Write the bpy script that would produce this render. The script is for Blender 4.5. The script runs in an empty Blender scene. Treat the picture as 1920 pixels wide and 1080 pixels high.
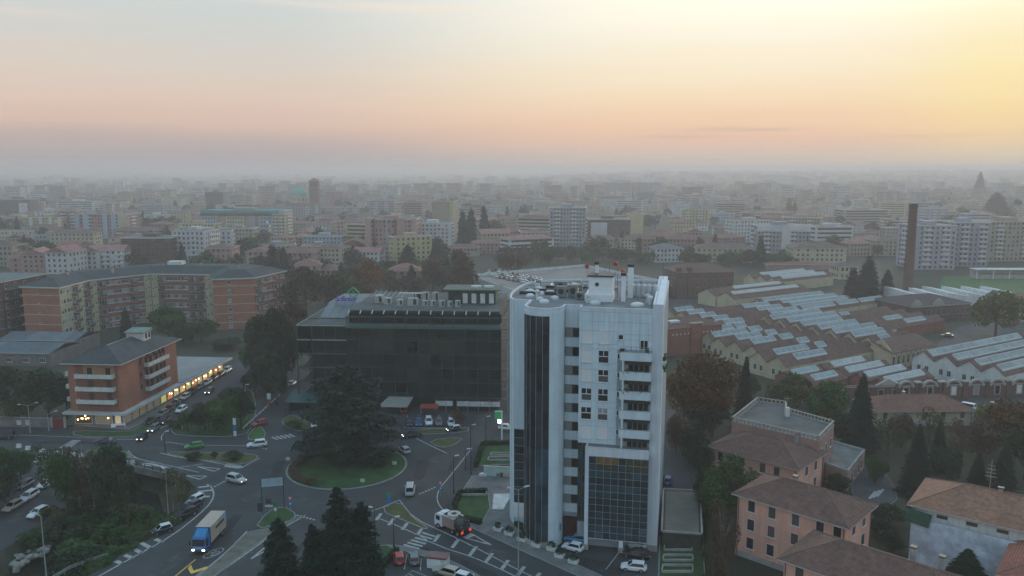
import bpy, math, random
import numpy as np
R = math.radians
rnd = random.Random(7)
nrg = np.random.default_rng(7)
SC = bpy.context.scene
COL = SC.collection

# ---------------------------------------------------------------- camera
CAM_H = 62.0; FPX = 1493.0; PITCH = math.atan(222 / FPX)
cam_d = bpy.data.cameras.new('camera'); cam = bpy.data.objects.new('camera', cam_d); COL.objects.link(cam)
cam.location = (0, 0, CAM_H); cam.rotation_euler = (R(90) - PITCH, 0, 0)
cam_d.sensor_width = 36; cam_d.lens = 36 * FPX / 1920; cam_d.clip_start = 1; cam_d.clip_end = 60000
SC.camera = cam

# ---------------------------------------------------------------- sky, sun, exposure
SUN_AZ, SUN_EL = R(26), R(8)            # veiled sun, right of frame centre
W = bpy.data.worlds.new('World'); SC.world = W; W.use_nodes = True
def build_sky():
    nt = W.node_tree; nt.nodes.clear(); N = nt.nodes.new; L = nt.links.new
    def math_(op, a, b=None, c=None, clamp=False):
        n = N('ShaderNodeMath'); n.operation = op; n.use_clamp = clamp
        for i, v in enumerate((a, b, c)):
            if v is None: continue
            if isinstance(v, (int, float)): n.inputs[i].default_value = v
            else: L(v, n.inputs[i])
        return n.outputs[0]
    def mix(f, a, b, mode='MIX'):
        n = N('ShaderNodeMix'); n.data_type = 'RGBA'; n.blend_type = mode
        for s, v in ((n.inputs[0], f), (n.inputs[6], a), (n.inputs[7], b)):
            if isinstance(v, (int, float)): s.default_value = v
            elif isinstance(v, tuple): s.default_value = (*v, 1)
            else: L(v, s)
        return n.outputs[2]
    def ramp(x, stops):
        n = N('ShaderNodeValToRGB'); L(x, n.inputs[0]); e = n.color_ramp.elements
        while len(e) < len(stops): e.new(0.5)
        for k, (p, c) in zip(e, stops): k.position = p; k.color = (*[lin(v) for v in c], 1)
        return n.outputs[0]
    def lin(v):
        v /= 255.0
        return v / 12.92 if v <= .04045 else ((v + .055) / 1.055) ** 2.4
    tc = N('ShaderNodeTexCoord'); sep = N('ShaderNodeSeparateXYZ'); L(tc.outputs['Generated'], sep.inputs[0])
    x, y, z = sep.outputs
    el = math_('MULTIPLY', math_('ARCSINE', z), 180 / math.pi)          # degrees above the horizon
    # long drifting streaks of thin cloud bend the colour bands a little
    mp = N('ShaderNodeMapping'); mp.inputs['Scale'].default_value = (2.2, 2.2, 26); L(tc.outputs['Generated'], mp.inputs[0])
    nz = N('ShaderNodeTexNoise'); nz.inputs['Scale'].default_value = 1.6; nz.inputs['Detail'].default_value = 5; L(mp.outputs[0], nz.inputs[0])
    streak = math_('SUBTRACT', nz.outputs[0], 0.5)
    elw = math_('ADD', el, math_('MULTIPLY', streak, 1.5))
    t = math_('DIVIDE', elw, 24.0, clamp=True)
    # colours by height: away from the sun, below the sun
    far = ramp(t, [(0.0, (170, 162, 165)), (0.045, (178, 167, 167)), (0.085, (196, 176, 169)), (0.13, (216, 188, 173)), (0.187, (222, 198, 182)),
                   (0.267, (217, 205, 193)), (0.345, (210, 208, 202)), (0.42, (204, 209, 207)), (0.5, (198, 207, 209)), (0.65, (166, 189, 199)), (1.0, (146, 177, 195))])
    near = ramp(t, [(0.0, (202, 187, 176)), (0.045, (216, 193, 176)), (0.085, (234, 195, 170)), (0.13, (243, 206, 172)), (0.187, (247, 219, 184)), (0.267, (250, 233, 203)),
                    (0.345, (252, 241, 217)), (0.42, (254, 247, 229)), (0.5, (251, 247, 232)), (0.65, (216, 226, 225)), (1.0, (164, 188, 201))])
    hl = math_('SQRT', math_('ADD', math_('ADD', math_('MULTIPLY', x, x), math_('MULTIPLY', y, y)), 1e-6))
    caz = math_('DIVIDE', math_('ADD', math_('MULTIPLY', x, math.sin(SUN_AZ)), math_('MULTIPLY', y, math.cos(SUN_AZ))), hl)
    mr = N('ShaderNodeMapRange'); mr.interpolation_type = 'SMOOTHSTEP'; L(caz, mr.inputs[0])
    mr.inputs[1].default_value = 0.72; mr.inputs[2].default_value = 1.0
    fac = math_('POWER', mr.outputs[0], 1.2)
    low = mix(fac, far, near)
    # veiled sun glow
    ga, ge = SUN_AZ + R(5), R(5.2)
    dot = math_('ADD', math_('ADD', math_('MULTIPLY', x, math.sin(ga) * math.cos(ge)), math_('MULTIPLY', y, math.cos(ga) * math.cos(ge))), math_('MULTIPLY', z, math.sin(ge)))
    glow = math_('POWER', math_('MAXIMUM', dot, 0.0), 230.0)
    low = mix(math_('MULTIPLY', glow, 0.45), low, (1.0, .83, .30))
    # thin darker bar clouds low over the horizon and pale ones higher up
    mp2 = N('ShaderNodeMapping'); mp2.inputs['Scale'].default_value = (3.0, 3.0, 70); mp2.inputs['Location'].default_value = (.4, .2, .15); L(tc.outputs['Generated'], mp2.inputs[0])
    n2 = N('ShaderNodeTexNoise'); n2.inputs['Scale'].default_value = 1.3; n2.inputs['Detail'].default_value = 4; L(mp2.outputs[0], n2.inputs[0])
    az = math_('MULTIPLY', math_('ARCTAN2', x, y), 180 / math.pi)
    def cloud(a0, aw, e0, ew, amount, col):         # one thin drifting cloud bar
        nonlocal low
        u = math_('DIVIDE', math_('SUBTRACT', az, a0), aw); v = math_('DIVIDE', math_('SUBTRACT', math_('ADD', el, math_('MULTIPLY', streak, .9)), e0), ew)
        g = math_('EXPONENT', math_('MULTIPLY', math_('ADD', math_('MULTIPLY', u, u), math_('MULTIPLY', v, v)), -1.0))
        g = math_('MULTIPLY', g, math_('MULTIPLY', math_('SUBTRACT', n2.outputs[0], .28, clamp=True), 2.6, clamp=True))
        low = mix(math_('MULTIPLY', g, amount), low, col)
    cloud(15.2, 4.0, 2.75, .16, .55, (.42, .34, .33)); cloud(12.2, 3.2, 2.25, .13, .5, (.44, .35, .34)); cloud(27, 4, 2.2, .12, .35, (.5, .36, .32))
    cloud(-9.5, 7, 10.9, .35, .75, (.93, .76, .62)); cloud(-20, 6, 11.3, .25, .45, (.9, .76, .66)); cloud(-29, 5, 7.6, .4, .4, (.84, .62, .50)); cloud(-31, 4, 9.2, .3, .4, (.86, .68, .58)); cloud(4, 12, 6.8, .5, .22, (.9, .72, .52)); cloud(20, 9, 8.6, .45, .3, (1, .95, .85)); cloud(-60, 12, 9, .6, .35, (.8, .62, .52)); cloud(60, 14, 7, .6, .3, (.9, .7, .5))
    # upper dome: clear dusk sky
    sky = N('ShaderNodeTexSky'); sky.sky_type = 'NISHITA'; sky.sun_disc = False
    sky.sun_elevation = SUN_EL; sky.sun_rotation = SUN_AZ; sky.air_density = 1.2; sky.dust_density = 2.0; sky.ozone_density = 1.5
    # clear dusk sky shining through the thin veil of high cloud
    bgA = N('ShaderNodeBackground'); L(sky.outputs[0], bgA.inputs[0])
    up = N('ShaderNodeMapRange'); up.interpolation_type = 'SMOOTHSTEP'; L(el, up.inputs[0]); up.inputs[1].default_value = 8; up.inputs[2].default_value = 40; up.inputs[4].default_value = SKY_STRENGTH
    L(up.outputs[0], bgA.inputs[1])
    bgB = N('ShaderNodeBackground'); L(low, bgB.inputs[0]); bgB.inputs[1].default_value = LOW_SKY
    ms = N('ShaderNodeAddShader'); L(bgB.outputs[0], ms.inputs[0]); L(bgA.outputs[0], ms.inputs[1])
    out = N('ShaderNodeOutputWorld'); L(ms.outputs[0], out.inputs[0])
SKY_STRENGTH = 0.15; LOW_SKY = 0.64
build_sky()
W.cycles.sampling_method = 'MANUAL'; W.cycles.sample_map_resolution = 512

sun_d = bpy.data.lights.new('sun', 'SUN'); sun_d.energy = 0.7; sun_d.angle = R(14); sun_d.color = (1.0, .84, .66)
sun = bpy.data.objects.new('sun', sun_d); COL.objects.link(sun)
sun.rotation_euler = (R(90) - SUN_EL, 0, math.pi - SUN_AZ)

SC.view_settings.view_transform = 'Standard'; SC.view_settings.look = 'None'
SC.view_settings.exposure = 0.7; SC.view_settings.gamma = 1.0; SC.view_settings.use_curve_mapping = False
SC.cycles.use_denoising = True
SC.cycles.max_bounces = 4; SC.cycles.diffuse_bounces = 2; SC.cycles.glossy_bounces = 2; SC.cycles.transmission_bounces = 2
SC.cycles.volume_bounces = 1; SC.cycles.transparent_max_bounces = 8
SC.cycles.use_adaptive_sampling = True; SC.cycles.adaptive_threshold = 0.02
SC.cycles.sample_clamp_indirect = 4.0

# ---------------------------------------------------------------- helpers
cP, sP = math.cos(PITCH), math.sin(PITCH)
def G(px, py, z=0.0):
    """surveyed ground position (x, y) of a point of the photograph that lies at height z"""
    u = (px - 960) / FPX; v = -(py - 540) / FPX
    d = (u, cP + v * sP, -sP + v * cP); t = (z - CAM_H) / d[2]
    return (d[0] * t, d[1] * t)
def HZ(py, Y):
    """height of a point seen at row py that stands at distance Y"""
    v = -(py - 540) / FPX
    return CAM_H + (-sP + v * cP) * Y / (cP + v * sP)
def PXM(Y, z=0):
    return FPX / (Y * cP - (z - CAM_H) * sP)          # photograph pixels per metre at distance Y

class MB:
    def __init__(s): s.v = []; s.f = []; s.m = []
    def add(s, vs, fs, mi=0):
        o = len(s.v); s.v += [tuple(p) for p in vs]; s.f += [tuple(i + o for i in f) for f in fs]; s.m += [mi] * len(fs); return s
    def box(s, x0, x1, y0, y1, z0, z1, mi=0):
        return s.add([(x0, y0, z0), (x1, y0, z0), (x1, y1, z0), (x0, y1, z0), (x0, y0, z1), (x1, y0, z1), (x1, y1, z1), (x0, y1, z1)],
                     [(3, 2, 1, 0), (4, 5, 6, 7), (0, 1, 5, 4), (1, 2, 6, 5), (2, 3, 7, 6), (3, 0, 4, 7)], mi)
    def obox(s, c, a, w, d, z0, z1, mi=0):
        ca, sa = math.cos(a), math.sin(a); P = []
        for z in (z0, z1):
            for x, y in ((-w / 2, -d / 2), (w / 2, -d / 2), (w / 2, d / 2), (-w / 2, d / 2)):
                P.append((c[0] + ca * x - sa * y, c[1] + sa * x + ca * y, z))
        return s.add(P, [(3, 2, 1, 0), (4, 5, 6, 7), (0, 1, 5, 4), (1, 2, 6, 5), (2, 3, 7, 6), (3, 0, 4, 7)], mi)
    def prism(s, poly, z0, z1, mi=0, top=True, bottom=False):
        if sum(poly[i - 1][0] * poly[i][1] - poly[i][0] * poly[i - 1][1] for i in range(len(poly))) < 0: poly = poly[::-1]
        n = len(poly); vs = [(x, y, z0) for x, y in poly] + [(x, y, z1) for x, y in poly]
        fs = [(i, (i + 1) % n, n + (i + 1) % n, n + i) for i in range(n)]
        if top: fs.append(tuple(range(n, 2 * n)))
        if bottom: fs.append(tuple(range(n - 1, -1, -1)))
        return s.add(vs, fs, mi)
    def poly(s, pts, mi=0): return s.add(pts, [tuple(range(len(pts)))], mi)
    def tube(s, p, q, r0, r1=None, n=8, mi=0, caps=True):
        r1 = r0 if r1 is None else r1
        p = np.array(p, float); q = np.array(q, float); d = q - p; d /= max(np.linalg.norm(d), 1e-9)
        a = np.cross(d, (0, 0, 1) if abs(d[2]) < .9 else (1, 0, 0)); a /= np.linalg.norm(a); b = np.cross(d, a)
        vs = []
        for c, r in ((p, r0), (q, r1)):
            for i in range(n):
                t = 2 * math.pi * i / n; vs.append(tuple(c + r * (math.cos(t) * a + math.sin(t) * b)))
        fs = [(i, i + n, (i + 1) % n + n, (i + 1) % n) for i in range(n)]
        if caps: fs += [tuple(range(n)), tuple(range(2 * n - 1, n - 1, -1))]
        return s.add(vs, fs, mi)
    def lathe(s, prof, n=12, c=(0, 0), mi=0):
        vs = []; fs = []
        for r, z in prof:
            for i in range(n):
                t = 2 * math.pi * i / n; vs.append((c[0] + r * math.cos(t), c[1] + r * math.sin(t), z))
        for k in range(len(prof) - 1):
            for i in range(n): fs.append((k * n + i, k * n + (i + 1) % n, (k + 1) * n + (i + 1) % n, (k + 1) * n + i))
        return s.add(vs, fs, mi)
    def mesh(s, name, mats, smooth=False):
        me = bpy.data.meshes.new(name); me.from_pydata(s.v, [], s.f)
        for m in (mats if isinstance(mats, (list, tuple)) else [mats]): me.materials.append(m)
        if len(set(s.m)) > 1: me.polygons.foreach_set('material_index', s.m)
        if smooth: me.polygons.foreach_set('use_smooth', [True] * len(s.f))
        me.update(); return me
    def build(s, name, mats, parent=None, smooth=False):
        return put(name, s.mesh(name, mats, smooth), parent)
def put(name, me, parent=None, loc=None, rz=0.0, scale=None):
    o = bpy.data.objects.new(name, me); COL.objects.link(o)
    if parent is not None: o.parent = parent
    if loc is not None: o.location = loc
    if rz: o.rotation_euler = (0, 0, rz)
    if scale is not None: o.scale = scale if isinstance(scale, tuple) else (scale,) * 3
    return o
LABELS = {}
def tag(o, label=None, cat=None, group=None, kind=None):
    if label: o['label'] = label; LABELS[label] = LABELS.get(label, 0) + 1
    if cat: o['category'] = cat
    if group: o['group'] = group
    if kind: o['kind'] = kind
    return o
def thing(name, label, cat, loc=(0, 0, 0), rz=0.0, group=None):
    o = bpy.data.objects.new(name, None); COL.objects.link(o); o.empty_display_size = .5
    o.location = loc if len(loc) == 3 else (*loc, 0); o.rotation_euler = (0, 0, rz)
    return tag(o, label, cat, group)
def quad_mesh(name, P, mats, mi=None, smooth=False):
    """P: (n,4,3) array of separate quads"""
    P = np.asarray(P, np.float32); n = len(P); me = bpy.data.meshes.new(name)
    me.vertices.add(n * 4); me.vertices.foreach_set('co', P.reshape(-1))
    me.loops.add(n * 4); me.loops.foreach_set('vertex_index', np.arange(n * 4, dtype=np.int32))
    me.polygons.add(n); me.polygons.foreach_set('loop_start', np.arange(0, n * 4, 4, dtype=np.int32))
    for m in (mats if isinstance(mats, (list, tuple)) else [mats]): me.materials.append(m)
    if mi is not None: me.polygons.foreach_set('material_index', np.asarray(mi, np.int32))
    me.update(calc_edges=True); me.validate(); return me

MATS = {}
def M(name, c=None, rough=.85, var=.18, scale=.6, bump=0.0, bscale=None, metal=0.0, emit=None, estr=0.0, rand=0.0, c2=None, spec=.35, kind=None, detail=4):
    if name in MATS: return MATS[name]
    m = bpy.data.materials.new(name); m.use_nodes = True; MATS[name] = m
    nt = m.node_tree; N = nt.nodes.new; L = nt.links.new
    b = nt.nodes['Principled BSDF']; b.inputs['Roughness'].default_value = rough; b.inputs['Metallic'].default_value = metal
    b.inputs['Specular IOR Level'].default_value = spec
    if emit: b.inputs['Emission Color'].default_value = (*emit, 1); b.inputs['Emission Strength'].default_value = estr
    tc = N('ShaderNodeTexCoord')
    nz = N('ShaderNodeTexNoise'); nz.inputs['Scale'].default_value = scale; nz.inputs['Detail'].default_value = detail; nz.inputs['Roughness'].default_value = .62
    L(tc.outputs['Object'], nz.inputs[0])
    cr = N('ShaderNodeValToRGB'); L(nz.outputs[0], cr.inputs[0])
    a = c2 if c2 else tuple(max(0, v * (1 - var)) for v in c); d = c if c2 else tuple(min(1, v * (1 + var)) for v in c)
    cr.color_ramp.elements[0].position = .35; cr.color_ramp.elements[0].color = (*a, 1)
    cr.color_ramp.elements[1].position = .66; cr.color_ramp.elements[1].color = (*d, 1)
    colr = cr.outputs[0]
    if rand:
        oi = N('ShaderNodeObjectInfo'); hs = N('ShaderNodeHueSaturation'); mr = N('ShaderNodeMapRange')
        L(oi.outputs['Random'], mr.inputs[0]); mr.inputs[3].default_value = 1 - rand; mr.inputs[4].default_value = 1 + rand
        L(mr.outputs[0], hs.inputs['Value']); L(colr, hs.inputs['Color']); colr = hs.outputs[0]
    if kind == 'tile':      # courses of roof tiles running down the slope
        wv = N('ShaderNodeTexWave'); wv.wave_type = 'BANDS'; wv.bands_direction = 'Z'; wv.inputs['Scale'].default_value = 2.2; wv.inputs['Distortion'].default_value = 1.2; wv.inputs['Detail'].default_value = 2
        L(tc.outputs['Object'], wv.inputs[0])
        mx = N('ShaderNodeMix'); mx.data_type = 'RGBA'; mx.blend_type = 'MULTIPLY'; mx.inputs[0].default_value = .35; L(colr, mx.inputs[6]); L(wv.outputs[0], mx.inputs[7]); colr = mx.outputs[2]
        n2 = N('ShaderNodeTexNoise'); n2.inputs['Scale'].default_value = .22; L(tc.outputs['Object'], n2.inputs[0])
        m2 = N('ShaderNodeMix'); m2.data_type = 'RGBA'; m2.blend_type = 'MULTIPLY'; m2.inputs[0].default_value = .45; L(colr, m2.inputs[6]); L(n2.outputs[0], m2.inputs[7])
        g = N('ShaderNodeHueSaturation'); g.inputs['Value'].default_value = 1.35; L(m2.outputs[2], g.inputs['Color']); colr = g.outputs[0]
    if kind == 'brick':
        br = N('ShaderNodeTexBrick'); br.inputs['Scale'].default_value = 1.0
        br.inputs['Brick Width'].default_value = .5; br.inputs['Row Height'].default_value = .16; br.inputs['Mortar Size'].default_value = .012
        vm = N('ShaderNodeCombineXYZ'); sp = N('ShaderNodeSeparateXYZ'); L(tc.outputs['Object'], sp.inputs[0])
        ad = N('ShaderNodeMath'); ad.operation = 'ADD'; L(sp.outputs[0], ad.inputs[0]); L(sp.outputs[1], ad.inputs[1])
        L(ad.outputs[0], vm.inputs[0]); L(sp.outputs[2], vm.inputs[1]); L(vm.outputs[0], br.inputs[0])
        br.inputs['Color1'].default_value = (1, 1, 1, 1); br.inputs['Color2'].default_value = (.78, .78, .78, 1); br.inputs['Mortar'].default_value = (.6, .58, .55, 1)
        mx = N('ShaderNodeMix'); mx.data_type = 'RGBA'; mx.blend_type = 'MULTIPLY'; mx.inputs[0].default_value = .8; L(colr, mx.inputs[6]); L(br.outputs[0], mx.inputs[7]); colr = mx.outputs[2]
    if kind == 'streak':    # rain streaks down a wall
        mp = N('ShaderNodeMapping'); mp.inputs['Scale'].default_value = (1.6, 1.6, .09); L(tc.outputs['Object'], mp.inputs[0])
        n2 = N('ShaderNodeTexNoise'); n2.inputs['Scale'].default_value = 1.2; n2.inputs['Detail'].default_value = 5; L(mp.outputs[0], n2.inputs[0])
        r2 = N('ShaderNodeValToRGB'); L(n2.outputs[0], r2.inputs[0]); r2.color_ramp.elements[0].position = .3; r2.color_ramp.elements[0].color = (.82, .81, .785, 1); r2.color_ramp.elements[1].position = .62; r2.color_ramp.elements[1].color = (1, 1, 1, 1)
        mx = N('ShaderNodeMix'); mx.data_type = 'RGBA'; mx.blend_type = 'MULTIPLY'; mx.inputs[0].default_value = .8; L(colr, mx.inputs[6]); L(r2.outputs[0], mx.inputs[7]); colr = mx.outputs[2]
    L(colr, b.inputs['Base Color'])
    if bump:
        nb = N('ShaderNodeTexNoise'); nb.inputs['Scale'].default_value = bscale or scale * 6; nb.inputs['Detail'].default_value = 4; L(tc.outputs['Object'], nb.inputs[0])
        bp = N('ShaderNodeBump'); bp.inputs['Strength'].default_value = bump; bp.inputs['Distance'].default_value = .05; L(nb.outputs[0], bp.inputs['Height']); L(bp.outputs[0], b.inputs['Normal'])
    return m

# surfaces
asphalt = M('asphalt', (.062, .065, .068), .9, .22, .09, bump=.35, bscale=3, c2=(.040, .043, .046), detail=10)
asphalt_old = M('asphalt_old', (.065, .066, .068), .92, .25, .2, bump=.3, bscale=3)
paint = M('road_paint', (.46, .47, .46), .8, .3, 1.6, c2=(.24, .245, .245), detail=8)
paint_y = M('road_paint_yellow', (.62, .40, .08), .7, .2, 1.2)
kerbm = M('kerb_concrete', (.22, .225, .22), .9, .2, .8)
paving = M('paving', (.16, .155, .15), .9, .22, .5, bump=.2)
grass = M('grass', (.04, .095, .026), .95, .3, .35, bump=.6, bscale=5, c2=(.02, .052, .016))
grass_dry = M('grass_dry', (.095, .095, .03), .95, .3, .4, bump=.6, bscale=5, c2=(.045, .06, .02))
grass_bright = M('grass_fresh', (.07, .15, .03), .95, .3, .4, bump=.6, bscale=5, c2=(.04, .10, .022))  # brighter green turf, its own colour
soil = M('soil', (.07, .06, .045), .95, .3, .4, bump=.6, bscale=4, c2=(.03, .04, .02))
white_p = M('white_paint', (.74, .75, .75), .6, .05, 1)
white_d = M('white_weathered', (.58, .58, .56), .8, .18, .5)
concrete = M('concrete', (.32, .31, .29), .9, .2, .5, bump=.2)
steel = M('galvanised_steel', (.34, .35, .36), .5, .1, 2, metal=.6)
dark_metal = M('dark_metal', (.04, .045, .05), .5, .1, 2, metal=.3)
black = M('black_rubber', (.015, .015, .016), .8, .1, 2)
glass = M('window_glass', (.022, .028, .033), .12, .3, .3, spec=.55, rand=.5)  # per-pane random brightness imitates varied reflections, in all three glasses
glass_b = M('window_glass_blue', (.026, .052, .068), .08, .45, .22, spec=.6, rand=.45)
glass_g = M('green_tinted_glass', (.006, .018, .018), .1, .4, .2, spec=.28, rand=.5)
# ---------------------------------------------------------------- ground, stream bed, roads
import bmesh
def GP(*pts, z=0.0): return [G(px, py, z) for px, py in pts]
def chaikin(P, n=2, closed=True):
    for _ in range(n):
        Q = []
        m = len(P)
        if not closed: Q.append(P[0])
        for i in range(m if closed else m - 1):
            a, b = P[i], P[(i + 1) % m]
            Q += [(a[0] * .75 + b[0] * .25, a[1] * .75 + b[1] * .25), (a[0] * .25 + b[0] * .75, a[1] * .25 + b[1] * .75)]
        if not closed: Q.append(P[-1])
        P = Q
    return P
def offset(P, d):
    """polygon moved inwards by d"""
    if sum(P[i - 1][0] * P[i][1] - P[i][0] * P[i - 1][1] for i in range(len(P))) < 0: P = P[::-1]
    out = []; n = len(P)
    for i in range(n):
        a, b, c = P[i - 1], P[i], P[(i + 1) % n]
        e1 = (b[0] - a[0], b[1] - a[1]); e2 = (c[0] - b[0], c[1] - b[1])
        l1 = math.hypot(*e1) or 1; l2 = math.hypot(*e2) or 1
        n1 = (-e1[1] / l1, e1[0] / l1); n2 = (-e2[1] / l2, e2[0] / l2)
        mx, my = n1[0] + n2[0], n1[1] + n2[1]; q = mx * n1[0] + my * n1[1]
        k = d / max(q, .45)
        out.append((b[0] + mx * k, b[1] + my * k))
    return out

RAVINE = GP((350, 872), (225, 846), (200, 872), (165, 905), (120, 952), (60, 998), (-60, 1070), (-200, 1140), (-200, 1230), (120, 1230), (150, 1092), (205, 1052), (285, 1008), (346, 978), (374, 940), (368, 915))
def make_ground():
    bm = bmesh.new(); S = 20000
    def ring(P, z=0):
        vs = [bm.verts.new((x, y, z)) for x, y in P]
        return [bm.edges.new((vs[i], vs[(i + 1) % len(vs)])) for i in range(len(vs))]
    E_ = ring([(-S, -S), (S, -S), (S, S), (-S, S)]) + ring(RAVINE)
    bmesh.ops.triangle_fill(bm, edges=E_, use_beauty=True, use_dissolve=False, normal=(0, 0, 1))
    me = bpy.data.meshes.new('ground'); bm.to_mesh(me); bm.free()
    me.materials.append(ground_m); tag(put('ground', me), kind='structure')
    inner = offset(RAVINE, 6.0)
    if len(inner) == len(RAVINE):
        mb = MB(); n = len(inner)
        outer = RAVINE if sum(RAVINE[i - 1][0] * RAVINE[i][1] - RAVINE[i][0] * RAVINE[i - 1][1] for i in range(n)) > 0 else RAVINE[::-1]
        mb.add([(x, y, 0) for x, y in outer] + [(x, y, -4.5) for x, y in inner], [(i, (i + 1) % n, n + (i + 1) % n, n + i) for i in range(n)])
        tag(mb.build('stream_bank', soil), kind='structure')
        mb = MB(); mb.poly([(x, y, -4.4) for x, y in inner]); tag(mb.build('stream_water', M('stream_water', (.02, .025, .022), .1, .2, .3)), kind='structure')
ground_m = M('city_ground', (.055, .058, .036), .95, .3, .02, bump=.4, bscale=.8, c2=(.024, .032, .018), detail=9)
make_ground()

road = MB()
ROAD = GP((-260, 798), (255, 798), (440, 680), (485, 648), (515, 648), (575, 700), (960, 700), (1265, 770), (1325, 800), (1330, 1010), (1335, 1140), (140, 1140), (150, 1092), (205, 1052), (285, 1008), (346, 978), (374, 940), (368, 915), (347, 897), (215, 866), (195, 876), (165, 905), (120, 952), (60, 998), (-60, 1070), (-200, 1140), (-260, 1140))
road.poly([(x, y, .02) for x, y in ROAD])
ROADO = tag(road.build('road', asphalt), kind='structure')

KERB = .13
def patch(name, pts, mat, smooth=1, h=KERB, kerb=.22, world=False):
    P = pts if world else GP(*pts)
    if smooth: P = chaikin(P, smooth)
    if sum(P[i - 1][0] * P[i][1] - P[i][0] * P[i - 1][1] for i in range(len(P))) < 0: P = P[::-1]
    mb = MB(); mb.prism(P, .0, h, 0, top=False); I = offset(P, kerb); n = len(P)
    mb.add([(x, y, h) for x, y in P] + [(x, y, h) for x, y in I], [(i, (i + 1) % n, n + (i + 1) % n, n + i) for i in range(n)], 0)
    mb.poly([(x, y, h - .01) for x, y in I], 1)
    return tag(mb.build(name, [kerbm, mat]), kind='structure')

# roundabout
_l, _r, _b = G(537, 878), G(763, 874), G(650, 919)
RB_R = (_r[0] - _l[0]) / 2; RB_C = ((_l[0] + _r[0]) / 2, _b[1] + RB_R)
patch('roundabout_island', [(RB_C[0] + RB_R * math.cos(2 * math.pi * i / 56), RB_C[1] + RB_R * math.sin(2 * math.pi * i / 56)) for i in range(56)], grass, 0, world=True, kerb=.4)
patch('traffic_island', [(305, 851), (335, 847), (470, 851), (489, 857), (455, 873), (420, 868), (360, 861)], grass_dry)
patch('grass_verge', [(145, 845), (236, 844), (250, 861), (190, 867)], grass_bright)
patch('grass_verge', [(136, 807), (236, 811), (264, 801), (303, 776), (309, 783), (266, 815), (236, 821), (138, 819)], grass)
patch('grass_verge', [(318, 806), (335, 790), (362, 772), (402, 757), (440, 741), (470, 726), (482, 760), (476, 796), (458, 820), (330, 818)], grass)
patch('grass_verge', [(460, 823), (476, 802), (490, 799), (501, 817), (482, 827)], grass_bright)
patch('grass_verge', [(526, 788), (548, 777), (574, 790), (604, 806), (562, 810), (534, 802)], grass_dry)
patch('grass_verge', [(800, 826), (872, 819), (852, 836), (824, 841)], grass_dry)
patch('grass_verge', [(770, 806), (880, 803), (878, 811), (775, 816)], grass_dry)
patch('traffic_island', [(708, 957), (749, 938), (778, 975), (804, 990), (798, 994), (767, 981)], grass_dry, 1)
patch('traffic_island', [(474, 995), (500, 960), (532, 949), (560, 966), (541, 980)], grass)
patch('concrete_median', [(462, 999), (520, 988), (548, 974), (574, 966), (520, 995), (455, 1041), (395, 1088), (355, 1095), (415, 1045)], M('median_paving', (.13, .13, .11), .9, .25, .6), 0)
patch('grass_verge', [(682, 1025), (738, 1022), (746, 1032), (712, 1070), (685, 1110), (640, 1110), (620, 1060)], grass)
patch('pavement', [(722, 1020), (790, 1030), (850, 1053), (900, 1080), (940, 1108), (925, 1115), (880, 1085), (840, 1062), (785, 1040), (735, 1030)], paving)
# tower forecourt pavement, lawns, plaza
patch('pavement', [(846, 950), (850, 972), (884, 991), (1043, 1063), (1092, 1085), (1180, 1128), (1215, 1128), (1120, 1076), (1055, 1047), (1012, 1022), (985, 1004), (966, 985), (962, 890), (885, 893)], paving, 0)
patch('lawn', [(906, 834), (958, 833), (958, 872), (892, 875)], grass, 0, h=.20)
patch('lawn', [(862, 926), (916, 924), (920, 953), (904, 984), (856, 972), (851, 950)], grass, 0, h=.20)
patch('pavement', [(924, 927), (958, 926), (958, 935), (945, 958), (921, 957)], white_d, 0, h=.2)
patch('lawn', [(1236, 1006), (1318, 1006), (1326, 1130), (1232, 1130)], grass, 0)
patch('pavement', [(-260, 789), (130, 797), (240, 806), (262, 797), (424, 690), (418, 684), (250, 786), (128, 785), (-260, 778)], paving, 0)
# park on the right
patch('park_lawn', [(1325, 700), (1420, 690), (1470, 745), (1700, 800), (1960, 790), (1960, 920), (1700, 930), (1600, 905), (1540, 870), (1380, 800), (1330, 790)], M('park_grass', (.038, .05, .022), .95, .3, .1, bump=.5, bscale=3, c2=(.042, .034, .022)), 0, h=.05, kerb=.05)
patch('garden_path', [(1618, 850), (1640, 860), (1690, 930), (1660, 955), (1600, 935), (1595, 905)], asphalt_old, 1, h=.09, kerb=.1)
patch('factory_yard', [(1560, 748), (1960, 742), (1960, 775), (1700, 785), (1590, 770)], asphalt_old, 0, h=.04, kerb=.05)
patch('factory_yard', [(1745, 655), (1800, 612), (1960, 590), (1960, 640)], asphalt_old, 0, h=.04, kerb=.05)
tag(MB().prism(GP((1755, 548), (1770, 517), (2100, 517), (2150, 552)), 0, .06).build('sports_field', M('sports_turf', (.05, .12, .035), .95, .15, .05)), kind='structure')
patch('railway_yard', [(1250, 620), (1380, 595), (1380, 560), (1255, 560)], asphalt_old, 0, h=.04, kerb=.05)

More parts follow.
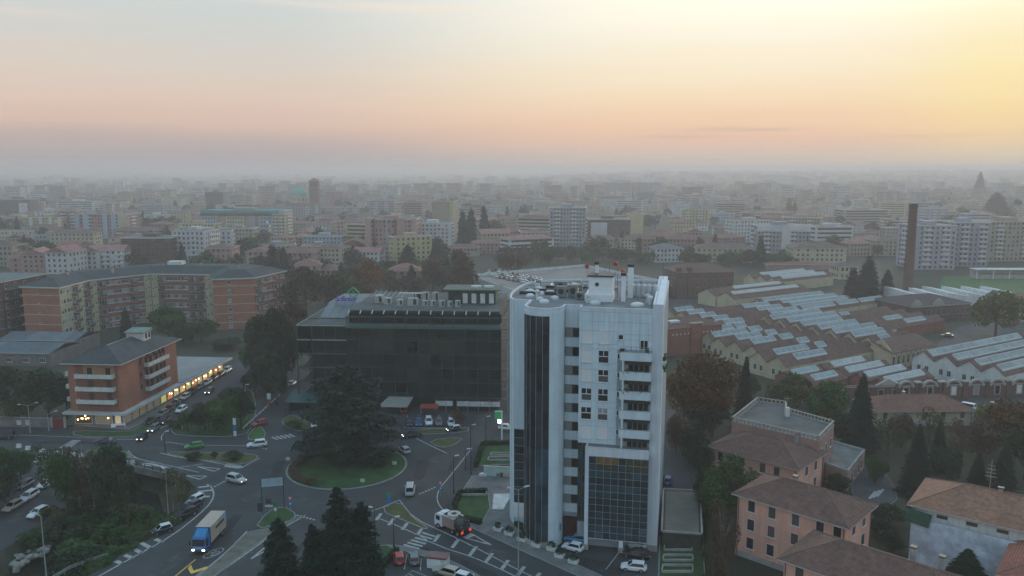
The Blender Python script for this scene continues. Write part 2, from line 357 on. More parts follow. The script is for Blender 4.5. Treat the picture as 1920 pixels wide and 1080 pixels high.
# ---- repairs and worn strips in the asphalt
pm = [M('asphalt_patch_dark', (.033, .035, .037), .9, .25, .5, bump=.3, bscale=3), M('asphalt_patch_pale', (.062, .064, .066), .92, .3, .5, bump=.3, bscale=3)]
def asphalt_patch(px, py, hx, hy, l, w, k):
    a = G(px, py); b = G(px + hx, py + hy); t = math.atan2(b[1] - a[1], b[0] - a[0]); ca, sa = math.cos(t), math.sin(t); P = []
    for i in range(14):
        u = i / 14 * 2 * math.pi; x = l / 2 * max(-1, min(1, 1.25 * math.cos(u))) * rnd.uniform(.93, 1.05); y = w / 2 * max(-1, min(1, 1.25 * math.sin(u))) * rnd.uniform(.88, 1.08)
        P.append((a[0] + ca * x - sa * y, a[1] + sa * x + ca * y, .0225 + .0004 * (len(PATCHES) % 5)))
    PATCHES.append(MB().poly(P).build('asphalt_patch', pm[k], ROADO))
PATCHES = []
for q in ((430, 985, 12, -14, 9, 2.2, 0), (480, 930, 14, -6, 6, 3, 1), (600, 945, 16, 3, 14, 3, 1), (520, 880, 6, -14, 10, 2, 0), (790, 880, 4, -14, 12, 2.4, 0), (820, 860, 8, -8, 5, 3, 1), (560, 1030, -12, 10, 16, 1.2, 0), (440, 1060, -14, 12, 9, 2.0, 1), (330, 1050, -12, 8, 12, 2.6, 1), (880, 1060, 14, 6, 12, 1.6, 0), (950, 1045, 14, 6, 8, 2.4, 1), (820, 1040, 14, 6, 9, 1.4, 0), (390, 850, 18, 1, 14, 1.4, 0), (300, 842, 18, 2, 9, 2.4, 1), (120, 830, 20, 0, 16, 1.6, 0), (40, 832, 20, 0, 9, 2.2, 1), (380, 765, 10, -7, 15, 1.4, 0), (540, 775, 3, -10, 12, 2.4, 0), (850, 870, -6, 10, 8, 1.2, 0), (700, 820, 20, 0, 12, 2, 0), (1120, 1062, 10, 3, 9, 4, 0), (1285, 850, 2, -10, 18, 2, 1), (60, 950, -12, 9, 14, 2.4, 1), (650, 1000, 14, 6, 9, 2, 0), (900, 790, 2, -12, 12, 3, 1), (260, 856, 16, 5, 10, 1.2, 0)): asphalt_patch(*q)
for px, py in ((470, 900), (505, 885), (600, 935), (690, 935), (800, 905), (815, 880), (785, 860), (420, 960), (395, 990), (440, 1000), (330, 830), (420, 845), (250, 832), (80, 826), (150, 830), (880, 1022), (930, 1046), (860, 1062), (1130, 1070), (640, 1000), (540, 765), (330, 785), (365, 760)):
    p = G(px, py); MB().add([(p[0] + .34 * math.cos(k * .6283), p[1] + .34 * math.sin(k * .6283), .0245) for k in range(10)], [tuple(range(10))]).build('manhole_cover', dark_metal, ROADO)
# ---- painted markings (children of the road)
def ribbon(P, w, z=.026, name='edge_line', mat=None, parent=None):
    mb = MB(); n = len(P); Lp = []; Rp = []
    for i in range(n):
        a = P[max(0, i - 1)]; b = P[min(n - 1, i + 1)]; d = (b[0] - a[0], b[1] - a[1]); l = math.hypot(*d) or 1
        nx, ny = -d[1] / l * w / 2, d[0] / l * w / 2
        Lp.append((P[i][0] + nx, P[i][1] + ny, z)); Rp.append((P[i][0] - nx, P[i][1] - ny, z))
    mb.add(Lp + Rp, [(n + i, n + i + 1, i + 1, i) for i in range(n - 1)])
    return mb.build(name, mat or paint, parent or ROADO)
def line(*px, w=.22, name='edge_line', smooth=2, mat=None):
    P = GP(*px); P = chaikin(P, smooth, False) if smooth and len(P) > 2 else P
    return ribbon(P, w, name=name, mat=mat)
line((183, 1082), (240, 1050), (320, 1007), (371, 967), (394, 945), (402, 928), (397, 913), (388, 908), w=.3)
line((572, 967), (520, 996), (455, 1043), (388, 1090), w=.3)
line((463, 996), (420, 1040), (355, 1090), w=.2)
line((240, 845), (252, 858), (290, 870), (330, 878), (380, 870))
line((300, 849), (330, 857), (380, 863), (420, 871), (455, 876), w=.25)
line((487, 859), (470, 868), (452, 878), w=.25)
line((-200, 817), (0, 815), (110, 818), (240, 825), (268, 822), (300, 802), (330, 793))
line((303, 826), (302, 818), (312, 808), (330, 800), (410, 755))
line((310, 829), (360, 835), (470, 836))
line((749, 938), (776, 972), (832, 998), (866, 1014), (917, 1040), (960, 1063), (1010, 1087), smooth=1)
line((708, 971), (772, 997), (821, 1024), (885, 1044), (938, 1067), (975, 1085), smooth=1)
line((878, 985), (960, 1022), (1043, 1060), (1095, 1085), w=.14, smooth=1)
line((885, 840), (860, 872), (838, 900), (824, 915), (818, 935), (826, 952), (842, 965), smooth=2)
line((780, 822), (812, 838), (838, 850), w=.25)
line((690, 962), (722, 949), (748, 938))
for a, b in (((786, 926.7), (816.8, 913.5)), ((402, 913), (432, 897)), ((556, 966), (590, 975)), ((500, 842), (470, 836))):
    for k in range(6):
        t0 = k / 5.6; t1 = t0 + .1
        p = GP((a[0] + (b[0] - a[0]) * t0, a[1] + (b[1] - a[1]) * t0), (a[0] + (b[0] - a[0]) * t1, a[1] + (b[1] - a[1]) * t1))
        ribbon(p, .5, name='give_way_dash')
for x, y in ((710, 969), (733.7, 978.5), (759, 987), (787, 997), (819, 1009), (854, 1019), (887, 1033), (917, 1046), (946.7, 1059), (976.5, 1071), (1006, 1083)):
    k = .75 if x < 830 else 1.0
    ribbon(GP((x - 6.4 * k, y + 8.5 * k), (x + 6.4 * k, y - 8.5 * k)), .62, name='median_bar')
for k in range(6):
    t = k / 5
    ribbon(GP((792 - 35 * t, 999 + 22.5 * t), (817 - 31 * t, 1006.5 + 22.5 * t)), .5, name='zebra_stripe')
for k in range(7):
    t = k / 6
    ribbon(GP((112 + 22 * t, 839 - 13 * t), (133 + 18 * t, 839 - 13 * t)), .5, name='zebra_stripe')
for k in range(6):
    t = k / 5
    ribbon(GP((58 + 26 * t, 865 - 15 * t), (72 + 27 * t, 866 - 15 * t)), .5, name='zebra_stripe')
for k in range(5):
    ribbon(GP((510 + 8 * k, 819.5 - 1.3 * k), (521 + 8 * k, 824.5 - 1.3 * k)), .55, name='zebra_stripe')
for a, b in (((265, 1018), (283, 1028)), ((250, 1029), (267, 1037.5)), ((234, 1041), (250, 1047)), ((217, 1052), (229, 1057)), ((291, 1011), (305, 1017)),
             ((372, 914), (396, 911)), ((372, 922), (398, 919)), ((366, 932), (393, 931))):
    ribbon(GP(a, b), .75, name='hatch_bar')
def tri(a, b, c, w=.3):
    P = GP(a, b, c)
    for i in range(3): ribbon([P[i], P[(i + 1) % 3]], w, z=.027 + .0006 * i, name='give_way_triangle')
tri((873, 1009), (886, 1002), (921, 1022)); ribbon(GP((872, 1009), (887, 1001.6)), 1.1, z=.03, name='give_way_triangle')
tri((370, 875), (412, 879), (402, 884)); tri((349, 892), (387, 893), (375, 899))
tri((471, 1048), (507, 1018), (511, 1025))
mbw = MB(); mbw.poly([(x, y, .026) for x, y in GP((265, 868), (285, 868), (322, 878), (268, 873))]); mbw.build('wedge_marking', paint, ROADO)
mbw = MB(); mbw.poly([(x, y, .026) for x, y in GP((425, 869), (455, 874), (448, 879), (420, 875))]); mbw.build('wedge_marking', paint, ROADO)
ribbon(GP((328, 1081), (350, 1063), (367, 1049)), .22, name='yellow_line', mat=paint_y)
mbw = MB(); mbw.poly([(x, y, .03) for x, y in GP((352, 1066), (358, 1059), (363, 1070), (388, 1062), (392, 1066), (358, 1076))]); mbw.build('yellow_arrow', paint_y, ROADO)
# speed limit painted on the lane: a ring with 30
_c = G(400.5, 1037.2)
def ring_mark(c, rx, ry, w, ang, name, n=28, a0=0, a1=2 * math.pi):
    P = []
    for i in range(n + 1):
        t = a0 + (a1 - a0) * i / n; x = rx * math.cos(t); y = ry * math.sin(t)
        P.append((c[0] + x * math.cos(ang) - y * math.sin(ang), c[1] + x * math.sin(ang) + y * math.cos(ang)))
    ribbon(P, w, z=.03, name=name)
_a = R(62)
ring_mark(_c, 1.9, .95, .16, _a, 'speed_limit_ring')
def loc2(c, ang, x, y): return (c[0] + x * math.cos(ang) - y * math.sin(ang), c[1] + x * math.sin(ang) + y * math.cos(ang))
ring_mark(loc2(_c, _a, 0, -.38), .85, .26, .14, _a, 'speed_limit_digit')
ring_mark(loc2(_c, _a, .42, .36), .42, .26, .14, _a, 'speed_limit_digit', a0=R(-170), a1=R(90)); ring_mark(loc2(_c, _a, -.42, .36), .42, .26, .14, _a, 'speed_limit_digit', a0=R(-90), a1=R(170))
for a in ((775, 1090), (800, 1071), (815, 1075)):
    pass
line((752, 1086), (774, 1070), (812, 1086), w=.16, smooth=0, name='bay_line'); line((766, 1076), (786, 1086), w=.16, smooth=0, name='bay_line'); line((790, 1048), (788, 1070), w=.16, smooth=0, name='bay_line'); line((763, 1040), (758, 1068), w=.16, smooth=0, name='bay_line')
for x in (764, 784, 803, 823, 843, 862): line((x, 778), (x - 2, 800), w=.15, smooth=0, name='bay_line')
line((757, 801), (800, 803), (880, 802), w=.3, smooth=0)
for x, y in ((1078, 993), (1162, 1034)): line((x, y), (x - 26, y + 34), w=.15, smooth=0, name='bay_line')
# painted emblem in the garden lane: pale rectangle with marks
for k in range(3): ribbon(GP((1630 + 7 * k, 936 - 2 * k), (1642 + 7 * k, 922 - 2 * k)), .5, z=.1, name='lane_emblem')

# ---- bridge over the stream
def bridge():
    a, b = G(214, 867), G(348, 898); L_ = math.dist(a, b); ang = math.atan2(b[1] - a[1], b[0] - a[0])
    t = thing('road_bridge', 'concrete road bridge with railing over the dark overgrown stream', 'bridge', (*a, 0), ang)
    MB().box(0, L_, 0, 16, -1.0, -.01).build('deck', concrete, t)
    MB().box(0, L_, -.25, .12, -1.1, .35).build('edge_beam', M('old_concrete', (.19, .175, .155), .9, .25, .5, kind='streak'), t)
    MB().box(0, L_, 3.2, 3.6, .02, .22).build('kerb', kerbm, t)
    n = int(L_ / 2.2)
    for i in range(n + 1):
        x = .1 + i * (L_ - .2) / n
        MB().box(x - .07, x + .07, -.1, .04, .35, 1.35).build('railing_post', dark_metal, t)
    for z in (.75, 1.25): MB().box(0, L_, -.07, .0, z, z + .09).build('railing_bar', dark_metal, t)
    for x in (-.6, L_ - .2): MB().box(x, x + .8, .2, 16, -5, -1.02).build('abutment', concrete, t)
    for i in range(9):
        p = G(96 + 40 * i if i > 3 else 96 + 38 * i, 858 + i * 1.5)
bridge()
ORD = 'first second third fourth fifth sixth seventh eighth ninth tenth eleventh twelfth'.split()
# concrete barrier blocks along the bridge road
for i, (px, py) in enumerate(((36, 839), (53, 843), (80, 848), (106, 851), (122, 853), (138, 855), (153, 856), (182, 861), (210, 864), (224, 867), (236, 869), (248, 870))):
    p = G(px, py); o = thing('barrier_block', 'white concrete block, %s from the left along the bridge road' % ORD[i], 'barrier', (*p, .02), R(-8), 'white blocks along the bridge road')
    mb = MB(); w = .55
    mb.add([(-w, -.35, 0), (w, -.35, 0), (w, .35, 0), (-w, .35, 0), (-w * .9, -.16, .8), (w * .9, -.16, .8), (w * .9, .16, .8), (-w * .9, .16, .8)], [(3, 2, 1, 0), (4, 5, 6, 7), (0, 1, 5, 4), (1, 2, 6, 5), (2, 3, 7, 6), (3, 0, 4, 7)])
    mb.build('block', white_d, o)
# ---------------------------------------------------------------- white residential tower
def rect_window(parent, x0, x1, z0, z1, y, frame, pane, bars=1, shut=None, fw=.09, sill=True, name='window', dirn=-1):
    """window set in a wall that faces local -y at depth y"""
    w = MB().box(x0, x1, y - .05, y + .02, z0, z1).build(name, frame, parent)
    n = bars + 1; step = (x1 - x0 - fw) / n
    zs = z0 + fw; ze = z1 - fw
    if shut: ze2 = z0 + (z1 - z0) * shut
    for i in range(n):
        MB().box(x0 + fw + i * step, x0 + (i + 1) * step, y - .062, y - .04, zs, ze).build('pane', pane, w)
    if sill: MB().box(x0 - .1, x1 + .1, y - .16, y, z0 - .1, z0 - .002).build('sill', white_d, w)
    return w
def wall_box(parent, name, p, q, t0, t1, z0, z1, d0, d1, mat):
    """box lying along wall p-q between fractions t0, t1, standing d0..d1 out from it"""
    d = (q[0] - p[0], q[1] - p[1]); l = math.hypot(*d); ux, uy = d[0] / l, d[1] / l; nx, ny = uy, -ux
    P = []
    for z in (z0, z1):
        for t, o in ((t0, d1), (t1, d1), (t1, d0), (t0, d0)):
            P.append((p[0] + d[0] * t + nx * o, p[1] + d[1] * t + ny * o, z))
    return MB().add(P, [(3, 2, 1, 0), (4, 5, 6, 7), (0, 1, 5, 4), (1, 2, 6, 5), (2, 3, 7, 6), (3, 0, 4, 7)]).build(name, mat, parent)
def make_tower():
    A = R(-12); T = thing('white_apartment_tower', 'tall white panel-clad tower with curved glass bay and roof plant', 'tower', (10.8, 125.6, 0), A)
    clad = M('tower_cladding', (.62, .72, .78), .45, .05, .35, rand=.035, kind='streak')
    wing = M('tower_render', (.62, .66, .72), .7, .06, .3, kind='streak')
    M('mullion_grey', (.34, .37, .39), .5); M('interior_dark', (.03, .035, .04), .8, .4, .4); M('slit_frame', (.22, .23, .23), .6)
    joint = M('tower_joint', (.30, .35, .38), .8, .1, 1)
    roofm = M('tower_roofing', (.17, .175, .18), .9, .25, .35, bump=.2)
    HT = 40.3; FH = 3.17; ZT = 36.5
    # solid body behind the cladding
    side = [(13.2, .06), (13.5, 34), (5.6, 34.2), (-3, 32.8), (-9, 30.4), (-11.6, 28.6), (-13.0, 26.6), (-13.7, 23.6), (-13.95, 19.5), (-13.95, 15), (-13.6, 11), (-13.0, 7.6), (-12.3, 5.9), (-11.7, 5.06), (-9.0, 5.06)]
    BC = (-5.75, .55); RX, RY = 3.25, 3.25
    def bay(t, k=0.0): return (BC[0] + (RX - k) * math.cos(t), BC[1] - (RY - k) * math.sin(t))
    bayp = [bay(math.pi - i * math.pi / 24, .06) for i in range(25)]
    poly = side + [(-9.0 + .06, .6)] + bayp + [(-2.5, 1.86), (.05, 1.86), (.05, .06)]
    b = MB(); b.prism(poly, 0, 39.6); b.build('wall', joint, T)
    for i in range(5, 14):
        for k in range(10): wall_box(T, 'cladding_panel', side[i], side[i + 1], .004, .996, k * 3.958 + .015, (k + 1) * 3.958 - .015, .0, .05, clad)
    P = [(x, y) for x, y in poly]
    I = offset(P, .24); J = offset(P, -.04); n = len(I)
    if sum(P[i - 1][0] * P[i][1] - P[i][0] * P[i - 1][1] for i in range(len(P))) < 0: pass
    rb = MB(); rb.add([(x, y, 39.9) for x, y in I], [tuple(range(n))]); rb.build('roof', roofm, T)
    pr = MB(); z0, z1 = 39.58, HT
    pr.add([(x, y, z0) for x, y in J] + [(x, y, z1) for x, y in J] + [(x, y, z1) for x, y in I] + [(x, y, z0) for x, y in I],
           [f for i in range(n) for k in ((i, (i + 1) % n),) for f in ((k[0], k[1], n + k[1], n + k[0]), (n + k[0], n + k[1], 2 * n + k[1], 2 * n + k[0]), (2 * n + k[0], 2 * n + k[1], 3 * n + k[1], 3 * n + k[0]))])
    pr.build('parapet', wing, T)
    # wing wall on the right: thick slab full height, slightly proud
    MB().box(11.6, 13.25, -.05, 34.2, 0, 41.1).build('wing_wall', wing, T)
    MB().box(11.55, 13.3, -.1, .5, 0, 1.1).build('plinth', concrete, T)
    for i in range(24):
        MB().box(11.9, 12.1, 1 + i * 1.35, 1.25 + i * 1.35, 41.1, 41.16).build('coping_bracket', steel, T)
    # ---- cladding panels: front facade (y=0) between x=0 and 11.6
    def panels(xs, zs, y, skip, d=.06):
        for i in range(len(xs) - 1):
            for j in range(len(zs) - 1):
                x0, x1, z0, z1 = xs[i], xs[i + 1], zs[j], zs[j + 1]
                if x1 - x0 < .12 or z1 - z0 < .12: continue
                cx, cz = (x0 + x1) / 2, (z0 + z1) / 2
                if any(a < cx < b and c < cz < e for a, b, c, e in skip): continue
                MB().box(x0 + .018, x1 - .018, y, y + d, z0 + .018, z1 - .018).build('cladding_panel', clad, T)
    c1, c2 = (.45, 2.15), (3.15, 4.82)
    rows = [ZT - k * FH for k in range(6)]                       # window head heights from the top
    wins = []
    for k, zt in enumerate(rows):
        for ci, c in enumerate((c1, c2)):
            shut = (k == 0) or (k in (1, 2) and ci == 0) or k == 5
            wins.append((c[0], c[1], zt - 2.1, zt, shut, k, ci))
    skip = [(a, b, z0, z1) for a, b, z0, z1, *_ in wins]
    skip += [(6.2, 7.1, 35.2, 36.1), (9.6, 11.0, 33.5, 35.4), (6.6, 11.6, 17.6, 33.55), (1.0, 11.6, 0, 17.6), (-.1, 1.2, 3.9, 17.7)]
    zc = [17.7] + sorted({z for a, b, z0, z1, *_ in wins for z in (z0, z1)} | {38.0, 39.55, 33.6})
    zc = sorted(set(round(z, 3) for z in zc if z >= 17.7))
    xc = [.0, .45, 2.15, 3.15, 4.82, 6.2, 7.1, 8.4, 9.6, 11.0, 11.58]
    zc2 = sorted(set(zc + [35.2, 36.1]))
    panels(xc[:6], zc, 0, skip); panels(xc[5:], [z for z in zc2 if not 33.62 < z < 35.1 and abs(z - 36.5) > .05], 0, skip)
    for a, b_, z0, z1, shut, k, ci in wins:
        if shut:
            w = MB().box(a, b_, .0, .07, z0, z1).build('closed_shutter', M('tower_shutter', (.70, .70, .71), .6, .06, 2), T)
            MB().box(a - .1, b_ + .1, -.12, .0, z0 - .08, z0).build('sill', white_d, w); MB().box(a - .1, b_ + .1, -.08, .0, z1, z1 + .07).build('lintel', white_d, w)
        else:
            h = z1 - z0; zm = z0 + h * .52
            w = MB().box(a, b_, .02, .09, z0, z1).build('window', white_p, T)
            xm = (a + b_) / 2
            top_pane = glass if not (k == 4 and ci == 1) else M('blind_grey', (.30, .32, .33), .7, .1, 2)
            low = M('shutter_dark', (.09, .085, .09), .7, .15, 2) if (k + ci) % 2 else glass
            for x0, x1 in ((a + .07, xm - .06), (xm + .06, b_ - .07)):
                MB().box(x0, x1, .0, .03, zm + .08, z1 - .08).build('pane', top_pane, w)
            MB().box(a + .07, b_ - .07, .0, .03, z0 + .08, zm - .05).build('shutter', low, w)
            MB().box(a - .12, b_ + .12, -.12, .02, z0 - .09, z0).build('sill', white_d, w)
    rect_window(T, 6.25, 7.1, 35.2, 36.05, .02, white_p, glass, 0)
    d = rect_window(T, 9.7, 11.0, 33.75, 35.3, .03, white_p, glass, 1, sill=False, name='terrace_door')
    # ---- balconies stack (x 6.7..11.6, proud 1.7 m)
    yb = -1.7; bx0, bx1 = 6.75, 11.62
    plant = M('balcony_plants', (.05, .085, .03), .9, .4, 2.5, bump=.8)
    for k in range(6):
        ztop = 33.6 - k * FH
        if k < 5:
            MB().box(bx0, bx1, yb, .0, ztop - 1.38, ztop - 1.2).build('balcony_slab', wing, T)
            q = MB(); q.box(bx0, bx1, yb, yb + .16, ztop - 1.2, ztop); q.box(bx0, bx0 + .16, yb + .16, 0, ztop - 1.2, ztop); q.build('balcony_parapet', clad, T)
            MB().box(bx0 - .02, bx1, yb - .05, yb + .2, ztop, ztop + .07).build('coping', M('coping_stone', (.33, .32, .31), .9, .15, 2), T)
        if k > 0:
            zo = 33.6 - k * FH
            MB().box(bx0 + .32, bx0 + .62, yb + .02, yb + .3, zo + .07, zo + 1.78).build('pillar', wing, T)
            w = MB().box(bx0 + 1.2, bx1 - .3, -.06, .02, zo - 1.0, zo + 1.55).build('loggia_door', M('slit_frame', (.22, .23, .23), .6), T)
            for j in range(4):
                x0 = bx0 + 1.3 + j * .82
                MB().box(x0, x0 + .7, -.08, -.05, zo - .9, zo + 1.45).build('pane', glass, w)
            MB().box(bx0 + .7, bx1 - .05, -.9, -.2, zo + 1.0, zo + 1.74).build('awning_blind', M('loggia_blind', (.05, .06, .05), .9, .3, 1.5), T)
        if k in (0, 1, 2):
            q = MB()
            for j in range(26 if k else 18):
                x = rnd.uniform(bx0 + .2, bx1 - .3) if (k != 0) else rnd.choice((rnd.uniform(bx0, bx0 + 1.2), rnd.uniform(bx1 - .9, bx1 - .2)))
                r = rnd.uniform(.12, .3); z = ztop + rnd.uniform(.0, .5) - (0 if k == 0 else .2); y = yb + rnd.uniform(.1, .5)
                for _ in range(7):
                    a = rnd.uniform(0, 6.28); c = rnd.uniform(-1, 1)
                    u = np.array((math.cos(a), math.sin(a), c)) * r; v = np.cross(u, (0, 0, 1)) * .5 + np.array((0, 0, .1))
                    p = np.array((x, y, z)); q.add([p, p + u * .6 + v, p + u * 1.3, p + u * .6 - v], [(0, 1, 2, 3)])
            tag(q.build('hanging_plants', plant, T), kind='stuff')
    # terrace rail on the top balcony
    for x in [bx0 + .08 + i * .8 for i in range(7)]: MB().box(x, x + .04, yb + .02, yb + .06, 33.67, 34.5).build('rail_post', dark_metal, T)
    MB().box(bx0, bx1, yb + .02, yb + .07, 34.45, 34.5).build('rail', steel, T)
    for z0, z1 in ((32.0, 32.95), (28.9, 29.9), (25.7, 26.7), (22.6, 23.6), (19.4, 20.4)):
        rect_window(T, 6.15, 6.62, z0, z1, .02, white_p, glass, 0, sill=False)
    # ---- lower glazed box
    gx0, gx1, gz0, gz1 = 1.55, 11.6, 2.1, 16.1
    MB().box(gx0 + .05, gx1, yb + .1, .04, gz0 + .05, 16.2).build('glass_box_core', M('interior_dark', (.03, .035, .04), .8, .4, .4), T)
    MB().box(gx0 - .12, gx1, yb - .06, .02, 16.2, 17.6).build('glass_box_cornice', wing, T)
    MB().box(gx0 - .12, gx1, yb - .1, yb + .25, 17.6, 17.68).build('coping', white_d, T)
    MB().box(gx0 + .2, gx1, yb + .2, .0, 17.6, 17.64).build('terrace_floor', roofm, T)
    MB().box(gx0 - .12, gx0 + .5, yb - .06, yb + .45, 0, 16.2).build('corner_pillar', wing, T)
    MB().box(7.12, 7.8, yb, yb + .6, 0, 2.1).build('column', wing, T); MB().box(7.05, 7.87, yb - .05, yb + .66, 0, .9).build('column_base', concrete, T); MB().box(gx0 - .2, gx0 + .58, yb - .12, yb + .52, 0, .95).build('column_base', concrete, T)
    MB().box(gx0 + .5, gx1, yb + .02, yb + .12, gz0 - .08, gz0 + .02).build('glass_box_sill', white_p, T)
    nx, nz = 8, 12; dx = (gx1 - gx0 - .5) / nx; dz = (gz1 - gz0) / nz
    gl_d = M('spandrel_glass', (.02, .035, .045), .12, .3, .4, spec=.55); warm = M('lit_room_glass', (.05, .05, .03), .2, .4, 1.5, emit=(1, .62, .22), estr=.02)
    pm = {}
    for j in range(nz):
        for i in range(nx):
            x0 = gx0 + .5 + i * dx; z0 = gz0 + j * dz
            m = gl_d if j % 3 == 2 else glass_b
            if j in (10, 11) and i in (1, 2, 3, 5, 6, 7): m = M('reflection_toned_glass', (.08, .08, .04), .15, .6, 2.0, c2=(.02, .03, .03))  # mottled tones in the colour imitate reflections
            if (j, i) in ((11, 1), (11, 2), (11, 3)): m = warm
            MB().box(x0 + .03, x0 + dx - .03, yb + .03, yb + .07, z0 + .03, z0 + dz - .03).build('pane', m, T)
    for i in range(nx + 1):
        x = gx0 + .5 + i * dx; MB().box(x - .022, x + .022, yb - .01, yb + .09, gz0, gz1).build('mullion', M('mullion_grey'), T)
    for j in range(nz + 1):
        z = gz0 + j * dz; MB().box(gx0 + .5, gx1, yb + .005, yb + .085, z - .018, z + .018).build('transom', M('mullion_grey'), T)
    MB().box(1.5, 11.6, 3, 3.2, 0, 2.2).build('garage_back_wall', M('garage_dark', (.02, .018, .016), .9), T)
    # glass strip beside the recess
    for j in range(10):
        for i in range(2):
            z0 = 4.1 + j * 1.36; x0 = .03 + i * .7
            MB().box(x0 + .02, x0 + .68, -.03, .05, z0 + .02, z0 + 1.34).build('pane', glass_b if j % 3 else M('reflection_toned_glass'), T)
    # dark red entrance recess
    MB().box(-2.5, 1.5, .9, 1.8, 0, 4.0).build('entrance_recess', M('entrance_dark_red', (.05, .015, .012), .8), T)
    # ---- recess with slit windows (y = 1.8)
    for k in range(10):
        zt = 36.5 - k * FH
        w = MB().box(-2.45, -.05, 1.72, 1.84, zt - 1.6, zt).build('window', M('slit_frame', (.22, .23, .23), .6), T)
        MB().box(-2.35, -1.3, 1.68, 1.74, zt - 1.52, zt - .08).build('blind', M('window_blind', (.24, .235, .22), .8, .1, 3), w)
        MB().box(-1.22, -.1, 1.68, 1.74, zt - 1.52, zt - .08).build('pane', glass, w)
        zb = zt - FH; MB().box(-2.5, -.02, 1.62, 1.8, zb + .02, zt - 1.62).build('spandrel_panel', clad, T)
    MB().box(-2.5, -.02, 1.62, 1.8, 36.55, 39.6).build('spandrel_panel', clad, T)
    # ---- curved bay: glass strip from its left edge to two thirds, white panels beyond
    t_split = math.acos((-4.45 - BC[0]) / RX)
    def seg(name, t0, t1, z0, z1, mat, k0, k1, n=3, parent=T):
        mb = MB(); vs = []
        for i in range(n + 1):
            t = t0 + (t1 - t0) * i / n
            a = bay(t, k0); c = bay(t, k1)
            vs += [(a[0], a[1], z0), (a[0], a[1], z1), (c[0], c[1], z1), (c[0], c[1], z0)]
        fs = []
        for i in range(n):
            o = 4 * i; fs += [(o, o + 4, o + 5, o + 1), (o + 1, o + 5, o + 6, o + 2), (o + 3, o + 2, o + 6, o + 7)[::-1], (o, o + 3, o + 7, o + 4)]
        fs += [(0, 1, 2, 3), tuple(4 * n + i for i in (3, 2, 1, 0))]
        mb.add(vs, fs); return mb.build(name, mat, parent, smooth=False)
    npan = 6; e = .004
    seg('bay_backing', math.pi, t_split, 1.0, 39.0, M('interior_dark'), -.015, .055, 18)
    for j in range(12):
        z0 = 1.0 + j * FH + .2; z1 = z0 + FH
        if j == 11: z1 = 39.0
        for i in range(npan):
            t0 = math.pi - (math.pi - t_split) * i / npan; t1 = math.pi - (math.pi - t_split) * (i + 1) / npan
            seg('bay_pane', t0 - e, t1 + e, z0 + .02, z1 - .02, glass_b if (i in (4, 5) and j < 5) else glass, -.045, -.016)
        # white panels
        for i in range(2):
            t0 = t_split - t_split * i / 2; t1 = t_split - t_split * (i + 1) / 2
            seg('cladding_panel', t0 - .004, t1 + .004, z0 + .012 if j else .02, z1 - .012, clad, -.05, .05)
    for i in range(npan + 1):
        t = math.pi - (math.pi - t_split) * i / npan
        seg('bay_mullion', t + .007, t - .007, 1.0, 39.0, M('mullion_grey', (.34, .37, .39), .5), -.075, .0, 1)
    seg('bay_fascia', math.pi, 0, 39.0, 39.6, clad, -.05, .05, 18)
    seg('bay_plinth', math.pi, t_split, 0, 1.0, concrete, -.06, .05, 10)
    # small blue wall sign on the bay
    p = bay(t_split * .35, -.09); s = MB(); s.obox(p, math.atan2(-(math.cos(t_split * .35)), math.sin(t_split * .35)) , .9, .06, 2.6, 3.8); s.build('blue_sign', M('sign_blue', (.03, .16, .42), .5, .1, 3), T)
    # ---- left step: panels above, glass below
    for j in range(8):
        z1 = 39.55 - j * 2.74
        for i in range(2):
            MB().box(-11.7 + i * 1.35 + .01, -11.7 + (i + 1) * 1.35 - .01, 5.0, 5.06, z1 - 2.72, z1).build('cladding_panel', clad, T)
    MB().box(-11.72, -9.0, 4.99, 5.05, 4.15, 17.6).build('glass_backing', M('interior_dark'), T)
    for j in range(9):
        for i in range(3):
            MB().box(-11.7 + i * .9 + .03, -10.8 + i * .9 - .03, 4.965, 4.985, 4.2 + j * 1.48 + .03, 4.2 + (j + 1) * 1.48 - .03).build('pane', glass_b if j % 2 else glass, T)
    for j in range(10): MB().box(-11.72, -9.0, 4.94, 5.04, 4.2 + j * 1.48 - .025, 4.2 + j * 1.48 + .025).build('transom', M('mullion_grey'), T)
    MB().box(-11.9, -9.0, 4.7, 5.05, 1.6, 4.1).build('entrance_canopy', white_p, T)
    # vertical joint ribs of the curved left side
    for i in range(5, 14):
        x, y = side[i]; MB().box(x - .06, x + .06, y - .05, y + .05, 0, 39.6).build('joint_rib', joint, T)
    # ---- roof plant
    rz = 39.9
    pw = MB(); pw.box(-.1, 4.6, 7.8, 12.5, rz, rz + 1.2); pw.box(.5, 4.5, 8.2, 12.2, rz + 1.2, rz + 4.2); pw.build('lift_house', white_p, T)
    MB().box(.3, 4.7, 8.0, 12.4, rz + 4.2, rz + 4.45).build('lift_house_roof', dark_metal, T)
    MB().tube((1.9, 8.14, rz + 2.9), (1.9, 8.3, rz + 2.9), .35, n=12).build('vent_grille', dark_metal, T)
    for (x, y, h, w) in ((6.3, 9.2, 4.4, .7), (7.2, 13.5, 5.4, .9), (1.5, 11.5, 5.9, .6)):
        MB().box(x - w / 2, x + w / 2, y - w / 2, y + w / 2, rz, rz + h).build('flue', white_p, T); MB().box(x - w / 2 - .1, x + w / 2 + .1, y - w / 2 - .1, y + w / 2 + .1, rz + h, rz + h + .5).build('flue_cap', dark_metal, T)
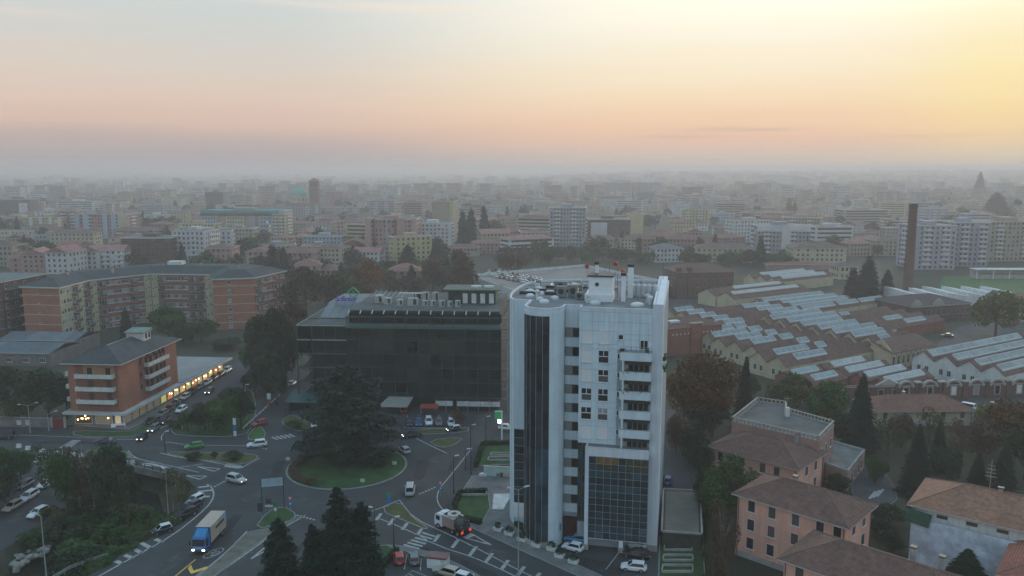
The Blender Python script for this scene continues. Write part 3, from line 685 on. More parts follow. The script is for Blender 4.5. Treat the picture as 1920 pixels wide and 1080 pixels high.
    for (x, y, s) in ((-10.0, 10.4, 1.1), (-11.0, 15.8, 1.2), (-10, 19, 1.0), (-7.7, 7.3, .9), (-6.5, 4.7, 1.2), (-5.4, 9.0, 1.0), (1.9, 5.6, 1.3), (8.9, 4.9, 1.6), (-8.4, 13.5, .8), (-7.5, 22, 1.4), (-4.5, 25, 1.5), (10, 22, 1.4)):
        s *= .72; q = MB(); q.lathe([(s, rz), (s, rz + .25), (s * .85, rz + .45), (s * .4, rz + .62), (.01, rz + .66)], 10, (x, y)); q.build('skylight_dome', M('skylight_acrylic', (.55, .57, .58), .3, .1, 1), T)
    for (x, y) in ((.6, 6.3), (10.9, 6.4), (10.4, 8.3), (-8.6, 9.5)):
        q = MB(); q.tube((x, y, rz), (x, y, rz + 1.0), .28, n=8); q.lathe([(.28, rz + 1.0), (.5, rz + 1.1), (.45, rz + 1.4), (.01, rz + 1.6)], 8, (x, y)); q.build('roof_vent', white_d, T)
    for (x, y, w, h) in ((-4.6, 11.3, 1.6, 2.0), (-2.6, 11.8, 1.6, 2.2), (-6.0, 20, 2.4, 1.6), (-3, 18, 2.5, 1.4), (-1.2, 9.6, 1.4, 1.3)):
        o = MB().box(x - w / 2, x + w / 2, y - .6, y + .6, rz + .15, rz + h).build('air_conditioner', M('plant_grey', (.20, .21, .20), .7, .15, 2), T)
        MB().tube((x, y - .64, rz + h * .55), (x, y - .58, rz + h * .55), min(w, h) * .33, n=10).build('fan_grille', dark_metal, o)
    for i in range(5):
        x = 7.6 + i * .95; q = MB(); q.lathe([(.42, rz + .1), (.45, rz + .3), (.45, rz + 2.0), (.3, rz + 2.25), (.01, rz + 2.35)], 10, (x, 14.5)); q.build('water_tank', M('tank_metal', (.5, .51, .51), .45, .1, 2), T)
    for x0, x1, y in ((-12.5, -4, 13.2), (-12, -2, 16.8), (-9, 1, 21)): MB().box(x0, x1, y, y + .35, rz, rz + .55).build('pipe_duct', dark_metal, T)
    for i in range(30):
        x, y = rnd.uniform(-11.5, 10.5), rnd.uniform(7, 29)
        if -1 < x < 8 and y < 14.5: continue
        w, d, h = rnd.uniform(.3, 1.3), rnd.uniform(.3, 1.1), rnd.uniform(.25, 1.1)
        MB().box(x, x + w, y, y + d, rz, rz + h).build('roof_unit', rnd.choice((white_d, M('plant_grey'), concrete, steel)), T)
    for i in range(9):
        x, y = rnd.uniform(-11, 4), rnd.uniform(15, 27); l = rnd.uniform(2, 6); v = i % 2
        MB().tube((x, y, rz + .25), (x + (l if v else 0), y + (0 if v else l), rz + .25), .1, n=6).build('roof_pipe', steel, T)
    for (x, y, h) in ((1.2, 12.6, 7.0), (3.6, 12.7, 5.8), (5.0, 13.0, 5.2), (12.4, 30, 4.5)):
        MB().tube((x, y, rz), (x, y, rz + h), .05, .03, 6).build('antenna_mast', dark_metal, T)
    red = M('antenna_red', (.45, .05, .04), .5)
    for (x, y, z) in ((-.3, 12.6, 5.4), (4.6, 12.9, 5.9), (5.9, 13.2, 4.6)):
        MB().tube((x, y, rz + z), (x, y - .25, rz + z), .4, n=10).build('dish_antenna', red, T)
        MB().tube((x, y + .05, rz), (x, y + .05, rz + z), .05, n=6).build('antenna_mast', steel, T)
    for i in range(14):
        MB().box(11.1, 11.16, 3 + i * 2, 3.06 + i * 2, rz, rz + 1.3).build('rail_post', steel, T)
    for z in (.6, 1.25): MB().box(11.1, 11.15, 3, 29.1, rz + z, rz + z + .05).build('rail', steel, T)
    for y, z in ((2.5, 32.2), (2.6, 30.4)):     # plants hung on the side wall
        q = MB()
        for _ in range(22):
            a = rnd.uniform(0, 6.28); p = np.array((13.4 + rnd.uniform(0, .35), y + rnd.uniform(-.5, .5), z + rnd.uniform(-.7, .5))); u = np.array((math.cos(a), math.sin(a), rnd.uniform(-1, 1))) * .35; v = np.array((0, .2, .2))
            q.add([p, p + u * .6 + v, p + u * 1.3, p + u * .6 - v], [(0, 1, 2, 3)])
        tag(q.build('wall_plant', plant, T), kind='stuff')
make_tower()
# ---------------------------------------------------------------- shared building pieces
brick_o = M('brick_orange', (.39, .165, .105), .9, .12, .3, kind='brick')
brick_r = M('brick_red', (.285, .12, .085), .9, .14, .3, kind='brick')
brick_d = M('brick_dark', (.15, .085, .07), .9, .16, .3, kind='brick')
slate = M('roof_slate', (.048, .058, .062), .85, .2, .4, bump=.3)
tile_red = M('roof_tile_red', (.22, .105, .075), .9, .25, 1.3, kind='tile', bump=.5, bscale=6)
tile_brown = M('roof_tile_brown', (.17, .092, .072), .9, .25, 1.3, kind='tile', bump=.5, bscale=6)
tile_org = M('roof_tile_orange', (.30, .15, .095), .9, .25, 1.3, kind='tile', bump=.5, bscale=6)
flatroof = M('flat_roofing', (.095, .105, .105), .92, .25, .25)
cream = M('wall_cream', (.52, .44, .30), .9, .12, .3, kind='streak')
white_w = M('wall_white', (.64, .64, .63), .9, .1, .3, kind='streak')
pinkw = M('wall_salmon', (.80, .42, .315), .9, .1, .25, kind='streak')
gutter = M('gutter_metal', (.42, .43, .42), .6, .1, 2)
frame_w = M('window_frame_white', (.58, .58, .56), .7, .08, 2)
shut_b = M('shutter_brown', (.09, .055, .045), .8, .15, 3)
shut_g = M('shutter_grey', (.22, .23, .23), .8, .15, 3)

_WM = {}
def wmesh(w, h, fr, pn, bars=1, sill=True, proud=.06, split=None):
    key = (w, h, fr.name, pn.name, bars, sill, split)
    if key in _WM: return _WM[key]
    mb = MB(); f = .09
    mb.box(-w / 2, w / 2, -proud, .01, 0, h, 0)
    n = bars + 1; st = (w - f) / n
    for i in range(n):
        x0 = -w / 2 + f + i * st; x1 = -w / 2 + (i + 1) * st
        if split: mb.box(x0, x1, -proud - .012, -proud + .01, f, h * split - .03, 1); mb.box(x0, x1, -proud - .02, -proud + .01, h * split, h - f, 2)
        else: mb.box(x0, x1, -proud - .012, -proud + .01, f, h - f, 1)
    if sill: mb.box(-w / 2 - .1, w / 2 + .1, -proud - .1, 0, -.1, -.004, 0)
    me = mb.mesh('window', [fr, pn] + ([shut_g] if split else [])); _WM[key] = me; return me
def on_wall(parent, p, q, t, z, me, name='window', out=0.0):
    d = (q[0] - p[0], q[1] - p[1]); l = math.hypot(*d); a = math.atan2(d[1], d[0])
    x = p[0] + d[0] * t + d[1] / l * out; y = p[1] + d[1] * t - d[0] / l * out
    return put(name, me, parent, (x, y, z), a)
def hip(w, d, z, rise, over=.7, gable=False, x0=0.0, y0=0.0):
    """roof over the rectangle x0..x0+w, y0..y0+d with the ridge along its longer side"""
    mb = MB(); a, b, c, e = x0 - over, x0 + w + over, y0 - over, y0 + d + over; t = .18
    mb.box(a, b, c, e, z - t, z, 1)
    if w >= d:
        k = 0.02 if gable else (e - c) / 2; ym = (c + e) / 2
        R1, R2 = (a + k, ym, z + rise), (b - k, ym, z + rise)
        mb.add([(a, c, z + .002), (b, c, z + .002), (b, e, z + .002), (a, e, z + .002), R1, R2], [(0, 1, 5, 4), (1, 2, 5), (2, 3, 4, 5), (3, 0, 4)], 0)
    else:
        k = 0.02 if gable else (b - a) / 2; xm = (a + b) / 2
        R1, R2 = (xm, c + k, z + rise), (xm, e - k, z + rise)
        mb.add([(a, c, z + .002), (b, c, z + .002), (b, e, z + .002), (a, e, z + .002), R1, R2], [(0, 1, 4), (1, 2, 5, 4), (2, 3, 5), (3, 0, 4, 5)], 0)
    return mb
def chimney_stack(parent, x, y, z, h=1.4, w=.6, mat=None):
    c = MB().box(x - w / 2, x + w / 2, y - w / 2, y + w / 2, z - 1.0, z + h).build('chimney', mat or concrete, parent)
    MB().box(x - w / 2 - .12, x + w / 2 + .12, y - w / 2 - .12, y + w / 2 + .12, z + h, z + h + .18).build('chimney_cap', dark_metal, c)

# ---------------------------------------------------------------- long brick apartment building, left
def apartment():
    V = [(-177.4, 285.1), (-162.6, 282.5), (-162.0, 301.9), (-146.9, 320.8), (-121.4, 319.1), (-115.6, 304.9), (-101, 309.0), (-95, 330), (-112, 340), (-152, 341), (-179, 312)]
    O = V[0]; V = [(x - O[0], y - O[1]) for x, y in V]; HT = 20.0; FH = 3.58
    T = thing('brick_apartment_building', 'long zigzag brick apartment building with pale floor bands and balconies', 'building', (*O, 0))
    MB().prism(V, 0, HT).build('wall', brick_r, T)
    E_ = offset(V, -.8); I = offset(V, 6.5); n = len(E_)
    mb = MB(); mb.prism(E_, HT - .05, HT + .3, 1, top=False, bottom=True)
    mb.add([(x, y, HT + .3) for x, y in E_] + [(x, y, HT + 2.8) for x, y in I], [(i, (i + 1) % n, n + (i + 1) % n, n + i) for i in range(n)] + [tuple(range(n, 2 * n))], 0)
    mb.build('roof', slate, T).data.materials.append(frame_w)
    band = M('floor_band', (.46, .38, .32), .9, .12, .5)
    zs = [HT - .1 - FH * (k + 1) + .75 for k in range(5)]
    yel = M('stair_strip_cream', (.46, .42, .28), .9, .12, .4, kind='streak')
    for e in range(7):
        p, q = V[e], V[e + 1]
        for z in zs: wall_box(T, 'floor_band', p, q, 0, 1, z, z + .28, 0, .12, band)
        wall_box(T, 'cornice', p, q, 0, 1, HT - .35, HT - .06, 0, .35, frame_w)
    bal = M('balcony_panel', (.20, .13, .10), .8, .2, .8); balg = M('balcony_rail_green', (.07, .10, .075), .8, .2, 1)
    W1 = wmesh(1.3, 1.6, frame_w, glass, 1); W2 = wmesh(1.3, 1.6, frame_w, shut_g, 1); W3 = wmesh(1.5, 2.3, frame_w, glass, 1, False); W4 = wmesh(.7, .9, frame_w, glass, 0); W5 = wmesh(1.5, 2.3, frame_w, shut_b, 1, False); W6 = wmesh(1.3, 1.6, frame_w, glass, 1, True, .06, .5)
    # end walls
    for e, t in ((0, .42), (5, .38)):
        p, q = V[e], V[e + 1]
        for k in range(6):
            z = HT - FH * (k + 1) + 1.4
            if z < .3: z = .6
            on_wall(T, p, q, t, z, W4 if e == 0 else (W1, W6, W2)[k % 3])
        wall_box(T, 'corner_pier', p, q, 0.86 if e == 0 else 0, 1.0 if e == 0 else .12, 0, HT - .4, 0, .06, brick_o) if e == 0 else None
        wall_box(T, 'brick_face', p, q, 0, 1, 0, HT - .36, .0, .05, brick_o)
    # long faces: pattern of bays: stair strip, balconies, windows
    for e, pat in ((1, 'wwbsb'), (2, 'sbwwwbws'), (3, 'sbwwwbbs'), (4, 'sb'), (6, 'bwwbw'), (9, 'bwbw'), (10, 'bwbwb')):
        p, q = V[e], V[(e + 1) % len(V)]; m = len(pat)
        for i, c in enumerate(pat):
            t0, t1 = i / m, (i + 1) / m; tm = (t0 + t1) / 2
            if c == 's':
                wall_box(T, 'stair_strip', p, q, t0 + .01, t1 - .01, 0, HT - .4, 0, .16, yel)
                L_ = math.dist(p, q)
                for k in range(6):
                    z = HT - FH * (k + 1) + .9
                    if z > .2:
                        on_wall(T, p, q, t0 + (t1 - t0) * .3, z, W4, out=.16); on_wall(T, p, q, t0 + (t1 - t0) * .7, z + .4, W4, out=.16)
            if e == 1 and c == 'w': wall_box(T, 'cream_face', p, q, t0, t1, 0, HT - .4, 0, .05, yel)
            for k in range(6):
                z = HT - FH * (k + 1) + .75
                if z < 0: z = .5
                if c == 'w':
                    on_wall(T, p, q, t0 + (t1 - t0) * .3, z + .3, rnd.choice((W1, W2, W6, W1)), out=.05); on_wall(T, p, q, t0 + (t1 - t0) * .72, z + .3, rnd.choice((W1, W2, W6, W2)), out=.05)
                if c == 'b':
                    on_wall(T, p, q, t0 + (t1 - t0) * .35, z - .35, rnd.choice((W3, W5))); on_wall(T, p, q, t0 + (t1 - t0) * .75, z + .2, rnd.choice((W1, W2)))
                    if z > .6:
                        b = wall_box(T, 'balcony', p, q, t0 + .004, t1 - .004, z - .55, z - .4, 0, 1.35, band)
                        r = wall_box(b, 'balcony_rail', p, q, t0 + .006, t1 - .006, z - .4, z + .55, 1.24, 1.3, balg if rnd.random() < .6 else bal)
    for i, (x, y) in enumerate(((9, 14), (20, 26), (33, 42), (48, 44), (66, 36))):
        chimney_stack(T, x, y, HT + 2.6, 1.2, .8)
    for x, y in ((14, 20), (40, 46), (58, 44), (30, 40)):
        a = MB().tube((x, y, HT + 2), (x, y, HT + 5.2), .05, .03, 5).build('aerial', steel, T)
        MB().box(x - .9, x + .9, y - .02, y + .02, HT + 4.9, HT + 4.96).build('aerial_arm', steel, a)
    q = MB().box(34, 40, 44, 48, HT + 2.5, HT + 4.2).build('roof_cabin', white_d, T)
apartment()
def dark_block():
    O = (-186, 283); T = thing('dark_brick_block', 'dark brown brick block with balconies at the left edge beside zigzag building', 'building', (-205, 286, 0), R(-6))
    MB().box(0, 21, 0, 24, 0, 22).build('wall', brick_d, T)
    mb = hip(21, 24, 22, 1.6, 1.0); mb.build('roof', [M('roof_green_grey', (.12, .15, .14), .8, .2, .5), frame_w], T)
    for k in range(6):
        z = 22 - 3.5 * (k + 1) + .3
        for side in (0, 1):
            p, q = ((0, 0), (21, 0)) if not side else ((21, 0), (21, 24))
            wall_box(T, 'balcony', p, q, .72 if not side else .05, 1.0 if not side else .45, z, z + .16, 0, 1.5, concrete); wall_box(T, 'balcony_rail', p, q, .72 if not side else .05, 1.0 if not side else .45, z + .16, z + 1.1, 1.4, 1.46, M('balcony_rail_green'))
            for t in (.1, .3, .5, .8): on_wall(T, p, q, t, z + .5, wmesh(1.3, 1.6, frame_w, glass, 1))
dark_block()

# ---------------------------------------------------------------- brick corner building with shops
def shop_building():
    O = (-107.6, 188.0); q_ = (-94.8, 187.0); A = math.atan2(q_[1] - O[1], q_[0] - O[0]); w, d, HT = 12.9, 27.5, 15.6
    T = thing('brick_corner_building', 'orange brick corner building with grey hip roof above lit shop windows', 'building', (*O, 0), A)
    MB().box(0, w, 0, d, 3.6, HT).build('wall', brick_r, T)
    for x0, x1, y0, y1 in ((-.05, 1.9, -.12, 1.5), (w - .6, w + .12, -.12, 8.2), (w - .6, w + .12, 21.5, d + .05), (-.12, .5, 20, d)):
        MB().box(x0, x1, y0, y1, 3.6, HT - .02).build('brick_pier', brick_o, T)
    mb = hip(w, d, HT + .25, 3.0, 1.3); mb.build('roof', [slate, frame_w], T)
    MB().box(w / 2 - .12, w / 2 + .12, 6.0, d - 6, HT + 3.1, HT + 3.3).build('ridge_tiles', M('ridge_pale', (.3, .31, .3), .8), T)
    dr = MB().box(5.2, 8.2, 17.0, 20.5, HT + 1.5, HT + 4.1).build('dormer', M('dormer_pale', (.48, .46, .44), .9, .1, .5), T)
    mb = MB(); mb.add([(4.8, 16.6, HT + 4.1), (10.2, 16.6, HT + 4.1), (10.2, 21, HT + 4.1), (4.8, 21, HT + 4.1), (4.8, 16.6, HT + 4.3), (10.2, 16.6, HT + 4.3), (10.2, 21, HT + 4.9), (4.8, 21, HT + 4.9)], [(3, 2, 1, 0), (4, 5, 6, 7), (0, 1, 5, 4), (1, 2, 6, 5), (2, 3, 7, 6), (3, 0, 4, 7)]); mb.build('dormer_roof', M('copper_green', (.16, .22, .19), .7), dr)
    MB().box(8.2, 9.9, 17.0, 20.5, HT + 1.5, HT + 4.1).build('dormer_front', M('dormer_pale'), dr)
    for y in (17.9, 19.4): MB().box(9.88, 9.95, y, y + .7, HT + 2.5, HT + 3.8).build('dormer_window', glass, dr)
    F, S = ((0, 0), (w, 0)), ((w, 0), (w, d)); Lf = ((0, d), (0, 0))
    ochre = M('recess_ochre', (.36, .20, .10), .9, .1, .4)
    wm = wmesh(1.25, 2.2, shut_b, glass, 1, False); ws = wmesh(1.25, 2.2, shut_b, shut_b, 1, False); wsm = wmesh(.9, 1.2, shut_b, glass, 0)
    bw = M('balcony_white', (.60, .61, .58), .8, .1, .6, kind='streak')
    for k, z in enumerate((12.3, 9.15, 6.0)):
        if k == 0: wall_box(T, 'recess_panel', *F, .3, .92, z + .4, HT - .1, 0, .05, ochre)
        for t in (.42, .78): on_wall(T, *F, t, z + .15, wm if k == 0 else ws)
        b = wall_box(T, 'balcony', *F, .17, .92, z - .1, z + .05, 0, 1.3, bw); wall_box(b, 'balcony_parapet', *F, .17, .92, z + .05, z + .95, 1.16, 1.3, bw); wall_box(b, 'balcony_parapet', *F, .17, .185, z + .05, z + .95, 0, 1.16, bw); wall_box(b, 'balcony_parapet', *F, .905, .92, z + .05, z + .95, 0, 1.16, bw)
        b = wall_box(T, 'balcony', *S, .40, .78, z - .1, z + .05, 0, 1.3, bw); wall_box(b, 'balcony_parapet', *S, .40, .78, z + .05, z + .95, 1.16, 1.3, bw); wall_box(b, 'balcony_parapet', *S, .40, .41, z + .05, z + .95, 0, 1.16, bw)
        for t in (.44, .52, .62): on_wall(T, *S, t, z + .1, wm)
        for t in (.34, .70, .76): on_wall(T, *S, t, z + .9, wsm)
        b = wall_box(T, 'balcony', *Lf, .55, .97, z - .1, z + .9, 0, 1.5, bw)
    for t in (.36, .47, .58, .68, .74): on_wall(T, *S, t, 14.0, wsm)
    on_wall(T, *S, .12, 4.4, wmesh(1.4, .6, shut_b, glass, 0, False), 'vent_window')
    # ground floor: canopy, shop windows with lamps
    R1, R2 = (w, 0), (w + 1.4, 57.5)
    low = M('shop_wall', (.22, .19, .16), .9, .15, .5); can = M('canopy_edge', (.45, .47, .46), .7, .1, .5)
    gf = MB(); gf.prism([(0, 0), (w, 0), (w + .9, 54.5), (-2, 54.5), (-2, d), (0, d)], 0, 3.2); gf.build('ground_floor_wall', low, T)
    cp = MB(); cp.prism([(-1.4, -1.5), (w + 1.5, -1.5), (w + 2.7, 57), (-3, 57), (-3, 30), (-1.4, d)], 3.2, 3.75, bottom=True); cp.build('canopy', can, T)
    MB().prism([(.2, d + .2), (w + 1.6, d - 1), (w + 2.2, 56.3), (-2.4, 56.3)], 3.75, 3.95).build('wing_roof', M('membrane_roof', (.24, .245, .25), .9, .1, .2), T)
    lamp = M('shop_lamp', (.9, .6, .3), .5, emit=(1.0, .58, .2), estr=9.0)
    goods = [M('shop_glow_%d' % i, c, .5, .6, 2.2, emit=e_, estr=s) for i, (c, e_, s) in enumerate((((.35, .25, .10), (1, .55, .18), .38), ((.3, .3, .22), (1, .8, .45), .22), ((.30, .12, .06), (1, .35, .12), .30), ((.25, .26, .10), (.9, .8, .25), .26)))]
    dim = M('shop_dim', (.16, .15, .11), .4, .5, 1.6, emit=(1, .8, .5), estr=.05)
    def shopwin(p, q, t0, t1, m, nl):
        f = wall_box(T, 'shop_window', p, q, t0, t1, .55, 3.0, 0, .06, frame_w)
        g = .04 * (t1 - t0)
        wall_box(f, 'shop_pane', p, q, t0 + g, t1 - g, .68, 2.88, .03, .075, m)
        for i in range(nl):
            t = t0 + (t1 - t0) * rnd.uniform(.15, .85); dx = q[0] - p[0]; dy = q[1] - p[1]; l = math.hypot(dx, dy)
            z = rnd.uniform(1.5, 2.7); o = .12; x, y = p[0] + dx * t + dy / l * o, p[1] + dy * t - dx / l * o
            MB().lathe([(.01, z - .16), (.17, z), (.17, z + .1), (.01, z + .22)], 8, (x, y)).build('shop_lamp', lamp, f)
    shopwin((0, 0), (w, 0), .06, .40, M('shop_black', (.02, .018, .016), .3, emit=(1, .6, .2), estr=.02), 6); shopwin((0, 0), (w, 0), .46, .80, dim, 1); shopwin((0, 0), (w, 0), .85, .97, goods[1], 0)
    p, q = (w, 0), (w + .9, 54.5)
    for i in range(16):
        t0 = .015 + i * .0612
        shopwin(p, q, t0, t0 + .05, (dim if i < 5 else goods[(i * 7) % 4]), 0 if i < 5 else rnd.choice((1, 2, 2, 3)))
    MB().box(w + .05, w + .2, -.1, .6, .1, 3.1).build('corner_pillar', white_d, T)
    tr = thing('shop_sign_board', 'low white and red sign board leaning at the corner shop', 'sign', (*G(222, 801), .13), R(12))
    q2 = MB(); q2.add([(-1.6, -.3, 0), (1.6, -.3, 0), (1.6, .3, .0), (-1.6, .3, .0), (-1.6, .05, .8), (1.6, .05, .8)], [(0, 1, 5, 4), (2, 3, 4, 5), (1, 2, 5), (3, 0, 4), (3, 2, 1, 0)]); q2.build('board', white_p, tr)
    MB().box(-.5, 1.5, -.34, -.1, .05, .35).build('red_band', M('sign_red', (.4, .05, .05), .6), tr)
shop_building()
def glass_sheds():
    for i, (px0, px1, py, dep, z, lab) in enumerate(((-60, 104, 684, 16, 4.2, 'long low shed with blue-grey sheet roof left of corner building'), (0, 150, 664, 14, 5.0, 'low shed with patched blue-grey roof below the brick end wall'))):
        a = G(px0, py); b = G(px1, py); L_ = b[0] - a[0]
        T = thing('sheet_roof_shed', lab, 'shed', (*a, 0), R(-4))
        MB().box(0, L_, 0, dep, 0, z).build('wall', M('shed_wall', (.17, .16, .15), .9, .2, .4, kind='streak'), T)
        cols = [M('sheet_blue_%d' % k, c, .6, .2, .6) for k, c in enumerate(((.075, .10, .12), (.10, .125, .14), (.06, .085, .10), (.13, .15, .155)))]
        n = int(L_ / 4)
        for j in range(n):
            x0 = j * L_ / n
            mb = MB(); mb.add([(x0 + .05, -.4, z), (x0 + L_ / n - .05, -.4, z), (x0 + L_ / n - .05, dep * .5, z + 1.6), (x0 + .05, dep * .5, z + 1.6), (x0 + .05, dep + .4, z), (x0 + L_ / n - .05, dep + .4, z)], [(0, 1, 2, 3), (3, 2, 5, 4)]); mb.build('roof_sheet', cols[rnd.randrange(4)], T)
        MB().box(0, L_, -.5, -.38, z - .15, z + .05).build('gutter', gutter, T)
        for j in range(5): on_wall(T, (0, 0), (L_, 0), .1 + .2 * j, 1.2, wmesh(2.0, 1.4, frame_w, glass, 2))
glass_sheds()

# ---------------------------------------------------------------- dark green glass office building
def office():
    O = (-56.2, 203.2); A = math.atan2(200.0 - O[1], -2.8 - O[0]); Wd = math.dist(O, (-2.8, 200.0)); D = 37
    T = thing('green_glass_office', 'wide dark green glass office block with roof machinery behind the roundabout cedar', 'office building', (*O, 0), A)
    gm = M('green_steel', (.015, .045, .038), .5, .15, 1); gml = M('green_steel_light', (.05, .11, .092), .5, .15, 1)
    dk = M('office_core', (.012, .02, .02), .6, .2, .5)
    x1 = 13.2                                                       # left section ends here
    MB().box(4.2, Wd, .4, D, 3.4, 22.0).build('wall', dk, T); MB().box(6, Wd - 1, 3.0, D - 1, 0, 3.4).build('ground_floor_wall', M('office_base', (.05, .05, .05), .7, .3, .6), T)
    MB().box(0.3, 4.2, 10, D, 4, 22.0).build('side_wall', dk, T); MB().box(.35, 4.2, .5, 10, 14.6, 21.8).build('side_wall', glass_g, T)
    FH = 3.7; nb = 16; bw = (Wd - 4.2) / nb
    lit = M('office_lit', (.016, .026, .022), .15, .6, 1.6, c2=(.008, .02, .02), emit=(.6, .75, .45), estr=.006)
    lit2 = M('office_lit_dim', (.012, .024, .022), .15, .6, 1.6, c2=(.008, .02, .02), emit=(.5, .7, .55), estr=.003)
    litset = {(4, 5): lit2, (4, 6): lit2, (3, 5): lit, (3, 6): lit, (3, 9): lit2, (3, 10): lit, (3, 11): lit, (3, 4): lit2, (2, 8): lit2, (2, 9): lit, (1, 8): lit, (1, 9): lit2, (1, 7): lit2, (0, 9): lit2, (3, 12): lit2}
    for f in range(5):
        z = 3.5 + f * FH
        for i in range(nb):
            x0 = 4.2 + i * bw
            MB().box(x0 + .08, x0 + bw - .08, .26, .42, z + 1.0, z + FH - .12).build('glass_panel', litset.get((f, i), glass_g), T)
            MB().box(x0 + .04, x0 + bw - .04, .18, .42, z + .06, z + .92).build('spandrel_panel', M('spandrel_green', (.012, .034, .032), .25, .25, .5, spec=.5), T)
        MB().box(4.0, Wd + .05, .05, .3, z - .08, z + .05).build('floor_beam', gm, T)
    for i in range(nb + 1):
        x = 4.2 + i * bw; MB().box(x - .07, x + .07, .0, .3, 3.4, 21.6).build('mullion', gm, T)
    MB().box(x1, Wd + .1, -.6, .3, 21.5, 22.3).build('parapet_beam', gml, T); MB().box(3.4, Wd, .3, D + .1, 22.0, 22.15).build('roof', M('office_roofing', (.075, .085, .085), .9, .25, .3), T)
    # set-back top storey with sloping struts
    MB().box(x1, Wd - .6, 3.2, D - 3, 22.15, 25.4).build('top_storey_wall', dk, T)
    for i in range(3, nb):
        x0 = 4.2 + i * bw; MB().box(x0 + .1, x0 + bw - .1, 3.05, 3.22, 22.5, 24.9).build('glass_panel', glass_g, T)
        s = MB(); s.add([(x0 - .1, 1.7, 24.85), (x0 + .12, 1.7, 24.85), (x0 + .12, 3.2, 25.5), (x0 - .1, 3.2, 25.5), (x0 - .1, 1.7, 25.05), (x0 + .12, 1.7, 25.05), (x0 + .12, 3.2, 25.7), (x0 - .1, 3.2, 25.7)], [(3, 2, 1, 0), (4, 5, 6, 7), (0, 1, 5, 4), (1, 2, 6, 5), (2, 3, 7, 6), (3, 0, 4, 7)]); s.build('strut', M('strut_pale', (.5, .52, .5), .6), T)
        MB().box(x0 - .06, x0 + .08, .2, .36, 22.2, 24.5).build('strut_post', gm, T)
    MB().box(x1 - .1, Wd - .3, .1, .35, 24.2, 24.5).build('eaves_beam', gm, T)
    MB().box(x1, Wd - .5, 3.0, D - 2.8, 25.4, 25.65).build('top_roof', M('office_roofing'), T)
    # left section: open corner frame, sloping glazed roof
    for z in (22.0, 18.2, 14.5, 10.8, 7.1):
        MB().box(.0, x1, -.1, .12, z - .14, z + .1).build('frame_beam', M('frame_pale_green', (.26, .33, .29), .6) if z > 18 else gml, T)
        MB().box(.0, .2, -.1, D, z - .14, z + .1).build('frame_beam', gml if z < 20 else M('frame_pale_green'), T)
        MB().box(.2, 4.2, .12, 9.9, z - .3, z - .16).build('stair_landing', dk, T)
    for x, y in ((.1, 0), (4.1, 0), (.1, 9.8), (.1, D - .2)): MB().box(x - .14, x + .14, y - .14, y + .14, 0, 22).build('frame_post', gm, T)
    for k in range(5):
        z = 3.5 + k * 3.7; s = MB(); s.add([(.5, 1.2, z - .6), (.5, 2.6, z - .6), (3.9, 2.6, z + 3.0), (3.9, 1.2, z + 3.0), (.5, 1.2, z - .3), (.5, 2.6, z - .3), (3.9, 2.6, z + 3.3), (3.9, 1.2, z + 3.3)], [(3, 2, 1, 0), (4, 5, 6, 7), (0, 1, 5, 4), (1, 2, 6, 5), (2, 3, 7, 6), (3, 0, 4, 7)]); s.build('stair_flight', steel, T)
    for i in range(4):
        xa = 3.6 + i * 2.4; s = MB(); s.add([(xa + .04, 9, 22.4), (xa + 2.36, 9, 22.4), (xa + 2.36, 19, 25.2), (xa + .04, 19, 25.2), (xa + .04, 9, 22.25), (xa + 2.36, 9, 22.25), (xa + 2.36, 19, 25.05), (xa + .04, 19, 25.05)], [(0, 1, 2, 3), (7, 6, 5, 4), (0, 4, 5, 1), (1, 5, 6, 2), (2, 6, 7, 3), (3, 7, 4, 0)]); s.build('sloping_roof_panel', M('sloped_grey', (.10, .125, .13), .35, .15, .6), T)
    MB().box(3.6, x1, 8.9, 9.0, 22.15, 22.4).build('roof_upstand', gm, T); MB().box(3.6, x1, 19, D - 3, 22.15, 25.1).build('rear_roof_block', M('rear_roof_grey', (.16, .18, .18), .8, .2, .4), T)
    # entrance canopy at the left, awning, white hoarding strip
    s = MB(); s.add([(-2, -5, 2.8), (7, -5, 2.8), (7, 2, 4.2), (-2, 2, 4.2), (-2, -5, 2.6), (7, -5, 2.6), (7, 2, 4.0), (-2, 2, 4.0)], [(0, 1, 2, 3), (7, 6, 5, 4), (0, 4, 5, 1), (1, 5, 6, 2), (2, 6, 7, 3), (3, 7, 4, 0)]); s.build('entrance_canopy', M('canopy_teal', (.018, .075, .07), .5, .1, 1), T)
    MB().box(-1.6, 6.6, -3, 2, 0, 2.6).build('entrance_lobby', dk, T)
    s = MB(); s.add([(22.5, -6, 2.4), (30, -6, 2.4), (30.5, .3, 3.3), (24, .3, 3.3), (22.5, -6, 2.25), (30, -6, 2.25), (30.5, .3, 3.15), (24, .3, 3.15)], [(0, 1, 2, 3), (7, 6, 5, 4), (0, 4, 5, 1), (1, 5, 6, 2), (2, 6, 7, 3), (3, 7, 4, 0)]); s.build('awning', M('awning_cream', (.28, .285, .25), .8, .1, 1), T)
    for a, b in ((36.5, 41), (42, 45.4), (45.5, 48.2), (48.3, 51), (51.1, 53.3)): MB().box(a, b, -1.2, -1.0, 1.4, 2.7).build('white_fascia', white_d, T)
    MB().box(36, Wd + .3, -1.3, -.1, 3.2, 3.45).build('walkway_roof', dark_metal, T)
    for i in range(7): MB().tube((36.5 + i * 2.8, -1.2, 0), (36.5 + i * 2.8, -1.2, 3.2), .07, n=6).build('walkway_post', steel, T)
    # roof machinery
    pl = M('plant_pale', (.36, .37, .35), .8, .12, .8)
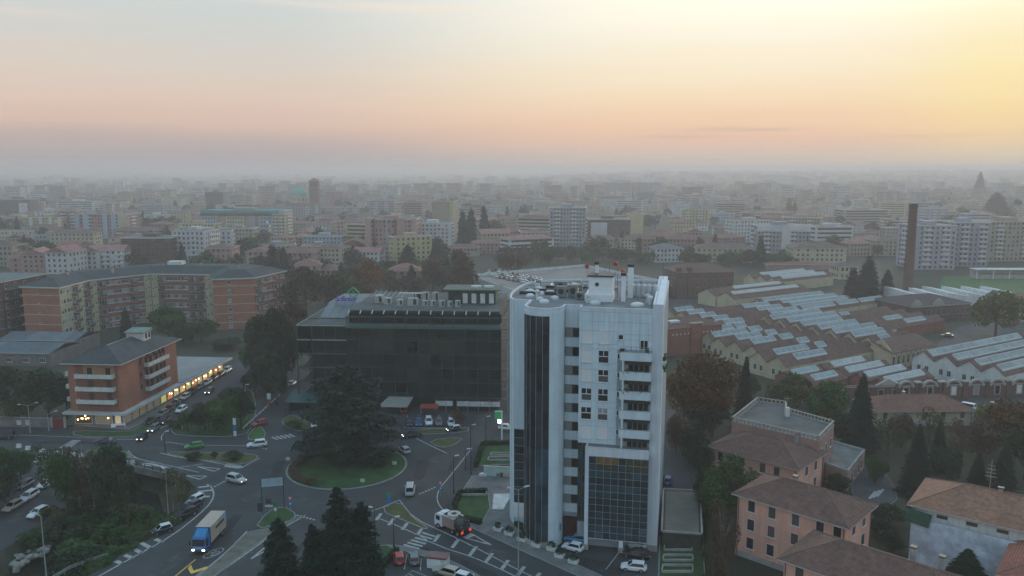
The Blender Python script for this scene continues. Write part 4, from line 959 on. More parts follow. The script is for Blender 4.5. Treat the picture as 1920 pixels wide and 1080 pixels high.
    for i, (x, y, w, d, h) in enumerate(((17.5, 14, 2.2, 3, 2.6), (20.5, 12, 2.0, 2, 2.2), (24.5, 10, 1.6, 1.6, 2.1), (27.5, 10, 2.6, 2, 2.6), (28.2, 12, 1.2, 1, 4.0), (31.5, 10, 1.3, 1.3, 1.9), (33.8, 9.5, 1.2, 1.2, 2.0), (36.2, 9, 1.4, 1.2, 2.2), (30.2, 18, 1.6, 1.4, 3.2), (33, 18, 1.6, 1.4, 3.2), (38.5, 9, 1.2, 1.2, 2.0), (40.5, 9, 1.3, 1.3, 2.2), (23, 20, 7, 2, 2.4))):
        h *= .78; o = MB().box(x, x + w, y, y + d, 25.65, 25.65 + h).build('air_handler', pl, T); MB().box(x + w * .6, x + w * .92, y - .04, y + .01, 26.0, 25.5 + h).build('grille', dark_metal, o)
    for i in range(7):
        x = 17 + i * 1.4
        MB().tube((x, 17, 25.65), (x, 17, 28.2), .07, n=6).build('pergola_post', pl, T); MB().tube((x, 12, 27.5), (x, 20, 28.3), .07, n=6).build('pergola_bar', pl, T)
    ph = MB().box(38, 51, 14, 22, 25.65, 29.4).build('penthouse', gm, T); MB().box(36.6, 52.2, 13.2, 23, 29.4, 29.75).build('penthouse_roof', M('penthouse_roof', (.10, .13, .11), .8, .15, .5), ph)
    for x in (42, 44.4, 46.8, 49.2): MB().box(x, x + 1.3, 13.9, 14.02, 25.9, 28.6).build('white_shutter', white_d, ph)
    for x in (44, 47.5): MB().box(x, x + 2.6, 17, 18.6, 29.75, 30.2).build('roof_hatch', white_d, ph)
    # outside steel mast frame at the right corner
    for y in (0, 2.4): MB().tube((Wd + 1.6, y, 0), (Wd + 1.6, y, 25.5), .16, n=6).build('service_post', steel, T)
    for k in range(9): MB().box(Wd + .1, Wd + 1.8, 0, 2.4, 2.6 + k * 2.7, 2.72 + k * 2.7).build('service_landing', dark_metal, T)
    # red parasol-like tent by the entrance
    # roof sign
    sg = thing('roof_sign', 'blue Sofinter lettering standing on the green office roof', 'sign', (*loc2(O, A, 5.6, 17.5), 25.0), A)
    cu = bpy.data.curves.new('lettering', 'FONT'); cu.body = 'Sofinter'; cu.size = 2.15; cu.extrude = .12; cu.offset = .035; cu.space_character = .92
    cu.materials.append(M('sign_letter_blue', (.012, .018, .20), .4, .05, 2, emit=(.03, .04, .5), estr=.10))
    tmp = bpy.data.objects.new('lettering_curve', cu); COL.objects.link(tmp); bpy.context.view_layer.update()
    me = bpy.data.meshes.new_from_object(tmp.evaluated_get(bpy.context.evaluated_depsgraph_get())); bpy.data.objects.remove(tmp)
    o = put('lettering', me, sg, (0, 0, .55)); o.rotation_euler = (R(90), 0, 0)
    MB().box(-.1, 7.9, .1, .18, .2, .32).build('sign_rail', steel, sg)
    for i in range(5): MB().box(i * 1.9, i * 1.9 + .08, .1, .2, -.9, .5).build('sign_post', steel, sg)
    em = thing('roof_emblem', 'green open diamond emblem standing on the office roof behind the lettering', 'sign', (*loc2(O, A, 8.8, 25), 25.1), A)
    gr = M('emblem_green', (.04, .30, .14), .5); mb = MB()
    for s_ in (1.0,):
        pts = [(0, 0, .2), (1.7, 0, 1.7), (0, 0, 3.2), (-1.7, 0, 1.7)]
        for i in range(4): mb.tube(pts[i], pts[(i + 1) % 4], .22, n=6)
    mb.build('diamond', gr, em); MB().tube((0, .2, -.1), (0, .2, .4), .1, n=6).build('emblem_post', steel, em); MB().tube((0, 0, 1.2), (0, 0, 2.2), .25, n=6).build('emblem_bar', gr, em)
office()
# ---------------------------------------------------------------- factory: rows of gabled halls with roof lights
FA = R(31); FO = (90.0, 250.0)
sky_glass = M('rooflight_glass', (.20, .25, .265), .55, .22, .7, spec=.2); sky_white = M('rooflight_white', (.36, .37, .36), .6, .18, .7, spec=.2)
rl_frame = M('rooflight_frame', (.52, .53, .52), .7, .08, 2)
ftile = M('factory_tile', (.155, .088, .07), .92, .28, .8, kind='tile', bump=.4, bscale=5)
def hall(name, label, ys, xr, wall, rise, lights, wallmat, glassm=None, pitch=7.15, sh=(0, 0), windows=False):
    """ys: skylight lower edge of each bay; xr(y) -> (x0, x1); lights: list of (y, x0, x1)"""
    T = thing(name, label, 'factory hall', (FO[0] + sh[0], FO[1] + sh[1], 0), FA)
    s = rise / (pitch / 2)
    for y in ys:
        x0, x1 = xr(y); ridge = y + 1.9; ya, yb = ridge - pitch / 2, ridge + pitch / 2
        w = MB(); w.add([(x0, ya, 0), (x0, yb, 0), (x1, yb, 0), (x1, ya, 0), (x0, ya, wall), (x0, yb, wall), (x1, yb, wall), (x1, ya, wall), (x0, ridge, wall + rise - .12), (x1, ridge, wall + rise - .12)],
                          [(0, 4, 8, 5, 1), (1, 5, 6, 2), (2, 6, 9, 7, 3), (3, 7, 4, 0)])
        w.build('gable_wall', wallmat, T)
        r = MB(); o = .25; t = .14
        r.add([(x0 - o, ya - .0, wall), (x1 + o, ya, wall), (x1 + o, ridge, wall + rise), (x0 - o, ridge, wall + rise), (x1 + o, yb, wall), (x0 - o, yb, wall),
               (x0 - o, ya, wall - t), (x1 + o, ya, wall - t), (x1 + o, ridge, wall + rise - t), (x0 - o, ridge, wall + rise - t), (x1 + o, yb, wall - t), (x0 - o, yb, wall - t)],
              [(0, 1, 2, 3), (3, 2, 4, 5), (0, 6, 7, 1), (0, 3, 9, 6), (3, 5, 11, 9), (1, 7, 8, 2), (2, 8, 10, 4), (5, 4, 10, 11)])
        r.build('roof_bay', ftile, T)
        if windows:
            m = wmesh(1.2, 1.8, frame_w, glass, 1)
            for k in (-1, 1): put('window', m, T, (x0, ridge + k * 1.2, 1.6), R(-90))
    for (y, a, b) in lights:
        ridge = y + 1.9; g = glassm or sky_glass; n = max(1, round((b - a) / 2.6))
        def pt(x, yy, up): return (x, yy, wall + (yy - (ridge - pitch / 2)) * s + up)
        lo, hi = y - .15, ridge - .25
        L = MB(); c = [(a - .1, lo), (b + .1, lo), (b + .1, hi), (a - .1, hi)]
        L.add([pt(x, yy, .0) for x, yy in c] + [pt(x, yy, .42) for x, yy in c], [(4, 5, 6, 7), (0, 1, 5, 4), (1, 2, 6, 5), (2, 3, 7, 6), (3, 0, 4, 7)])
        ro = L.build('roof_light', rl_frame, T)
        for i in range(n):
            xa = a + (b - a) * i / n + .08; xb = a + (b - a) * (i + 1) / n - .08
            q = MB(); c = [(xa, lo + .22), (xb, lo + .22), (xb, hi - .16), (xa, hi - .16)]
            q.add([pt(x, yy, .41) for x, yy in c] + [pt(x, yy, .45) for x, yy in c], [(4, 5, 6, 7), (0, 1, 5, 4), (1, 2, 6, 5), (2, 3, 7, 6), (3, 0, 4, 7)])
            q.build('pane', g, ro)
    return T
K = lambda k: 8.4 + 7.15 * k
def xa(y):
    k = round((y - 8.4) / 7.15)
    return ({-3: -20, -2: -20, -1: -15, 0: -15, 1: -15, 2: -13, 3: -9.5, 4: -7.5, 5: -3.5, 6: 8.5, 7: 8.5, 8: 8.5}[k], 22.2)
hall('factory_hall', 'lower factory hall with cream gable ends and short roof lights right of tower', [K(k) for k in range(-3, 9)], xa, 4.8, 2.5,
     [(K(8), 11, 20), (K(7), 11, 19), (K(6), 10.5, 18), (K(5), 10.5, 17.5), (K(4), 8.5, 18), (K(3), 6.8, 11.5), (K(2), 6, 11.5), (K(1), 6.4, 11), (K(0), 5, 10.5), (K(-1), 5, 9.8), (K(-2), 5, 9), (K(5), -1.5, 5.7), (K(4), -6, 5.2), (K(3), -7.8, 5.1), (K(2), -11.4, 4.2), (K(1), -7.8, 3.3), (K(0), -8.4, 2.1), (K(-2), -14, .6), (K(-3), -13.7, -.2)], cream, windows=True)
hall('factory_hall', 'raised factory hall with long blue roof lights and small cream gables', [K(k) for k in range(-3, 4)], lambda y: (22.6, 54 if y > -3 else 43), 6.2, 2.5,
     [(K(3), 25.2, 52.4), (K(2), 25.7, 52.5), (K(1), 24.5, 45.7), (K(0), 24.5, 44.8), (K(-1), 22.9, 44.9), (K(-2), 23.3, 39.4), (K(-3), 26.8, 31.9)], cream)
hall('factory_hall', 'brown tiled factory hall with a stepped set of roof lights below brick building', [K(k) for k in range(4, 8)], lambda y: (22.6, 57.2), 4.9, 2.3,
     [(K(7) - .8, 40.6, 55.4), (K(6) - .8, 41, 54.7), (K(5) - .8, 39.8, 55.9), (K(4) - .8, 39.9, 53.9)], cream)
hall('factory_hall', 'far factory hall with long roof lights left of the chimney', [43, 51.5, 58, 65], lambda y: (57.8, 112 if y < 45 else 100), 4.9, 2.3,
     [(65, 60.2, 99), (51.5, 61.8, 97.5), (58, 64, 99), (43, 58.4, 78), (43, 80.6, 93), (43, 95, 110)], cream)
hall('factory_hall', 'low factory hall with four white roof lights behind the arched wall', [-24.7, -31.2, -37.4, -43.9], lambda y: (-17, 4.4), 2.7, 2.0,
     [(-24.7, -12.8, 1.8), (-31.2, -14.7, 1.5), (-37.4, -14.7, 2.8), (-43.9, -15.2, 1.9)], brick_r, sky_white, 6.45, sh=(4.7, 9.9))
hall('factory_hall', 'small factory shed with two blue-grey roof lights near the park trees', [-26.0, -32.7], lambda y: (-32, -17.3), 2.7, 1.9, [(-26.0, -29.7, -19.4), (-32.7, -29.6, -19.8)], brick_r, M('rooflight_teal', (.16, .24, .25), .35, .2, .7), 6.8, sh=(3.5, 10.2))
hall('factory_hall', 'tall factory hall with white gable walls and long roof lights at right edge', [-34.4, -41.3, -48.2, -55.0], lambda y: (18, 74), 5.2, 2.5,
     [(-34.4, 19.5, 70), (-41.3, 20.6, 68), (-48.2, 20.1, 66), (-55.0, 19, 60)], white_w, M('rooflight_pale', (.25, .28, .275), .55, .3, .4, spec=.2), 6.85, sh=(2.4, 3.9), windows=True)
hall('factory_hall', 'distant factory hall with two pale roof lights right of brick building', [83, 95], lambda y: (58, 108), 5, 2.6, [(83, 60.6, 103.7), (95, 74, 106)], cream, sky_white, 11)
hall('factory_hall', 'farthest factory hall with three pale strip roof lights', [109.4, 117, 124.5], lambda y: (118, 162), 5, 2.4, [(109.4, 124, 158), (117, 124.2, 158.8), (124.5, 125.5, 160)], cream, sky_white, 7.4)
hall('factory_hall', 'low brown hall between raised hall and ornate chimney building', [K(k) for k in range(0, 4)], lambda y: (55, 96), 3.8, 2.0, [(K(1), 72, 82), (K(0), 74, 86), (K(3), 60, 70)], brick_r)
def factory_office():
    T = thing('factory_wing', 'long cream factory wing with tall windows under brown roof', 'factory wing', (*FO, 0), FA)
    MB().box(20, 43, -21.2, -15.2, 0, 5.6).build('wall', cream, T)
    mb = MB(); mb.add([(19.6, -21.8, 5.5), (43.5, -21.8, 5.5), (43.5, -14, 8.2), (19.6, -14, 8.2), (19.6, -21.8, 5.35), (43.5, -21.8, 5.35), (43.5, -14, 8.0), (19.6, -14, 8.0)], [(0, 1, 2, 3), (7, 6, 5, 4), (0, 4, 5, 1), (1, 5, 6, 2), (2, 6, 7, 3), (3, 7, 4, 0)]); mb.build('roof', ftile, T)
    for i in range(9):
        on_wall(T, (20, -21.2), (43, -21.2), .06 + i * .11, 1.4, wmesh(1.3, 2.9, frame_w, glass, 1))
    for i in range(10): MB().box(20.05 + i * 2.53, 20.35 + i * 2.53, -21.32, -21.2, 0, 5.4).build('pilaster', M('pilaster_ochre', (.4, .30, .18), .9, .1, .5), T)
    G2 = thing('gable_front', 'cream gabled bay with round emblem at the end of raised hall', 'gable', (*FO, 0), FA)
    mb = MB(); mb.add([(20.6, -20.6, 0), (20.6, -13.4, 0), (20.6, -13.4, 6.2), (20.6, -17, 9.2), (20.6, -20.6, 6.2), (21.0, -20.6, 0), (21.0, -13.4, 0), (21.0, -13.4, 6.2), (21.0, -17, 9.2), (21.0, -20.6, 6.2)], [(0, 4, 3, 2, 1), (5, 6, 7, 8, 9), (0, 5, 9, 4), (4, 9, 8, 3), (3, 8, 7, 2), (2, 7, 6, 1)]); mb.build('gable_wall', cream, G2)
    MB().tube((20.55, -17, 7.0), (20.45, -17, 7.0), .5, n=10).build('emblem', dark_metal, G2)
factory_office()

def arched_wall():
    p, q = (80.0, 207.6), (150.0, 213.6); L_ = math.dist(p, q); A = math.atan2(q[1] - p[1], q[0] - p[0])
    T = thing('arched_brick_wall', 'dark brick factory wall with arched pale window surrounds facing the yard', 'wall', (*p, 0), A)
    MB().box(0, L_, 0, .8, 0, 4.2).build('wall', brick_d, T)
    mould = M('pale_moulding', (.36, .33, .29), .9, .15, .6)
    MB().box(0, L_, -.12, .0, 3.75, 4.0).build('cornice', mould, T)
    xs = [8, 15, 27.2, 34.0, 40.8, 47.3, 53.4, 59.8, 66.2]
    for i, x in enumerate(xs):
        if i < 2:
            w = MB().box(x - 1.6, x + 1.6, -.1, .02, .4, 3.4).build('window', mould, T); MB().box(x - 1.2, x + 1.2, -.14, -.08, .6, 3.0).build('pane', glass, w); continue
        a = MB(); n = 10; vs = []
        for k in range(n + 1):
            t = math.pi * k / n
            for r in (2.3, 1.75): vs += [(x + r * math.cos(t), -.22, 3.4 + r * .85 * math.sin(t)), (x + r * math.cos(t), .6, 3.4 + r * .85 * math.sin(t))]
        fs = []
        for k in range(n):
            o = 4 * k; fs += [(o, o + 4, o + 6, o + 2), (o, o + 1, o + 5, o + 4), (o + 1, o + 3, o + 7, o + 5), (o + 2, o + 6, o + 7, o + 3)]
        a.add(vs, fs); a.build('arch_moulding', mould, T)
        g = MB(); g.add([(x + 1.8 * math.cos(math.pi * k / 10), .1, 3.38 + 1.8 * .85 * math.sin(math.pi * k / 10)) for k in range(11)], [tuple(range(11))]); g.build('arch_panel', brick_d, T)
        w = MB().box(x - .9, x + .9, -.1, .02, .9, 3.6).build('window', mould, T)
        pm = (glass, glass, white_d, shut_g, glass, white_d, white_d)[i - 2]
        MB().box(x - .62, x + .62, -.14, -.08, 1.1, 3.4).build('pane', pm, w)
        for k in (-1, 1):
            MB().box(x + k * 2.9 - .35, x + k * 2.9 + .35, -.3, .9, 0, 4.6).build('pier', brick_d, T); MB().box(x + k * 2.9 - .45, x + k * 2.9 + .45, -.4, 1.0, 4.6, 5.0).build('pier_cap', mould, T)
    a = MB(); a.add([(18.5, -.2, 4.2), (25.5, -.2, 4.2), (22, -.2, 6.0), (18.5, .6, 4.2), (25.5, .6, 4.2), (22, .6, 6.0)], [(0, 1, 2), (5, 4, 3), (0, 3, 4, 1), (1, 4, 5, 2), (2, 5, 3, 0)]); a.build('pediment', mould, T)
    for x in (20, 24): w = MB().box(x - .8, x + .8, -.1, .02, .4, 3.2).build('window', mould, T); MB().box(x - .6, x + .6, -.14, -.08, .6, 3.0).build('pane', glass, w)
arched_wall()

def chimney():
    T = thing('factory_chimney', 'tall round brick factory chimney rising above the factory roofs', 'chimney', (190.1, 378.5, 0))
    bm_ = M('chimney_brick', (.155, .085, .065), .9, .2, .25, kind='brick')
    mb = MB(); mb.lathe([(2.45, 0), (2.3, 8), (2.15, 20), (1.95, 34), (1.82, 44)], 24); mb.build('shaft', bm_, T, smooth=True)
    mb = MB(); mb.lathe([(1.84, 44), (1.98, 44.3), (1.98, 45.6), (1.85, 46), (1.4, 46.05), (1.4, 44)], 24); mb.build('crown', M('chimney_crown', (.10, .065, .055), .9, .2, .5), T)
    for z in (30, 38, 42): mb = MB(); mb.lathe([(2.08 if z < 35 else 1.95, z), (2.1 if z < 35 else 1.97, z + .2), (2.0, z + .3)], 24); mb.build('iron_band', dark_metal, T)
    MB().box(-3.2, 3.2, -3.2, 3.2, 0, 5).build('base', brick_d, T)
chimney()

def ornate():
    p, q = G(1706, 604), G(1818, 596); L_ = math.dist(p, q); A = math.atan2(q[1] - p[1], q[0] - p[0])
    T = thing('ornate_factory_building', 'old factory building with scrolled pale parapet at chimney foot', 'factory building', (*p, 0), A)
    MB().box(0, L_, 0, 22, 0, 6.5).build('wall', brick_d, T)
    hip(L_, 22, 6.5, 3.0, .4).build('roof', [M('roof_dark_plum', (.07, .055, .06), .9, .2, .5), concrete], T)
    mo = M('pale_moulding'); MB().box(-.2, L_ + .2, -.3, 0, 5.9, 6.3).build('cornice', mo, T)
    for i in range(12): on_wall(T, (0, 0), (L_, 0), .05 + i * .082, 2.2, wmesh(1.3, 2.6, mo, glass, 1))
    for x in (3, L_ * .45):
        for k, (w, h) in enumerate(((2.6, 1.2), (1.8, 2.0), (.9, 2.7))): MB().box(x - w, x + w, -.25 - .01 * k, .25, 6.3, 6.3 + h).build('parapet_step', mo, T)
    # white sawtooth roofs behind
    T2 = thing('sawtooth_shed', 'white sawtooth roofed shed behind the chimney beside sports field', 'shed', (*G(1700, 575), 0), R(2))
    for i in range(6):
        x = i * 9.5; mb = MB(); mb.add([(x, 0, 0), (x + 9.4, 0, 0), (x + 9.4, 22, 0), (x, 22, 0), (x, 0, 6.4), (x + 9.4, 0, 4.6), (x + 9.4, 22, 4.6), (x, 22, 6.4)], [(4, 5, 6, 7), (0, 1, 5, 4), (1, 2, 6, 5), (2, 3, 7, 6), (3, 0, 4, 7)]); mb.build('sawtooth_bay', white_w, T2)
ornate()

def brick_works():
    T = thing('brick_works_building', 'three-storey brown brick works with pale window surrounds behind white tower', 'factory building', (79.5, 381, 0), R(8))
    MB().box(0, 29, 0, 18, 0, 13.2).build('wall', brick_d, T); hip(29, 18, 13.2, 3.2, .5).build('roof', [tile_brown, concrete], T)
    m = wmesh(1.3, 2.3, M('pale_moulding'), glass, 1)
    for e, (p, q, n) in enumerate((((0, 0), (29, 0), 7), ((29, 0), (29, 18), 4), ((0, 18), (0, 0), 4))):
        for k in range(3):
            for i in range(n): on_wall(T, p, q, (i + .5) / n, 1.6 + 4 * k, m)
    for x in (0, 5.5): MB().box(x, x + 2.2, -.4, 2, 0, 15.2).build('corner_turret', brick_d, T)
    MB().box(-.3, 29.3, -.25, 0, 12.6, 13.0).build('cornice', M('pale_moulding'), T)
    # red brick range with a row of pale dots, next to the tower
    p, q = G(1256, 668), G(1352, 657); L_ = math.dist(p, q)
    T = thing('red_brick_range', 'red brick range with row of small pale vents right of tower', 'factory building', (*p, 0), math.atan2(q[1] - p[1], q[0] - p[0]))
    MB().box(-6, L_, 0, 14, 0, 9.5).build('wall', brick_r, T); hip(L_ + 6, 14, 9.5, 2.2, .3, x0=-6).build('roof', [tile_brown, concrete], T)
    for i in range(13):
        if i in (5, 6, 7): continue
        MB().tube((1 + i * L_ / 13.5, -.08, 7.2), (1 + i * L_ / 13.5, .05, 7.2), .28, n=8).build('vent', white_d, T)
    MB().box(L_ * .38, L_ * .58, -.6, .2, 0, 10.4).build('portal_bay', brick_r, T); MB().box(L_ * .36, L_ * .6, -.8, .4, 10.4, 10.8).build('portal_cap', M('pale_moulding'), T)
    MB().box(2, 6, 3, 8, 10, 11.2).build('roof_hatch', white_d, T)
brick_works()

def parking_deck():
    P = GP((884, 519), (1095, 500), (1252, 533), (1215, 590), (1000, 600), (962, 545), z=5.0)
    c = P[0]; Q = [(x - c[0], y - c[1]) for x, y in P]
    T = thing('parking_deck', 'wide flat parking roof with pale parapet behind the tower', 'car park', (*c, 0))
    MB().prism(Q, 0, 4.9).build('deck', M('deck_surface', (.20, .19, .185), .92, .2, .06), T)
    for i, (a, b) in enumerate(zip(Q, Q[1:] + Q[:1])):
        if i in (0, 1, 5): wall_box(T, 'parapet', a, b, 0, 1, 0 if i else 4, 6.4 if i < 2 else 5.7, -.35, 0, white_d)
parking_deck()

# ---------------------------------------------------------------- salmon houses and neighbours, lower right
def house(label, O, A, w, d, h, floors, wallmat, roofmat, rise, front, side, cat='house', chim=((.4, .55),), name='salmon_house', over=.8, sidewin=True, base=True, wm=None):
    T = thing(name, label, cat, (*O, 0), A)
    MB().box(0, w, 0, d, 0, h).build('wall', wallmat, T)
    if base: MB().box(-.06, w + .06, -.06, d + .06, 0, 1.0).build('plinth', M('plinth_grey', (.36, .34, .32), .9, .15, .6), T)
    r = hip(w, d, h + .15, rise, over).build('roof', [roofmat, gutter], T)
    kx = (d + 2 * over) / 2 if w > d else 0
    if w > d:
        MB().tube((kx - over, d / 2, h + rise + .16), (w + over - kx, d / 2, h + rise + .16), .13, n=6).build('ridge_tiles', M('ridge_tile', (.20, .12, .095), .9, .2, 2), r)
        for x, s in ((-over, 1), (w + over, -1)):
            for y in (-over, d + over): MB().tube((x, y, h + .17), (x + s * kx, d / 2, h + rise + .16), .1, n=5).build('hip_tiles', M('ridge_tile'), r)
    fh = (h - 1.0) / floors
    mo = wm or [wmesh(1.3, 1.95, frame_w, glass, 0), wmesh(1.3, 1.95, frame_w, shut_b, 0), wmesh(1.3, 1.95, frame_w, M('shutter_mauve', (.12, .075, .07), .8, .15, 3), 0)]
    for k in range(floors):
        z = 1.0 + k * fh + .8
        for t in front: on_wall(T, (0, 0), (w, 0), t, z, rnd.choice(mo))
        for t in side:
            on_wall(T, (w, 0), (w, d), t, z, rnd.choice(mo)); on_wall(T, (0, d), (0, 0), t, z, rnd.choice(mo))
    for (x, y) in ((.25, -.12), (w - .25, -.12), (w + .12, d - .3)): MB().tube((x, y, 0), (x, y, h), .07, n=6).build('downpipe', M('downpipe_copper', (.14, .08, .06), .6), T)
    for (tx, ty) in chim: chimney_stack(T, w * tx, d * ty, h + rise * .8, 1.2, .6)
    return T
hA = R(-43.5)
t = house('salmon three-storey house with brown hip roof, middle of the right-hand row', (36.4, 121.9), hA, 17.2, 10.2, 10.3, 3, pinkw, tile_brown, 2.6, (.14, .34, .56, .78, .93), (.3, .7))
t = house('salmon house with brown roof seen from above at the bottom right', (37.0, 101.6), hA, 22, 10.6, 9.6, 3, pinkw, tile_brown, 2.7, (.1, .3, .5, .7, .9), (.3, .7), chim=((.62, .8), (.78, .78)))
t = house('salmon house with brown hip roof beside bushy tree and lane', (39.6, 151.8), hA, 17.6, 11.8, 7.6, 2, pinkw, tile_brown, 2.6, (.12, .38, .62, .78), (.35, .7), chim=((.75, .8),))
def annex():
    P = GP((1372, 788), (1535, 825), (1564, 795), (1475, 770), (1474, 758), (1420, 750), z=10.5); c = P[0]; Q = [(x - c[0], y - c[1]) for x, y in P]
    T = thing('flat_roof_annex', 'pink flat-roofed annex with balustrade behind the upper salmon house', 'building', (*c, 0))
    pk = M('wall_dusty_pink', (.42, .24, .20), .9, .12, .3, kind='streak')
    MB().prism(Q, 0, 10.2).build('wall', pk, T); MB().prism(offset(Q, .5), 10.2, 10.26).build('roof', flatroof, T)
    bs = M('balustrade', (.33, .31, .28), .9, .15, 1)
    for a, b in zip(Q, Q[1:] + Q[:1]):
        w = wall_box(T, 'balustrade_base', a, b, 0, 1, 10.2, 10.4, -.3, .05, bs); wall_box(T, 'balustrade_rail', a, b, 0, 1, 11.1, 11.25, -.28, .03, bs)
        n = max(2, int(math.dist(a, b) / .8))
        for i in range(n): wall_box(T, 'baluster', a, b, (i + .3) / n, (i + .7) / n, 10.4, 11.1, -.2, -.05, bs)
        for t in (.2, .5, .8):
            if math.dist(a, b) > 8: on_wall(T, a, b, t, 6.4, wmesh(1.15, 1.75, frame_w, glass, 1))
    x, y = Q[3]; MB().tube((x - 1, y - 3, 10.2), (x - 1, y - 3, 14.5), .05, n=5).build('aerial', steel, T); MB().box(x - 1.8, x - .2, y - 3.02, y - 2.98, 14.0, 14.06).build('aerial_arm', steel, T)
    MB().box(x - 1.4, x - .6, y - 3.6, y - 2.8, 10.2, 12.2).build('chimney', white_d, T)
    P = GP((1548, 868), (1590, 883), (1622, 843), (1560, 826), z=4.2); c = P[0]; Q = [(x - c[0], y - c[1]) for x, y in P]
    T = thing('low_pink_extension', 'low pink extension with wet flat roof beside the garden path', 'building', (*c, 0))
    MB().prism(Q, 0, 3.8).build('wall', pk, T); MB().prism(offset(Q, .4), 3.8, 3.86).build('roof', M('wet_roofing', (.13, .14, .14), .7, .4, .3), T)
    for a, b in zip(Q, Q[1:] + Q[:1]):
        wall_box(T, 'parapet', a, b, 0, 1, 3.8, 4.3, -.3, .04, concrete)
        for t in (.2, .4, .6, .8):
            if math.dist(a, b) > 6: on_wall(T, a, b, t, 1.0, wmesh(.8, 1.9, frame_w, glass, 0))
annex()
net = M('scaffold_net', (.50, .54, .60), .9, .28, .45, rand=.09)
t = house('white house wrapped in scaffold netting under a patchy orange tile roof', (63.4, 119.4), R(-38), 26, 12.5, 9.6, 2, white_w, tile_org, 2.9, (), (), chim=((.42, .5), (.68, .55)), name='netted_house')
for i in range(10):
    for j in range(4):
        x0 = .05 + i * 2.6; MB().box(x0 - .02, x0 + 2.62, -.9 - .05 * ((i * 7 + j * 3) % 3), -.85, .3 + j * 1.9, .3 + j * 1.9 + 1.93).build('netting_sheet', net, t)
for i in range(11): MB().tube((.05 + i * 2.6, -.78, 0), (.05 + i * 2.6, -.78, 8.6), .045, n=5).build('scaffold_pole', steel, t)
for j in range(5): MB().box(.02, 26, -.80, -.74, .25 + j * 1.9, .31 + j * 1.9).build('scaffold_rail', steel, t)
for i in range(6): on_wall(t, (0, 0), (26, 0), .16 + i * .155, 8.35, wmesh(1.7, .75, frame_w, shut_b, 0, False), 'attic_window', out=.02)
MB().add([(-.8, -1.2, 9.4), (3, -1.3, 9.2), (2.6, -1.35, 6.9), (-.9, -1.3, 7.3), (-1.1, 4, 7.5), (-1.0, 5, 9.5)], [(0, 3, 2, 1), (0, 5, 4, 3)]).build('green_net', M('net_green', (.03, .09, .06), .9, .3, 1), t)
a = MB().tube((9.3, 7.5, 12), (9.3, 7.5, 17), .05, n=5).build('aerial', steel, t)
for k in range(4): MB().box(8.5 + .1 * k, 10.1 - .1 * k, 7.48, 7.52, 14.2 + k * .6, 14.25 + k * .6).build('aerial_arm', steel, a)
t = house('house corner with bright red tile roof at bottom right edge', (66.8, 101.6), R(-40), 16, 14, 7.4, 2, white_w, M('roof_tile_bright', (.34, .12, .08), .9, .25, 1.3, kind='tile', bump=.5), 3.0, (.2, .5), (.3, .7), name='red_roofed_house')
t = house('low hall with wide dull-red hip roof in front of the arched wall', G(1640, 800), R(2), 24, 10, 3.8, 1, cream, tile_red, 2.6, (.1, .3, .5, .7, .9), (.5,), name='low_hall')
def garage():
    P = GP((1245, 917), (1312, 920), (1315, 1000), (1242, 995), z=3.0); c = P[3]; Q = [(x - c[0], y - c[1]) for x, y in P]
    T = thing('flat_garage', 'flat-roofed garage block with pale rim beside the tower', 'garage', (*c, 0))
    MB().prism(Q, 0, 2.8).build('wall', M('garage_wall', (.05, .06, .045), .9, .3, .6), T); MB().prism(offset(Q, .35), 2.8, 2.85).build('roof', M('garage_roofing', (.15, .145, .125), .9, .15, .3), T)
    for a, b in zip(Q, Q[1:] + Q[:1]): wall_box(T, 'roof_rim', a, b, 0, 1, 2.8, 3.1, -.25, .06, concrete)
garage()
# ---------------------------------------------------------------- the city behind
def W_(n, c): return M('city_' + n, tuple(v * .90 for v in c), .92, .12, .12, kind='streak', rand=.10)
cw = dict(white=W_('white', (.60, .60, .60)), cream=W_('cream', (.52, .46, .33)), pink=W_('pink', (.46, .30, .27)), grey=W_('grey', (.36, .37, .39)), blue=W_('blue', (.36, .43, .50)),
          beige=W_('beige', (.42, .35, .27)), brown=W_('brown', (.17, .105, .085)), yellow=W_('yellow', (.52, .44, .24)), lilac=W_('lilac', (.40, .36, .42)), rose=W_('rose', (.40, .24, .22)), dark=W_('dark', (.13, .11, .11)))
rf = dict(red=M('city_roof_red', (.20, .095, .075), .92, .25, .3, rand=.15), brown=M('city_roof_brown', (.135, .088, .075), .92, .25, .3, rand=.15), grey=M('city_roof_grey', (.15, .155, .16), .92, .2, .2, rand=.15), slate=slate, turq=M('city_roof_turquoise', (.05, .30, .33), .7, .15, .2), pink=M('city_roof_pink', (.29, .14, .125), .92, .25, .3, rand=.1))
cglass = M('city_window', (.035, .042, .05), .25, .3, .2, spec=.4); cframe = M('city_trim', (.56, .56, .54), .8, .1, .5); cshut = M('city_shutter', (.13, .11, .09), .85, .2, .5)
TAKEN = []          # (x, y, radius) of what stands
def win_grid(mb, p, q, z0, floors, fh, step, ww, wh, mi, skip=0.0, out=.06):
    d = (q[0] - p[0], q[1] - p[1]); l = math.hypot(*d); ux, uy = d[0] / l, d[1] / l; nx, ny = uy, -ux
    n = max(1, int((l - .8) / step)); off = (l - n * step) / 2
    for k in range(floors):
        z = z0 + k * fh + fh * .32
        for i in range(n):
            if rnd.random() < skip: continue
            a = off + i * step + (step - ww) / 2; b = a + ww; P = []
            for o in (0, out):
                for (t, zz) in ((a, z), (b, z), (b, z + wh), (a, z + wh)): P.append((p[0] + ux * t + nx * o, p[1] + uy * t + ny * o, zz))
            mb.add(P, [(4, 5, 6, 7), (0, 1, 5, 4), (1, 2, 6, 5), (2, 3, 7, 6), (3, 0, 4, 7)], 4 if rnd.random() < .004 else mi if rnd.random() < .72 else (1 if mi == 0 else mi))
